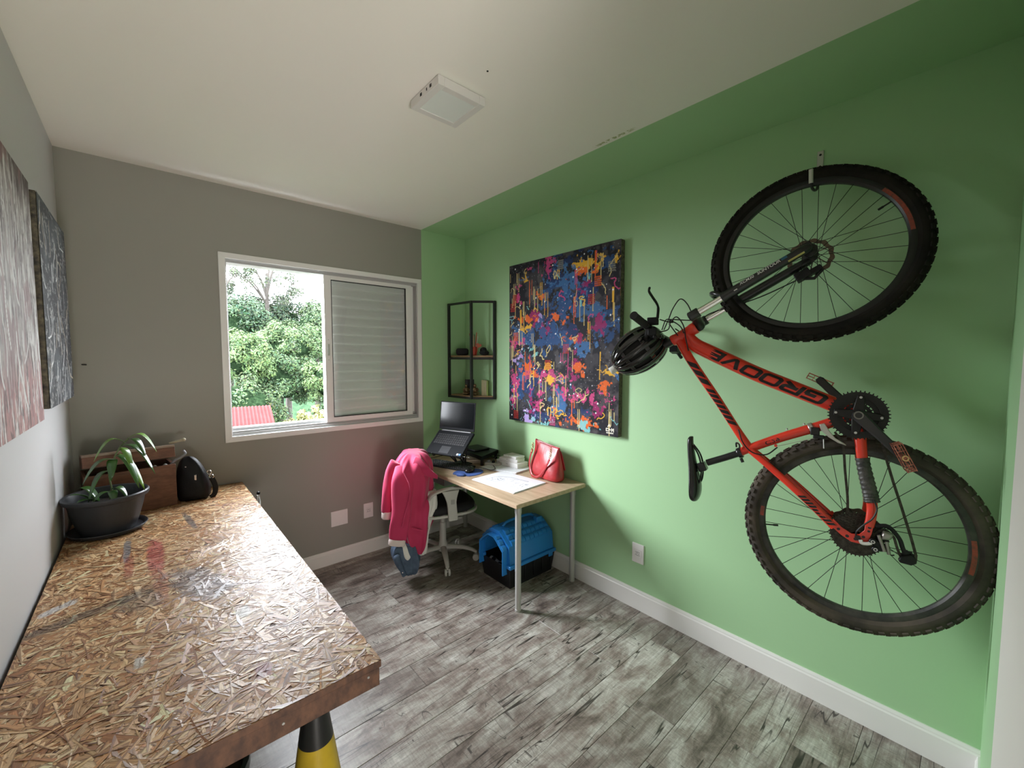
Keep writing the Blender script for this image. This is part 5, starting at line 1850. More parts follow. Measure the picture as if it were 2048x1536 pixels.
m_jk = M('pink_cotton', (0.50, 0.026, 0.105), 0.78, noise=(6, (0.46, 0.022, 0.085)), bump=(300, 0.15, 0.001), sheen=0.25)
m_jl = M('white_lining', (0.66, 0.56, 0.53), 0.8, bump=(60, 0.4, 0.003))
m_ws = M('white_shirt_cotton', (0.72, 0.70, 0.66), 0.85, bump=(50, 0.4, 0.003))
m_dn = M('blue_denim', (0.085, 0.125, 0.19), 0.85, noise=(22, (0.05, 0.075, 0.12)), bump=(220, 0.4, 0.001))
jk = thing('pink_jacket', tuple(jp(0.06, 0.05, 0.30)), 'bright pink jacket with pale rolled cuffs draped over the chair back', 'jacket')
drape([(0.886, 0.035, 0.10, 0.00, 0.10), (0.880, 0.01, 0.14, -0.05, 0.18), (0.858, -0.022, 0.168, -0.10, 0.24), (0.815, -0.05, 0.192, -0.13, 0.28), (0.74, -0.080, 0.205, -0.15, 0.29),
       (0.64, -0.078, 0.208, -0.155, 0.29), (0.54, -0.078, 0.205, -0.155, 0.28), (0.46, -0.078, 0.200, -0.15, 0.27), (0.39, -0.070, 0.194, -0.145, 0.26), (0.325, -0.045, 0.184, -0.14, 0.24),
       (0.275, -0.015, 0.172, -0.135, 0.20), (0.235, 0.012, 0.160, -0.13, 0.10), (0.205, 0.040, 0.146, -0.125, 0.04), (0.180, 0.070, 0.125, -0.12, 0.0)], 'jacket_body', m_jk, jk, fold=0.0105)
# lapel folded towards the desk
g = G()
g.grid(lambda u, v: jp(0.085 + 0.150 * u - 0.045 * v * (1 - u), -0.120 - 0.045 * math.sin(PI * u) * (1 - 0.4 * v) + 0.02 * v, 0.888 - 0.150 * u ** 1.4 - 0.115 * v * (1 - 0.75 * u) + 0.006 * math.sin(7 * u)), 16, 8)
obj('lapel', g, m_jk, jk, solid=0.006, sub=1, angle=85)


def sleeve(pts_, radii, cuff_len, name='sleeve', fl=0.62):
    P = bez(pts_, 7)
    R_ = np.interp(np.linspace(0, 1, len(P)), np.linspace(0, 1, len(radii)), radii)
    g = G()
    g.tube(P, list(R_), 22, up=tuple(-VV), flat=(fl, 1.0))
    v = []
    for q in g.v:
        nv = mnoise.noise_vector(Vector((q[0] * 11, q[1] * 11, q[2] * 6)))
        v.append((q[0] + nv[0] * 0.018, q[1] + nv[1] * 0.018, q[2] + nv[2] * 0.005))
    g.v = v
    obj(name, g, m_jk, jk, sub=1, angle=85)
    d = unit(P[-1] - P[-3])
    g = G()
    e = P[-1]
    r_ = R_[-1]
    cf_ = []
    for t, s_ in ((-0.012, 1.04), (0.004, 1.12), (0.02, 1.13), (cuff_len, 1.08), (cuff_len + 0.002, 0.9), (0.01, 0.86)):
        c = e + d * t
        u1 = unit(-VV - d * (-VV @ d)); w1 = np.cross(d, u1)
        cf_.append([c + r_ * s_ * (math.cos(a) * u1 * fl + math.sin(a) * w1) * (1 + 0.05 * math.sin(6 * a + t * 90)) for a in np.linspace(0, 2 * PI, 27)[:-1]])
    g.rings(cf_, caps=False)
    obj('cuff', g, m_jl, jk, sub=1, angle=85, label='pale rolled cuff')


sleeve([jp(0.0, -0.085, 0.82), jp(-0.004, -0.135, 0.72), jp(-0.008, -0.145, 0.57), jp(-0.026, -0.148, 0.43), jp(-0.046, -0.150, 0.315)], [0.050, 0.072, 0.070, 0.062, 0.052], 0.032, fl=0.42)
sleeve([jp(-0.035, -0.04, 0.830), jp(-0.078, -0.05, 0.755), jp(-0.098, -0.055, 0.65), jp(-0.106, -0.055, 0.56), jp(-0.112, -0.05, 0.485)], [0.06, 0.056, 0.052, 0.044, 0.034], 0.045, fl=0.8)
# slanted pocket and hem seam
g = G(); g.tube(bez([jp(0.055, -0.168, 0.40), jp(0.09, -0.170, 0.388), jp(0.125, -0.163, 0.375)], 4), 0.004, 8, up=tuple(-VV), flat=(0.7, 1.0))
obj('pocket_flap', g, m_jk, jk)
g = G(); g.tube(bez([jp(0.005, -0.172, 0.80), jp(0.045, -0.190, 0.70), jp(0.035, -0.185, 0.60), jp(0.01, -0.19, 0.50), jp(-0.01, -0.19, 0.42)], 5), 0.006, 8, up=tuple(-VV), flat=(0.8, 1.0))
obj('fold', g, m_jk, jk)
# white shirt below it
ws = thing('white_shirt', tuple(jp(0.10, 0.0, 0.15)), 'white shirt hanging under the pink jacket on the chair', 'shirt')
drape([(0.62, 0.10, 0.222, -0.10, 0.02), (0.56, 0.08, 0.232, -0.11, 0.03), (0.50, 0.06, 0.230, -0.11, 0.03), (0.44, 0.05, 0.205, -0.11, 0.03), (0.36, 0.04, 0.18, -0.11, 0.02), (0.28, 0.02, 0.165, -0.11, 0.02),
       (0.22, 0.005, 0.160, -0.11, 0.0), (0.185, 0.02, 0.155, -0.10, -0.01), (0.160, 0.05, 0.150, -0.09, -0.02)], 'shirt_body', m_ws, ws, fold=0.006, seed=2.0)
g = G(); g.tube(bez([jp(-0.02, -0.12, 0.30), jp(0.005, -0.15, 0.245), jp(0.02, -0.16, 0.20), jp(0.035, -0.155, 0.185)], 5), [0.012] + [0.02] * 14 + [0.016], 12, up=tuple(-VV), flat=(0.5, 1.0))
obj('shirt_tail', g, m_ws, ws, sub=1)
# jeans at the bottom
jn = thing('jeans', tuple(jp(0.01, -0.10, 0.05)), 'folded blue denim jeans hanging lowest under the white shirt on the chair', 'jeans')
drape([(0.27, -0.065, 0.07, -0.15, -0.05), (0.235, -0.078, 0.085, -0.165, -0.045), (0.19, -0.075, 0.095, -0.17, -0.045), (0.14, -0.058, 0.098, -0.17, -0.05), (0.10, -0.035, 0.095, -0.165, -0.055),
       (0.070, -0.012, 0.088, -0.155, -0.065), (0.052, 0.010, 0.07, -0.14, -0.08)], 'denim', m_dn, jn, fold=0.009, seed=5.0, nf=5)
g = G(); g.tube(bez([jp(-0.055, -0.185, 0.235), jp(-0.035, -0.195, 0.18), jp(-0.015, -0.19, 0.12), jp(0.0, -0.18, 0.075)], 5), [0.014, 0.024, 0.026, 0.022, 0.016] + [0.016] * 11, 12, up=tuple(-VV), flat=(0.6, 1.0))
obj('trouser_leg', g, m_dn, jn, sub=1)
g = G(); g.lathe(jp(-0.012, -0.205, 0.115), tuple(-VV), [(0.005, 0), (0.004, 0.003)], 10)
obj('rivet', g, m_chrome, jn)

# ================================================================== PET CARRIER UNDER THE DESK
m_blue = M('blue_plastic', (0.025, 0.24, 0.66), 0.33, coat=0.15)
m_blk2 = M('carrier_black', (0.008, 0.008, 0.010), 0.45)
pcx = thing('pet_carrier', (-0.25, -1.01, 0), 'blue and black plastic pet carrier with a tiled house roof under the desk', 'pet carrier')
cx0, cx1, cy0, cy1 = -0.470, -0.032, -1.172, -0.850
# lower tub: tapered walls
def taper_box(x0, x1, y0, y1, z0, z1, ins, t=0.006):
    g = G()
    a = [(x0 + ins, y0 + ins, z0), (x1 - ins, y0 + ins, z0), (x1 - ins, y1 - ins, z0), (x0 + ins, y1 - ins, z0)]
    b = [(x0, y0, z1), (x1, y0, z1), (x1, y1, z1), (x0, y1, z1)]
    c = [(x0 + t, y0 + t, z1), (x1 - t, y0 + t, z1), (x1 - t, y1 - t, z1), (x0 + t, y1 - t, z1)]
    d = [(x0 + ins + t, y0 + ins + t, z0 + t), (x1 - ins - t, y0 + ins + t, z0 + t), (x1 - ins - t, y1 - ins - t, z0 + t), (x0 + ins + t, y1 - ins - t, z0 + t)]
    g.rings([a, b, c, d], caps=False)
    g.add(a, [(3, 2, 1, 0)]); g.add(d, [(0, 1, 2, 3)])
    return g


obj('tub', taper_box(cx0 - 0.006, cx1, cy0 - 0.004, cy1, 0.0005, 0.150, 0.018), m_blk2, pcx, bevel=0.008, smooth=True)
for yy in (cy0 + 0.006, ):
    for k in range(5):
        g = G(); g.bb(cx0 + 0.05 + k * 0.085, cx0 + 0.058 + k * 0.085, yy - 0.012, yy - 0.004, 0.03, 0.146)
        obj('rib', g, m_blk2, pcx, bevel=0.002)
g = G()
rx0, rx1, ry0, ry1 = cx0 - 0.012, cx1 - 0.001, cy0 - 0.018, cy1 + 0.016
for (a0, a1, b0, b1) in ((rx0, rx1, ry0, ry0 + 0.022), (rx0, rx1, ry1 - 0.022, ry1), (rx1 - 0.02, rx1, ry0 + 0.022, ry1 - 0.022), (rx0, rx0 + 0.02, ry0 + 0.022, ry0 + 0.07), (rx0, rx0 + 0.02, ry1 - 0.07, ry1 - 0.022)):
    g.bb(a0, a1, b0, b1, 0.146, 0.170)
obj('rim', g, m_blue, pcx, bevel=0.004)
for x in (cx0 + 0.05, cx1 - 0.06):
    g = G(); g.bb(x - 0.02, x + 0.02, ry0 - 0.004, ry0 + 0.006, 0.126, 0.166)
    obj('latch', g, m_blue, pcx, bevel=0.003)
OUT = [(cy0 + 0.002, 0.170), (cy0 + 0.014, 0.290), (-1.088, 0.346), (-1.052, 0.372), (-0.970, 0.372), (-0.934, 0.346), (cy1 - 0.014, 0.290), (cy1 - 0.002, 0.170)]
ctr = V3((-1.011, 0.20))


def off(poly, k):
    r = []
    for q in poly:
        d = V3(q) - ctr
        r.append(tuple(ctr + d * k))
    return r


def shell(outer, inner, x0, x1):
    g = G()
    n = len(outer)
    vs = [(x0, y, z) for y, z in outer] + [(x1, y, z) for y, z in outer] + [(x0, y, z) for y, z in inner] + [(x1, y, z) for y, z in inner]
    fs = []
    for i in range(n - 1):
        fs += [(i, i + 1, n + i + 1, n + i), (2 * n + i + 1, 2 * n + i, 3 * n + i, 3 * n + i + 1), (i + 1, i, 2 * n + i, 2 * n + i + 1), (n + i, n + i + 1, 3 * n + i + 1, 3 * n + i)]
    for i in (0, n - 1):
        fs.append((i, n + i, 3 * n + i, 2 * n + i))
    g.add(vs, fs)
    return g


inn = [(y + (0.006 if y < -1.011 else -0.006), z - 0.006 if z > 0.18 else z) for y, z in OUT]
obj('hood', shell(OUT, inn, cx0 + 0.012, cx1 - 0.010), m_blue, pcx, smooth=False, bevel=0.002)
g = G(); g.prism([(cx1 - 0.016, y, z) for y, z in inn], (0.004, 0, 0)); obj('back_panel', g, m_blue, pcx, smooth=False)
door = [(cy0 + 0.040, 0.170), (cy0 + 0.044, 0.262), (-1.070, 0.318), (-1.045, 0.336), (-0.977, 0.336), (-0.952, 0.318), (cy1 - 0.044, 0.262), (cy1 - 0.040, 0.170)]
obj('front_panel', shell(OUT, door, cx0 + 0.004, cx0 + 0.014), m_blue, pcx, smooth=False)
# porch: a smaller gable frame standing in front of the doorway
P1 = [(cy0 + 0.030, 0.100), (cy0 + 0.030, 0.268), (-1.076, 0.325), (-1.046, 0.344), (-0.976, 0.344), (-0.946, 0.325), (cy1 - 0.030, 0.268), (cy1 - 0.030, 0.100)]
P2 = [(y + (0.008 if y < -1.011 else -0.008), z - 0.008 if z > 0.2 else z) for y, z in P1]
obj('porch', shell(P1, P2, cx0 - 0.040, cx0 + 0.003), m_blue, pcx, smooth=False, bevel=0.002)
# roof tiles
def tile(x0, dx, pa, pb, nrm):
    g = G()
    pa, pb, nrm = V3((0, *pa)), V3((0, *pb)), V3((0, *nrm))
    n = 6
    rows_ = []
    for i in range(n + 1):
        t = i / n
        c = pa * (1 - t) + pb * t
        h = 0.004 + 0.012 * math.sin(PI * min(1, t * 0.9)) * (1 - 0.35 * t)
        rows_.append([c + V3((x0 + 0.001, 0, 0)), c + V3((x0 + 0.003, 0, 0)) + nrm * h, c + V3((x0 + dx - 0.003, 0, 0)) + nrm * h, c + V3((x0 + dx - 0.001, 0, 0))])
    g.rings(rows_, caps=True)
    return g


def slope(x0, n, dx, segs, sgn):
    for (a, b) in segs:
        a, b = V3(a), V3(b)
        d = b - a
        nr = unit(V3((-d[1] * sgn, d[0] * sgn)))
        if nr[1] < 0:
            nr = -nr
        for k in range(n):
            obj('roof_tile', tile(x0 + k * dx, dx, a + d * 0.03 + nr * 0.0005, b - d * 0.03 + nr * 0.0005, nr), m_blue, pcx, angle=50)


e1, e2, e3 = OUT[1], OUT[2], OUT[3]
md = ((e1[0] + e2[0]) / 2, (e1[1] + e2[1]) / 2)
mir = lambda q: (-2.022 - q[0], q[1])
slope(cx0 + 0.030, 9, 0.0425, [(e1, md), (md, e2), (e2, e3)], 1)
slope(cx0 + 0.030, 9, 0.0425, [(mir(e1), mir(md)), (mir(md), mir(e2)), (mir(e2), mir(e3))], 1)
q1, q2, q3 = P1[1], P1[2], P1[3]
qm = ((q1[0] + q2[0]) / 2, (q1[1] + q2[1]) / 2)
slope(cx0 - 0.038, 1, 0.036, [(q1, qm), (qm, q2), (q2, q3)], 1)
g = G(); g.box((-0.115, -1.075, 0.378), (0.050, 0.040, 0.040)); obj('vent_box', g, m_blue, pcx, bevel=0.004)
for k in range(4):
    g = G(); g.bb(-0.141, -0.1395, -1.092, -1.058, 0.366 + k * 0.008, 0.369 + k * 0.008); obj('louvre', g, m_blue, pcx)
g = G(); g.tube(bez([(-0.40, -1.011, 0.374), (-0.36, -1.011, 0.398), (-0.25, -1.011, 0.404), (-0.14, -1.011, 0.398), (-0.09, -1.011, 0.374)], 5), 0.010, 10)
obj('handle', g, m_blue, pcx)
g = G()
g.grid(lambda u, v: (cx0 + 0.02 + 0.30 * u, cy0 + 0.04 + 0.24 * v, 0.045 + 0.07 * math.exp(-((u - 0.15) / 0.25) ** 2) * (0.6 + 0.4 * math.sin(7 * v)) + 0.015 * math.sin(13 * u + 6 * v)), 24, 20)


def bw_mat():
    m = M('black_white_blanket', (0.5, 0.5, 0.5), 0.9)
    nt = m.node_tree
    g_ = nt.nodes.new('ShaderNodeNewGeometry'); n_ = nt.nodes.new('ShaderNodeTexNoise'); n_.inputs['Scale'].default_value = 22
    r_ = nt.nodes.new('ShaderNodeValToRGB'); e = r_.color_ramp.elements
    e[0].position, e[1].position = 0.49, 0.53
    e[0].color, e[1].color = (0.01, 0.01, 0.01, 1), (0.55, 0.52, 0.48, 1)
    nt.links.new(g_.outputs['Position'], n_.inputs['Vector']); nt.links.new(n_.outputs['Fac'], r_.inputs[0])
    nt.links.new(r_.outputs[0], nt.nodes['Principled BSDF'].inputs['Base Color'])
    return m


tag(obj('blanket', g, bw_mat(), solid=0.006), 'black and white patterned blanket inside the pet carrier', 'blanket')

# ================================================================== CORNER SHELF
m_sw = M('light_pine_board', (0.44, 0.28, 0.15), 0.5, noise=(9, (0.36, 0.21, 0.11)), stretch=(1, 5, 5))
cs_ = thing('corner_shelf', (-0.10, -0.20, 1.20), 'black steel corner shelf with two pine boards above the desk', 'shelf')
LPp, FPp, RPp = V3((-0.192, -0.018, 0)), V3((-0.164, -0.318, 0)), V3((-0.014, -0.446, 0))
zT, zB = 2.050, 1.212
for q in (LPp, FPp, RPp):
    g = G(); g.bb(q[0] - 0.010, q[0] + 0.010, q[1] - 0.010, q[1] + 0.010, zB, zT)
    obj('post', g, m_blackm, cs_, bevel=0.001)


def bar(a, b, z, r=0.009, mat=m_blackm, par=cs_, nm='rail'):
    d = unit(b - a); s_ = V3((-d[1], d[0], 0))
    c = (a + b) / 2 + V3((0, 0, z))
    g = G(); g.box(c, (np.linalg.norm(b - a) - 0.0215, 2 * r, 2 * r), ax=(d, s_, (0, 0, 1)))
    return obj(nm, g, mat, par, bevel=0.001)


for a, b in ((LPp, FPp), (FPp, RPp)):
    bar(a, b, zT - 0.009); bar(a, b, zB + 0.009); bar(a, b, 1.562)
for z0 in (1.572, 1.222):
    g = G()
    poly = [V3((-0.180, -0.004, z0)), V3((-0.180, -0.012, z0)), V3((-0.153, -0.309, z0)), V3((-0.020, -0.432, z0)), V3((-0.004, -0.432, z0)), V3((-0.004, -0.004, z0))]
    g.prism(poly, (0, 0, 0.016))
    obj('board', g, m_sw, cs_, bevel=0.001)
ZU, ZL = 1.5885, 1.2385
g = G(); g.box((-0.120, -0.120, ZU + 0.032), (0.085, 0.11, 0.062), ax=(unit((0.6, 0.8, 0)), unit((-0.8, 0.6, 0)), (0, 0, 1)))
tag(obj('camera_bag', g, M('black_nylon', (0.010, 0.010, 0.012), 0.85), bevel=0.018), 'black soft rounded case on the left of the upper corner shelf', 'case')
ph = thing('pencil_holder', (-0.098, -0.262, ZU), 'red pencil holder full of pens on the upper corner shelf', 'pencil holder')
m_rd = M('red_plastic', (0.50, 0.06, 0.03), 0.4)
g = G(); g.lathe((-0.098, -0.262, 0), (0, 0, 1), [(0.024, ZU), (0.028, ZU + 0.002), (0.030, ZU + 0.075), (0.027, ZU + 0.075), (0.025, ZU + 0.01)], 20)
obj('cup', g, m_rd, ph)
prr = random.Random(3)
for k, (cl_, h_) in enumerate((((0.55, 0.09, 0.03), 0.175), ((0.03, 0.10, 0.06), 0.16), ((0.6, 0.5, 0.2), 0.15), ((0.50, 0.05, 0.03), 0.165), ((0.35, 0.3, 0.25), 0.155), ((0.5, 0.35, 0.2), 0.145), ((0.5, 0.08, 0.03), 0.15), ((0.6, 0.55, 0.5), 0.14))):
    a = k * 0.8
    p0 = V3((-0.098 + 0.010 * math.cos(a), -0.262 + 0.010 * math.sin(a), ZU + 0.012))
    p1 = V3((-0.098 + (0.030 + 0.008 * prr.random()) * math.cos(a), -0.262 + 0.034 * math.sin(a), ZU + h_ + 0.02))
    g = G(); g.tube([p0, p1, p1 + unit(p1 - p0) * 0.008], [0.004, 0.004, 0.0015], 8)
    tag(obj('pen', g, M('pen_%d' % k, cl_, 0.4)), ['tall red pen in the pencil holder', 'dark green pen in the pencil holder', 'yellow pencil in the pencil holder', 'second red pen in the pencil holder, behind the tall one', 'brown pencil in the pencil holder',
        'tan pencil in the pencil holder', 'shorter red pen in the pencil holder', 'white pen in the pencil holder'][k], 'pen', 'pens in the red holder')
g = G()
hp = [V3((0, 0.026 * t_[0], 0.026 * t_[1])) for t_ in [(math.copysign(abs(math.sin(a)) ** 3, math.sin(a)) * 1.0, (13 * math.cos(a) - 5 * math.cos(2 * a) - 2 * math.cos(3 * a) - math.cos(4 * a)) / 16) for a in np.linspace(0, 2 * PI, 33)[:-1]]]
Xh, Yh = unit((0.45, 0.893, 0)), unit((0.893, -0.45, 0))
g.prism([V3((-0.085, -0.318, ZU + 0.085)) + Yh * (q[1] * 0.85 + q[2] * 0.35) + V3((0, 0, q[2] * 0.85 - q[1] * 0.3)) for q in hp], tuple(Xh * 0.006))
g.tube([(-0.098, -0.296, ZU + 0.0), (-0.088, -0.314, ZU + 0.072)], 0.0025, 6)
tag(obj('heart_ornament', g, M('salmon_felt', (0.50, 0.13, 0.08), 0.8)), 'orange heart on a stick beside the pencil holder', 'ornament')
g = G(); g.ell((-0.052, -0.352, ZU + 0.0225), (0.042, 0.055, 0.0225), 20, 12, ax=(unit((0.7, -0.7, 0)), unit((0.7, 0.7, 0)), (0, 0, 1)))
g.ell((-0.055, -0.345, ZU + 0.045), (0.028, 0.034, 0.026), 18, 10)
tag(obj('felt_hat', g, M('black_felt', (0.008, 0.008, 0.009), 0.95)), 'black rounded cap on the right of the upper corner shelf', 'cap')
g = G(); g.box((-0.075, -0.165, ZL + 0.068), (0.080, 0.018, 0.135), ax=(Yh, Xh, (0, 0, 1)))
tag(obj('black_speaker', g, M('matt_black_box', (0.010, 0.010, 0.011), 0.5), bevel=0.003), 'upright black box behind the bronze figures on the lower corner shelf', 'box')
m_brz = M('bronze_figure', (0.34, 0.24, 0.13), 0.32, metal=0.75, noise=(60, (0.10, 0.06, 0.03)))


def figure(x, y, s, label):
    t = thing('figurine', (x, y, ZL), label, 'figurine', 'bronze figures on the lower corner shelf')
    c = V3((x, y, ZL + 0.0005))
    g = G(); g.ell(c + V3((0, 0, 0.014 * s)), (0.026 * s, 0.020 * s, 0.014 * s), 16, 8, ax=(Yh, Xh, (0, 0, 1))); obj('base', g, m_brz, t)
    g = G(); g.ell(c + V3((0, 0, 0.038 * s)), (0.016 * s, 0.013 * s, 0.022 * s), 16, 10, ax=(Yh, Xh, (0, 0, 1))); obj('torso', g, m_brz, t)
    g = G(); g.ell(c + V3((0, 0, 0.068 * s)), (0.010 * s, 0.010 * s, 0.013 * s), 14, 10); obj('head', g, m_brz, t)
    for k in (-1, 1):
        g = G(); g.tube(bez([c + Yh * 0.013 * s * k + V3((0, 0, 0.052 * s)), c + Yh * 0.023 * s * k + V3((0, 0, 0.038 * s)) - Xh * 0.004, c + Yh * 0.010 * s * k + V3((0, 0, 0.028 * s)) - Xh * 0.014 * s], 4), 0.0045 * s, 8); obj('arm', g, m_brz, t)
        g = G(); g.tube(bez([c + Yh * 0.006 * s * k + V3((0, 0, 0.020 * s)), c + Yh * 0.024 * s * k + V3((0, 0, 0.018 * s)) - Xh * 0.012 * s, c - Yh * 0.002 * s * k + V3((0, 0, 0.012 * s)) - Xh * 0.022 * s], 4), 0.0065 * s, 8); obj('leg', g, m_brz, t)


figure(-0.140, -0.205, 1.18, 'bronze seated figure at left on the lower corner shelf')
figure(-0.094, -0.272, 1.25, 'bronze seated figure nearer the books on the lower corner shelf')
for k, (cl_, lb, th) in enumerate((((0.60, 0.55, 0.35), 'cream book at the left end of the lower shelf row', 0.013), ((0.62, 0.58, 0.38), 'cream book second in the lower shelf row', 0.012),
                                  ((0.58, 0.53, 0.36), 'cream book beside the green book on the lower shelf', 0.013), ((0.26, 0.33, 0.10), 'green book at the right end of the lower shelf row', 0.014))):
    bt = V3((-0.062, -0.338, ZL)) + unit((0.62, -0.78, 0)) * (k * 0.0145)
    t = thing('book', tuple(bt), lb, 'book', 'books on the lower corner shelf')
    U1, U2 = unit((0.62, -0.78, 0)), unit((0.78, 0.62, 0))
    hgt = 0.136 - 0.002 * k
    g = G(); c = bt + U2 * 0.03 + V3((0, 0, hgt / 2 + 0.0006))
    for s_ in (-1, 1):
        g.box(c + U1 * s_ * (th / 2 - 0.0012), (0.0024, 0.07, hgt), ax=(U1, U2, (0, 0, 1)))
    g.box(c - U2 * 0.034, (th - 0.0048, 0.002, hgt), ax=(U1, U2, (0, 0, 1)))
    obj('cover', g, M('book_cover_%d' % k, cl_, 0.6), t)
    g = G(); g.box(c + U2 * 0.001, (th - 0.0049, 0.065, hgt - 0.006), ax=(U1, U2, (0, 0, 1)))
    obj('pages', g, m_paper, t, smooth=False)

# ================================================================== BICYCLE
cR = V3((-0.2583, -2.9240, 0.9098))
SD = V3((-0.222569, 0.974917, 0.0)); UP = V3((0.0558636, 0.0127534, 0.998357)); NN = V3((-0.973315, -0.222203, 0.057301))


def B(a, b, c=0.0):
    return cR + SD * a + UP * b + NN * c


bike = thing('bicycle', tuple(cR), 'bright red mountain bike hung by its front wheel on the green wall', 'bicycle')
m_or = M('red_orange_frame_paint', (0.80, 0.045, 0.018), 0.28, noise=(5, (0.70, 0.035, 0.016)), coat=0.3)
m_dec = M('black_decal', (0.012, 0.010, 0.010), 0.35)
m_decr = M('red_rim_decal', (0.42, 0.06, 0.035), 0.5, noise=(80, (0.16, 0.05, 0.035)))
m_tire = M('dusty_tyre_rubber', (0.024, 0.021, 0.016), 0.9, spec=0.2, noise=(9, (0.012, 0.011, 0.010)))
m_tirer = M('muddy_tyre_rubber', (0.105, 0.082, 0.060), 0.9, noise=(7, (0.035, 0.029, 0.023)))
m_rim = M('black_rim', (0.014, 0.014, 0.015), 0.35)
m_rimr = M('dirty_rim', (0.075, 0.068, 0.058), 0.5, noise=(18, (0.016, 0.016, 0.017)))
m_spoke = M('black_spoke', (0.012, 0.014, 0.012), 0.4, metal=0.4)
m_cog = M('greasy_steel', (0.085, 0.075, 0.060), 0.5, metal=0.7, noise=(60, (0.03, 0.026, 0.02)))
m_ring = M('black_chainring', (0.016, 0.015, 0.014), 0.45, metal=0.4)
m_alloy = M('black_alloy', (0.018, 0.018, 0.019), 0.28, metal=0.2, coat=0.3)
m_rub = M('black_rubber', (0.014, 0.014, 0.014), 0.8)
m_cab = M('cable_housing', (0.008, 0.008, 0.008), 0.45)
m_copp = M('copper_red_pedal', (0.62, 0.26, 0.17), 0.3, metal=0.75, noise=(70, (0.26, 0.06, 0.045)))


def disc(g, c, n, e1, e2, outl, innl, h):
    """flat ring between two outlines given as (r, angle) lists of equal length, thickness h along n"""
    k = len(outl)
    P = lambda r, a, o: c + (e1 * math.cos(a) + e2 * math.sin(a)) * r + n * o
    vs = [P(r, a, -h / 2) for r, a in outl] + [P(r, a, h / 2) for r, a in outl] + [P(r, a, -h / 2) for r, a in innl] + [P(r, a, h / 2) for r, a in innl]
    fs = []
    for i in range(k):
        j = (i + 1) % k
        fs += [(i, j, k + j, k + i), (k + i, k + j, 3 * k + j, 3 * k + i), (3 * k + i, 3 * k + j, 2 * k + j, 2 * k + i), (2 * k + i, 2 * k + j, j, i)]
    g.add(vs, fs)


def toothed(c, n, e1, e2, r, teeth, rin, h, tooth=0.006):
    g = G()
    o, i_ = [], []
    for t in range(teeth):
        for f, rr_ in ((0.0, 0), (0.30, 0), (0.42, tooth), (0.62, tooth), (0.76, 0)):
            a = 2 * PI * (t + f) / teeth
            o.append((r - tooth / 2 + rr_, a)); i_.append((rin, a))
    disc(g, c, n, e1, e2, o, i_, h)
    return g


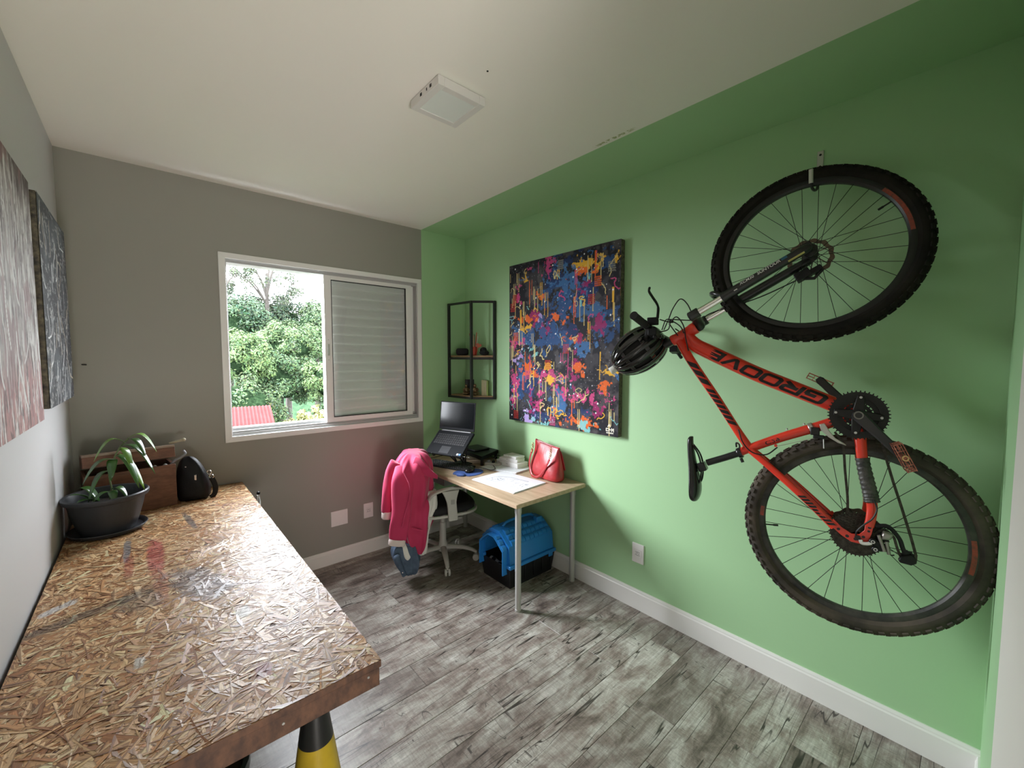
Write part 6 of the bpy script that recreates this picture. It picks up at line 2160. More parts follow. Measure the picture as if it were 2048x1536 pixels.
def wheel(name, c, n, label, tire_m, rim_m, phase, decals, valve_a, rotor_side=-1, seed=1, hub_r=0.019, flw=0.030):
    w = node(name, bike, label)
    n = unit(n)
    e1 = unit(np.cross(n, V3((0, 0, 1)))); e2 = np.cross(n, e1)
    if e2[2] < 0:
        e2 = -e2
    R = lambda a: e1 * math.cos(a) + e2 * math.sin(a)
    g = G()
    rngs = []
    S_, K_ = 120, 16
    for i in range(S_):
        a = 2 * PI * i / S_
        for k in range(K_):
            t = 2 * PI * k / K_
            rad = 0.338 + 0.0275 * math.cos(t) + (0.0015 if math.cos(t) > 0.8 else 0)
            g.v.append(tuple(c + R(a) * rad + n * 0.0275 * math.sin(t) * (1.0 if math.cos(t) > -0.5 else 0.82)))
    for i in range(S_):
        j = (i + 1) % S_
        for k in range(K_):
            k2 = (k + 1) % K_
            g.f.append((i * K_ + k, i * K_ + k2, j * K_ + k2, j * K_ + k)); g.m.append(0)
    obj('tyre', g, tire_m, w)
    g = G()
    NK = 66
    for i in range(NK):
        for k, (t, du, dv) in enumerate(((0.0, 0.009, 0.005), (0.42, 0.007, 0.0055), (-0.42, 0.007, 0.0055), (0.95, 0.009, 0.006), (-0.95, 0.009, 0.006))):
            a = 2 * PI * (i + (0.5 if abs(t) in (0.42,) else 0.0) + (0.0 if k else 0.25)) / NK
            er = unit(R(a) * math.cos(t) + n * math.sin(t))
            ea = unit(-e1 * math.sin(a) + e2 * math.cos(a))
            et = np.cross(ea, er)
            p = c + R(a) * 0.338 + er * 0.0295
            g.box(p, (2 * du, 2 * dv, 0.0055), ax=(ea, et, er))
    obj('tread', g, tire_m, w, smooth=False, kind='stuff')
    g = G()
    prof_ = [(0.3115, -0.0135), (0.3145, -0.0125), (0.3145, -0.010), (0.306, -0.0085), (0.299, -0.0125), (0.2965, -0.006), (0.2965, 0.006), (0.299, 0.0125), (0.306, 0.0085), (0.3145, 0.010), (0.3145, 0.0125), (0.3115, 0.0135)]
    prof_ = [(0.318, -0.0135), (0.314, -0.0145), (0.300, -0.0125), (0.294, -0.006), (0.294, 0.006), (0.300, 0.0125), (0.314, 0.0145), (0.318, 0.0135)]
    for i in range(96):
        a = 2 * PI * i / 96
        for r_, h_ in prof_:
            g.v.append(tuple(c + R(a) * r_ + n * h_))
    kk = len(prof_)
    for i in range(96):
        j = (i + 1) % 96
        for k in range(kk):
            k2 = (k + 1) % kk
            g.f.append((i * kk + k, i * kk + k2, j * kk + k2, j * kk + k)); g.m.append(0)
    obj('rim', g, rim_m, w)
    for (a0, a1) in decals:
        g = G()
        m_ = 14
        for i in range(m_ + 1):
            a = a0 + (a1 - a0) * i / m_
            g.v += [tuple(c + R(a) * 0.3125 + n * 0.01475), tuple(c + R(a) * 0.2995 + n * 0.0129)]
        for i in range(m_):
            g.f.append((2 * i, 2 * i + 1, 2 * i + 3, 2 * i + 2)); g.m.append(0)
        obj('rim_decal', g, m_decr, w, label='faded red decal')
    for i in range(32):
        ar = phase + 2 * PI * i / 32
        side = 1 if i % 2 == 0 else -1
        tw = 1 if (i // 2) % 2 == 0 else -1
        ah = ar + tw * 1.22
        p0 = c + R(ah) * (hub_r + 0.006) + n * flw * side
        p1 = c + R(ar) * 0.2945 + n * 0.002 * side
        g = G(); g.tube([p0, p1], 0.00115, 5, caps=False)
        obj('spoke', g, m_spoke, w)
    g = G()
    g.lathe(c, n, [(0.008, -0.052), (0.012, -0.048), (0.014, -0.036), (hub_r + 0.009, -flw - 0.002), (hub_r + 0.009, -flw + 0.002), (0.013, -flw + 0.008), (0.012, 0), (0.013, flw - 0.008),
                   (hub_r + 0.009, flw - 0.002), (hub_r + 0.009, flw + 0.002), (0.014, 0.036), (0.012, 0.048), (0.008, 0.052)], 24)
    obj('hub', g, m_alloy, w)
    g = G(); pv = c + R(valve_a) * 0.294
    g.tube([pv, pv - R(valve_a) * 0.028], 0.0028, 8); g.tube([pv - R(valve_a) * 0.027, pv - R(valve_a) * 0.044], 0.0042, 8)
    obj('valve', g, m_rub, w)
    g = G()
    o, i_ = [], []
    for k in range(96):
        a = 2 * PI * k / 96
        o.append((0.080 + 0.003 * math.sin(12 * a), a)); i_.append((0.064 + 0.002 * math.sin(12 * a + 1), a))
    disc(g, c + n * 0.044 * rotor_side, n, e1, e2, o, i_, 0.0018)
    for k in range(6):
        a = 2 * PI * k / 6
        g.tube([c + n * 0.044 * rotor_side + R(a) * 0.02, c + n * 0.044 * rotor_side + R(a + 0.5) * 0.066], 0.0022, 5)
    obj('brake_rotor', g, M('rusty_rotor', (0.16, 0.12, 0.09), 0.4, metal=0.8), w)
    return w, R


cF = B(0.1843, 1.0891, -0.033)
nF = unit(SD * 0.034 + UP * 0.158 + NN * 0.987)
# angles are measured from the horizontal, away from the room's far end
wheel('front_wheel', cF, nF, 'front wheel with clean black tyre', m_tire, m_rim, 0.06, [(PI - 0.78, PI - 0.12)], PI - 0.60, seed=1)
wheel('rear_wheel', cR, NN, 'rear wheel with muddy tyre', m_tirer, m_rimr, 0.10, [(PI - 0.16, PI + 0.22), (0.0, 0.13)], -0.13, seed=2, hub_r=0.021)

# ---- frame
ax_ = unit(V3((-0.864, 0.504, 0)))
HT0, HT1 = (0.694, 0.745), (0.6056, 0.7967)


def frame_tube(pts_, radii, name='frame_tube', flat=(1, 1), mat=None, n=6, seg=18, label=None):
    P = bez([B(*q) for q in pts_], n)
    R_ = np.interp(np.linspace(0, 1, len(P)), np.linspace(0, 1, len(radii)), radii)
    g = G(); g.tube(P, list(R_), seg, up=tuple(NN), flat=flat)
    return obj(name, g, mat or m_or, bike, label=label)


DT = [(0.638, 0.765), (0.600, 0.722), (0.548, 0.692), (0.455, 0.645), (0.349, 0.5925), (0.22, 0.537), (0.094, 0.4835), (0.014, 0.449)]
DTR = [0.026, 0.031, 0.0325, 0.0325, 0.0315, 0.0305, 0.0295, 0.028]
frame_tube(DT, DTR, 'down_tube', flat=(0.86, 1.0), seg=24)
frame_tube([(0.672, 0.745), (0.61, 0.640), (0.498, 0.476), (0.42, 0.355), (0.365, 0.274)], [0.020, 0.0195, 0.0175, 0.0165, 0.0175], 'top_tube')
frame_tube([(0.405, 0.2465), (0.36, 0.2745), (0.25, 0.333), (0.12, 0.394), (0.014, 0.448)], [0.0172, 0.0178, 0.0185, 0.0195, 0.0205], 'seat_tube')
g = G()
a0, a1 = B(*HT0), B(*HT1)
ad = unit(a1 - a0)
g.lathe(a0 - ad * 0.010, ad, [(0.024, 0), (0.0255, 0.003), (0.0255, 0.018), (0.0235, 0.024), (0.025, 0.09), (0.0275, 0.098), (0.0285, 0.118), (0.0265, 0.122)], 28)
obj('head_tube', g, m_or, bike)
g = G(); g.lathe(B(0.014, 0.447, -0.037), NN, [(0.0215, 0), (0.0215, 0.074)], 24)
obj('bottom_bracket', g, m_or, bike)
# stays
for s in (1, -1):
    frame_tube([(0.357, 0.266, 0.012 * s), (0.30, 0.222, 0.030 * s), (0.2186, 0.158, 0.052 * s), (0.13, 0.080, 0.062 * s), (0.068, 0.022, 0.066 * s)], [0.0130, 0.0115, 0.0115, 0.0115, 0.0125], 'seat_stay', flat=(0.75, 1.15))
    frame_tube([(0.010, 0.415, 0.030 * s), (0.004, 0.36, 0.040 * s), (-0.004, 0.29, 0.048 * s), (-0.022, 0.20, 0.056 * s), (-0.036, 0.125, 0.062 * s), (-0.034, 0.075, 0.066 * s), (-0.030, 0.048, 0.066 * s)], [0.0175, 0.0165, 0.0150, 0.0150, 0.0145, 0.0135, 0.0135], 'chain_stay', flat=(0.75, 1.1))
    # dropout plate with round holes drawn as recessed black studs
    o = [(0.085, 0.030), (0.048, -0.002), (0.018, -0.020), (-0.012, -0.022), (-0.030, -0.008), (-0.038, 0.020), (-0.044, 0.060), (-0.020, 0.056), (-0.018, 0.030), (-0.004, 0.012), (0.018, 0.010), (0.046, 0.026), (0.072, 0.052)]
    g = G(); g.prism([B(a, b, 0.0625 * s if s > 0 else -0.0675) for a, b in o], tuple(NN * 0.006))
    obj('dropout', g, m_or, bike, bevel=0.001)
    if s > 0:
        for (a, b, r_) in ((0.030, -0.002, 0.0055), (0.006, -0.007, 0.0055), (-0.016, 0.006, 0.0050), (-0.030, 0.030, 0.0042), (-0.032, 0.044, 0.0052), (0.056, 0.018, 0.005)):
            g = G(); g.lathe(B(a, b, 0.0682), NN, [(r_, 0), (r_, 0.0008)], 14)
            obj('hole', g, m_dec, bike)
g = G(); g.lathe(B(0, 0, -0.074), NN, [(0.009, 0), (0.009, 0.150)], 14)
obj('rear_axle', g, m_blackm, bike)

# lettering on the down tube, upside down because the bike hangs
DTP = bez([(a, b, 0) for a, b in DT], 10)
DTS = np.concatenate([[0], np.cumsum([np.linalg.norm(DTP[i + 1] - DTP[i]) for i in range(len(DTP) - 1)])])
DTL = DTS[-1]


def on_down_tube(s, t, lift=0.0006):
    """s: distance from the bottom bracket towards the head, t: across, measured round the tube"""
    q = DTL - s
    c = np.array([np.interp(q, DTS, [p[k] for p in DTP]) for k in range(3)])
    c2 = np.array([np.interp(min(DTL, q + 0.004), DTS, [p[k] for p in DTP]) for k in range(3)])
    c1 = np.array([np.interp(max(0, q - 0.004), DTS, [p[k] for p in DTP]) for k in range(3)])
    d = unit(c1 - c2)
    up = V3((d[1], -d[0], 0)) * 1.0            # towards the top tube
    r_ = np.interp(q / DTL, np.linspace(0, 1, len(DTR)), DTR)
    th = t / r_
    a, b = c[0] + up[0] * math.sin(th) * (r_ + lift), c[1] + up[1] * math.sin(th) * (r_ + lift)
    return B(a, b, math.cos(th) * (r_ * 0.86 + lift))


STROKES = {
    'G': [[(1.0, 0.93), (0.16, 0.93), (0.05, 0.80), (0.05, 0.20), (0.16, 0.07), (0.95, 0.07), (0.95, 0.46), (0.48, 0.46)]],
    'R': [[(0.05, 0.0), (0.05, 1.0)], [(0.0, 0.93), (0.86, 0.93), (0.95, 0.82), (0.95, 0.56), (0.86, 0.46), (0.25, 0.46)], [(0.40, 0.46), (0.95, 0.02)]],
    'O': [[(0.16, 0.93), (0.84, 0.93), (0.95, 0.80), (0.95, 0.20), (0.84, 0.07), (0.16, 0.07), (0.05, 0.20), (0.05, 0.80), (0.16, 0.93), (0.30, 0.93)]],
    'V': [[(0.04, 1.0), (0.40, 0.07), (0.52, 0.07), (0.97, 1.0)]],
    'E': [[(1.0, 0.93), (0.10, 0.93)], [(0.86, 0.50), (0.05, 0.50)], [(0.95, 0.07), (0.0, 0.07)], [(0.08, 0.0), (0.08, 1.0)]]}


def block_letters(word, s0, s1, h0, mapper, name, mat, par, shear=0.35, gap=0.20, tx=0.24, ty=0.29):
    n = len(word)
    adv = (s1 - s0) / (n * (1 + gap))
    for i, chh in enumerate(word):
        g = G()
        x0 = s0 + i * adv * (1 + gap)
        for line in STROKES[chh]:
            for (a, b) in zip(line[:-1], line[1:]):
                # a stroke is a flat band between two offset lines
                dx, dy = (b[0] - a[0]), (b[1] - a[1])
                L0 = math.hypot(dx, dy)
                ux, uy = dx / L0, dy / L0
                wx_, wy_ = -uy * tx / 2, ux * ty / 2
                e_ = 0.035
                A = (a[0] - ux * e_, a[1] - uy * e_); B_ = (b[0] + ux * e_, b[1] + uy * e_)
                ns_ = 6
                vs = []
                for k in range(ns_ + 1):
                    t = k / ns_
                    for sgn in (-1, -0.33, 0.33, 1):
                        px_ = A[0] + (B_[0] - A[0]) * t + wx_ * sgn
                        py_ = A[1] + (B_[1] - A[1]) * t + wy_ * sgn
                        vs.append(mapper(x0 + px_ * adv + (py_ - 0.5) * shear * h0, (py_ - 0.5) * h0))
                fs = [(k * 4 + j, k * 4 + j + 1, k * 4 + j + 5, k * 4 + j + 4) for k in range(ns_) for j in range(3)]
                g.add(vs, fs)
        obj(name, g, mat, par, smooth=False)


def wrapped_text(s, s0, s1, h0, mapper, name, mat, par, bold=0.0, shear=0.0, cap=0.7):
    vs, fs = text_polys(s, bold, shear)
    bm = __import__('bmesh').new()
    V_ = [bm.verts.new((x, y, 0)) for x, y in vs]
    for f in fs:
        try:
            bm.faces.new([V_[i] for i in f])
        except ValueError:
            pass
    xs = [v[0] for v in vs]
    x0, x1 = min(xs), max(xs)
    import bmesh as _b
    for k in range(1, 9):
        _b.ops.bisect_plane(bm, geom=bm.verts[:] + bm.edges[:] + bm.faces[:], plane_co=(0, cap * k / 9, 0), plane_no=(0, 1, 0))
    nx = max(4, int((s1 - s0) / 0.02))
    for k in range(1, nx):
        _b.ops.bisect_plane(bm, geom=bm.verts[:] + bm.edges[:] + bm.faces[:], plane_co=(x0 + (x1 - x0) * k / nx, 0, 0), plane_no=(1, 0, 0))
    bm.verts.ensure_lookup_table()
    g = G()
    for v in bm.verts:
        u = s0 + (v.co.x - x0) / (x1 - x0) * (s1 - s0)
        t = (v.co.y / cap - 0.5) * h0
        g.v.append(tuple(mapper(u, t)))
    bm.verts.index_update()
    for f in bm.faces:
        g.f.append(tuple(v.index for v in f.verts)); g.m.append(0)
    bm.free()
    return obj(name, g, mat, par, smooth=False)


block_letters('GROOVE', 0.112, 0.592, 0.043, on_down_tube, 'lettering', m_dec, bike)
# black flashes along the top tube and the seat stay
def flash(P0, P1, r_, n_, name, w=0.35, slant=0.5, flat=(1, 1)):
    P0, P1 = V3(P0), V3(P1)
    d = unit(P1 - P0); L_ = np.linalg.norm(P1 - P0)
    up = unit(np.cross(NN, d))
    for k in range(n_):
        t0 = k / n_
        g = G()
        q = P0 + d * L_ * t0
        seg_ = L_ / n_ * 0.72
        vs = []
        for j in range(7):
            th = (-0.75 + 1.5 * j / 6)
            o = NN * math.cos(th) * (r_ * flat[0] + 0.0006) + up * math.sin(th) * (r_ * flat[1] + 0.0006)
            sh_ = slant * seg_ * th
            vs += [q + o + d * sh_, q + o + d * (seg_ + sh_)]
        g.add(vs, [(2 * j, 2 * j + 1, 2 * j + 3, 2 * j + 2) for j in range(6)])
        obj(name, g, m_dec, bike)


flash(B(0.610, 0.640), B(0.535, 0.530), 0.0192, 3, 'frame_stripe', slant=0.8)
flash(B(0.528, 0.520), B(0.425, 0.364), 0.0182, 7, 'frame_stripe', slant=1.0)
flash(B(0.175, 0.120, 0.058), B(0.072, 0.026, 0.066), 0.0118, 9, 'frame_stripe', slant=1.0, flat=(0.75, 1.15))
# rubber tape on the chain stay
P = bez([B(-0.003, 0.290, 0.0485), B(-0.012, 0.245, 0.052), B(-0.022, 0.200, 0.056), B(-0.031, 0.160, 0.059), B(-0.036, 0.135, 0.062)], 8)
g = G(); g.tube(P, [0.0195 + 0.0014 * math.sin(i * 2.1) + 0.003 * (i / len(P)) for i in range(len(P))], 18, up=tuple(NN), flat=(0.9, 1.05))
obj('stay_tape', g, M('wrapped_black_tape', (0.020, 0.020, 0.018), 0.45, noise=(50, (0.08, 0.075, 0.065)), bump=(90, 0.6, 0.003)), bike, label='black tape wrapped round the chain stay')

# ---- fork
A3 = SD * ax_[0] + UP * ax_[1]                      # from the head tube down the fork
lat = unit(nF - A3 * (nF @ A3))                     # across the fork
fo = unit(np.cross(lat, A3))
if fo @ (cF - B(*HT1)) < 0:
    fo = -fo
hub_s = (cF - B(*HT1)) @ A3
off_f = (cF - B(*HT1)) @ fo
F = lambda s, l, o=0.0: B(*HT1) + A3 * s + lat * l + fo * (off_f - 0.012 + o)
g = G(); g.tube([B(*HT0) - A3 * 0.012, B(*HT1) + A3 * 0.030], 0.0145, 16)
obj('steerer', g, m_blackm, bike)
g = G()
g.tube([F(0.035, -0.064), F(0.030, -0.03, -0.008), B(*HT1) + A3 * 0.022, F(0.030, 0.03, -0.008), F(0.035, 0.064)], [0.022, 0.020, 0.027, 0.020, 0.022], 16)
for l in (-0.064, 0.064):
    g.lathe(F(0.010, l), A3, [(0.018, 0), (0.0225, 0.004), (0.0225, 0.044), (0.020, 0.048)], 22)
obj('fork_crown', g, m_alloy, bike)
lth = hub_s + 0.006
for l in (-0.064, 0.064):
    g = G(); g.tube([F(0.05, l), F(0.175, l)], 0.0152, 20)
    obj('stanchion', g, M('chrome_stanchion', (0.85, 0.85, 0.83), 0.12, metal=1.0), bike, label='chrome stanchion')
    g = G()
    g.lathe(F(0.160, l), A3, [(0.0160, 0), (0.0215, 0.002), (0.0225, 0.02), (0.0215, 0.03), (0.0205, 0.10), (0.0190, 0.22), (0.0180, lth - 0.205), (0.0170, lth - 0.178), (0.010, lth - 0.160)], 24)
    obj('fork_leg', g, m_alloy, bike)
    g = G(); g.box(F(hub_s - 0.004, l * 0.90, 0.010), (0.034, 0.008, 0.030), ax=(A3, lat, fo)); obj('fork_dropout', g, m_alloy, bike, bevel=0.003)
# arch over the tyre
g = G(); g.tube(bez([F(0.178, -0.062), F(0.150, -0.050, 0.040), F(0.135, -0.02, 0.062), F(0.135, 0.02, 0.062), F(0.150, 0.050, 0.040), F(0.178, 0.062)], 5), 0.011, 12)
obj('fork_arch', g, m_alloy, bike)
g = G(); g.lathe(cF - nF * 0.076, nF, [(0.006, 0), (0.010, 0.004), (0.006, 0.01), (0.006, 0.145), (0.011, 0.147), (0.011, 0.156)], 14)
obj('front_axle', g, m_blackm, bike)


def on_fork(s, t, lift=0.0006):
    r_ = np.interp(s, [0.19, 0.26, 0.38, 0.5], [0.0215, 0.0205, 0.0190, 0.0180])
    th = t / r_ + 0.35
    up = np.cross(lat, A3)
    if up[2] < 0:
        up = -up
    return F(s, 0.064) + lat * math.cos(th) * (r_ + lift) + up * math.sin(th) * (r_ + lift)


m_wprint = M('white_print', (0.75, 0.75, 0.72), 0.5)
wrapped_text('XCM30', 0.245, 0.305, 0.013, on_fork, 'lettering', m_wprint, bike, bold=0.012, shear=0.2)
wrapped_text('SUNTOUR', 0.318, 0.408, 0.013, on_fork, 'lettering', m_wprint, bike, bold=0.02, shear=0.2)


def fork_patch(s0, s1, t0, t1, mat, nm):
    g = G(); k = 5
    for i in range(k + 1):
        for j in range(2):
            g.v.append(tuple(on_fork(s0 + (s1 - s0) * j, t0 + (t1 - t0) * i / k)))
    for i in range(k):
        g.f.append((2 * i, 2 * i + 1, 2 * i + 3, 2 * i + 2)); g.m.append(0)
    obj(nm, g, mat, bike)


fork_patch(0.412, 0.434, -0.006, 0.007, M('blue_sticker', (0.03, 0.12, 0.20), 0.4), 'sticker')
fork_patch(0.428, 0.488, -0.026, -0.018, M('yellow_sticker', (0.55, 0.50, 0.16), 0.5), 'sticker')
fork_patch(0.216, 0.230, -0.016, -0.012, m_wprint, 'sticker')
# brake caliper behind the hub, on the far leg
g = G(); g.box(F(hub_s - 0.060, -0.045, -0.050), (0.055, 0.030, 0.036), ax=(A3, lat, fo)); g.box(F(hub_s - 0.015, -0.050, -0.055), (0.045, 0.022, 0.022), ax=(A3, lat, fo))
g.tube([F(hub_s - 0.085, -0.045, -0.050), F(hub_s - 0.035, -0.045, -0.085), F(hub_s + 0.005, -0.045, -0.068)], 0.007, 8)
obj('brake_caliper', g, m_blackm, bike, bevel=0.004)

# ---- crankset
BB = B(0.014, 0.447, 0)
cd1 = unit(SD * -0.674 + UP * -0.737); cd2 = np.cross(NN, cd1)
for nm_, r_, te, rin, c_ in (('chainring', 0.0885, 44, 0.062, 0.051), ('chainring', 0.066, 32, 0.046, 0.044), ('chainring', 0.045, 22, 0.030, 0.038)):
    obj(nm_, toothed(BB + NN * c_, NN, cd1, cd2, r_, te, rin, 0.0028), m_ring, bike, smooth=False)
for k in range(4):
    a = 2 * PI * k / 4 + 0.75
    dd = cd1 * math.cos(a) + cd2 * math.sin(a)
    sd2 = np.cross(NN, dd)
    g = G(); p0, p1 = BB + NN * 0.053 + dd * 0.012, BB + NN * 0.053 + dd * 0.072
    g.hexa([p0 - sd2 * 0.020 - NN * 0.003, p1 - sd2 * 0.012 - NN * 0.003, p1 + sd2 * 0.012 - NN * 0.003, p0 + sd2 * 0.020 - NN * 0.003,
            p0 - sd2 * 0.018 + NN * 0.006, p1 - sd2 * 0.010 + NN * 0.003, p1 + sd2 * 0.010 + NN * 0.003, p0 + sd2 * 0.018 + NN * 0.006])
    obj('spider_arm', g, m_ring, bike, bevel=0.002)
    g = G(); g.lathe(BB + NN * 0.0545 + dd * 0.066, NN, [(0.0045, 0), (0.0045, 0.003)], 12); obj('bolt', g, m_silver, bike)
for s, c0_ in ((1, 0.060), (-1, -0.066)):
    g = G()
    rg = []
    for t, w_, h_, cc_ in ((-0.016, 0.010, 0.008, 0), (-0.010, 0.019, 0.011, 0), (0.0, 0.022, 0.012, 0), (0.03, 0.0195, 0.011, 0.003), (0.09, 0.0155, 0.0095, 0.010), (0.15, 0.0145, 0.0085, 0.015), (0.172, 0.0155, 0.0085, 0.016), (0.184, 0.010, 0.006, 0.016)):
        c = BB + cd1 * t * s + NN * (c0_ + cc_ * s)
        rg.append([c + cd2 * w_ * x_ + NN * h_ * y_ for x_, y_ in ((-1, -0.6), (-0.7, -1), (0.7, -1), (1, -0.6), (1, 0.6), (0.7, 1), (-0.7, 1), (-1, 0.6))])
    g.rings(rg)
    cr_ = obj('crank_arm', g, m_alloy, bike)
    if s > 0:
        g = G(); g.lathe(BB + NN * 0.070, NN, [(0.0145, 0), (0.0145, 0.0032), (0.0105, 0.0034), (0.0100, -0.003)], 24, caps=False)
        obj('crank_cap_ring', g, M('worn_steel', (0.22, 0.21, 0.19), 0.4, metal=0.8), cr_)
        g = G(); g.lathe(BB + NN * 0.0722, NN, [(0.0098, 0), (0.0098, 0.0004)], 20); obj('axle_hollow', g, m_dec, cr_)
    # pedal
    pc_ = BB + cd1 * 0.172 * s + NN * (c0_ + 0.016 * s)
    pdl = node('pedal', bike)
    if s > 0:
        pa1, pa2 = unit(SD * -0.42 + UP * -0.9), None
    else:
        pa1 = unit(SD * 0.90 + UP * 0.43)
    pa2 = unit(np.cross(NN, pa1))
    w0 = 0.018 * s
    g = G(); g.tube([pc_ + NN * 0.004 * s, pc_ + NN * 0.095 * s], 0.0075, 12)
    obj('spindle', g, m_copp, pdl)
    for q in (-1, 1):
        g = G()
        lw = 0.046
        g.box(pc_ + NN * (0.058 * s) + pa1 * q * lw + pa2 * 0.0115, (0.003, 0.003, 0.078), ax=(pa1, pa2, NN)); g.box(pc_ + NN * (0.058 * s) + pa1 * q * lw - pa2 * 0.0115, (0.003, 0.003, 0.078), ax=(pa1, pa2, NN))
        for kx in (-0.03, 0.0, 0.03):
            g.box(pc_ + NN * (0.058 + kx) * s + pa1 * q * lw, (0.003, 0.024, 0.003), ax=(pa1, pa2, NN))
        obj('cage_side', g, m_copp, pdl, kind='stuff')
        for q2 in (-1, 1):
            g = G(); g.box(pc_ + NN * (0.058 + q * 0.039) * s + pa2 * q2 * 0.0115, (2 * lw, 0.0025, 0.003), ax=(pa1, pa2, NN))
            obj('cage_bar', g, m_copp, pdl)
        for kx in (-0.024, 0.0, 0.024):
            g = G(); g.box(pc_ + NN * (0.058 + q * 0.039) * s + pa1 * kx, (0.0022, 0.021, 0.003), ax=(pa1, pa2, NN))
            obj('cage_rib', g, m_copp, pdl)
        for kx in (-0.030, -0.012, 0.012, 0.030):
            g = G(); g.box(pc_ + NN * (0.058 + kx) * s + pa1 * q * (lw - 0.014), (0.026, 0.002, 0.003), ax=(pa1, pa2, NN))
            obj('cage_rib', g, m_copp, pdl)
    g = G(); g.lathe(pc_ + NN * 0.100 * s, NN * s, [(0.0095, 0), (0.0095, 0.003), (0.005, 0.0032), (0.005, 0.0)], 18, caps=False)
    obj('spindle_cap', g, m_gold, pdl)

# ---- cassette, chain, derailleurs
for k in range(9):
    r_ = 0.0815 - k * 0.0068
    obj('sprocket', toothed(cR + NN * (0.0235 + k * 0.0037), NN, SD, UP, r_, int(42 - 3.5 * k), 0.018 if k > 3 else r_ - 0.022, 0.0018, 0.005), m_cog, bike, smooth=False)
for k in range(5):
    a = 2 * PI * k / 5 + 0.4
    dd = SD * math.cos(a) + UP * math.sin(a)
    g = G(); g.tube([cR + NN * 0.027 + dd * 0.018, cR + NN * 0.027 + dd * 0.062], 0.004, 6); obj('sprocket_spider', g, m_cog, bike)


def chain_run(pts_, n):
    P = [V3(p) for p in bez(pts_, 10)]
    cum = np.concatenate([[0], np.cumsum([np.linalg.norm(P[i + 1] - P[i]) for i in range(len(P) - 1)])])
    g = G()
    pt_ = lambda s: np.array([np.interp(s, cum, [q[k] for q in P]) for k in range(3)])
    nL = int(cum[-1] / 0.0127)
    for i in range(nL):
        a, b = pt_(i * 0.0127), pt_((i + 1) * 0.0127)
        d = unit(b - a); w_ = unit(np.cross(NN, d))
        wd = 0.0042 if i % 2 else 0.0032
        for s_ in (-1, 1):
            g.box((a + b) / 2 + NN * s_ * wd, (0.0165, 0.0078, 0.0010), ax=(d, w_, NN))
        g.lathe(a - NN * 0.005, NN, [(0.0040, 0), (0.0040, 0.010)], 6)
    return g


up_p, lo_p = B(-0.072, 0.010, 0.040), B(-0.140, -0.040, 0.040)
g = G()
ch1 = chain_run([B(0.078, 0.375, 0.047), B(0.054, 0.331, 0.047), B(0.043, 0.230, 0.044), B(0.032, 0.132, 0.040), B(0.030, 0.066, 0.037)], 0)
obj('chain', ch1, m_cog, bike, kind='stuff', smooth=False)
obj('chain', chain_run([B(-0.052, 0.375, 0.047), B(-0.068, 0.304, 0.047), B(-0.092, 0.215, 0.045), B(-0.116, 0.133, 0.043), B(-0.145, 0.030, 0.041), B(-0.160, -0.030, 0.040)], 0), m_cog, bike, kind='stuff', smooth=False)
obj('chain', chain_run([B(-0.160, -0.030, 0.040), B(-0.158, -0.056, 0.040), B(-0.142, -0.064, 0.040), B(-0.126, -0.054, 0.040), B(-0.112, -0.020, 0.040), B(-0.100, 0.020, 0.040), B(-0.080, 0.036, 0.039), B(-0.060, 0.030, 0.038), B(-0.040, 0.0, 0.037)], 0), m_cog, bike, kind='stuff', smooth=False)
for pc0, r_ in ((up_p, 0.020), (lo_p, 0.020)):
    obj('jockey_wheel', toothed(pc0, NN, SD, UP, r_, 11, 0.005, 0.004, 0.004), m_black, bike, smooth=False)
g = G()
for o_ in (-0.006, 0.007):
    g.tube(bez([B(-0.050, 0.046, 0.040 + o_), B(-0.085, 0.052, 0.040 + o_), B(-0.115, 0.018, 0.040 + o_), B(-0.128, -0.020, 0.040 + o_), B(-0.150, -0.055, 0.040 + o_)], 5), [0.006] * 4 + [0.0065] * 12 + [0.008] * 5, 8, up=tuple(NN), flat=(0.2, 1.0))
obj('derailleur_cage', g, m_black, bike, kind='stuff')
g = G(); g.prism([B(a, b, 0.038) for a, b in ((-0.122, -0.040), (-0.146, -0.028), (-0.160, -0.040), (-0.162, -0.056), (-0.148, -0.066), (-0.118, -0.064), (-0.114, -0.054))], tuple(NN * 0.018)); obj('cage_end', g, m_black, bike, bevel=0.004)
rd = node('rear_derailleur', bike)
g = G(); g.tube(bez([B(-0.008, -0.004, 0.076), B(-0.012, -0.014, 0.078), B(-0.028, -0.012, 0.080), B(-0.042, -0.004, 0.080)], 4), 0.0062, 8, up=tuple(NN), flat=(0.7, 1.0))
obj('hanger', g, M('bright_silver', (0.80, 0.79, 0.76), 0.3, metal=0.6), rd, label='silver hanger')
for a, b in ((-0.041, -0.001), (-0.049, -0.027)):
    g = G(); g.lathe(B(a, b, 0.072), NN, [(0.0105, 0), (0.0105, 0.010), (0.0085, 0.012)], 18); obj('pivot', g, m_black, rd)
    g = G(); g.lathe(B(a, b, 0.0845), NN, [(0.0062, 0), (0.0062, 0.0012), (0.0032, 0.0012), (0.003, 0)], 16, caps=False); obj('pivot_bolt', g, m_silver, rd)
g = G(); g.hexa([B(-0.045, -0.036, 0.066), B(-0.088, -0.030, 0.058), B(-0.090, -0.010, 0.058), B(-0.040, 0.010, 0.066), B(-0.045, -0.036, 0.078), B(-0.088, -0.030, 0.074), B(-0.090, -0.010, 0.074), B(-0.040, 0.010, 0.078)])
obj('body', g, m_black, rd, bevel=0.004)
m_gm = M('grey_cast_metal', (0.30, 0.28, 0.25), 0.35, metal=0.7)
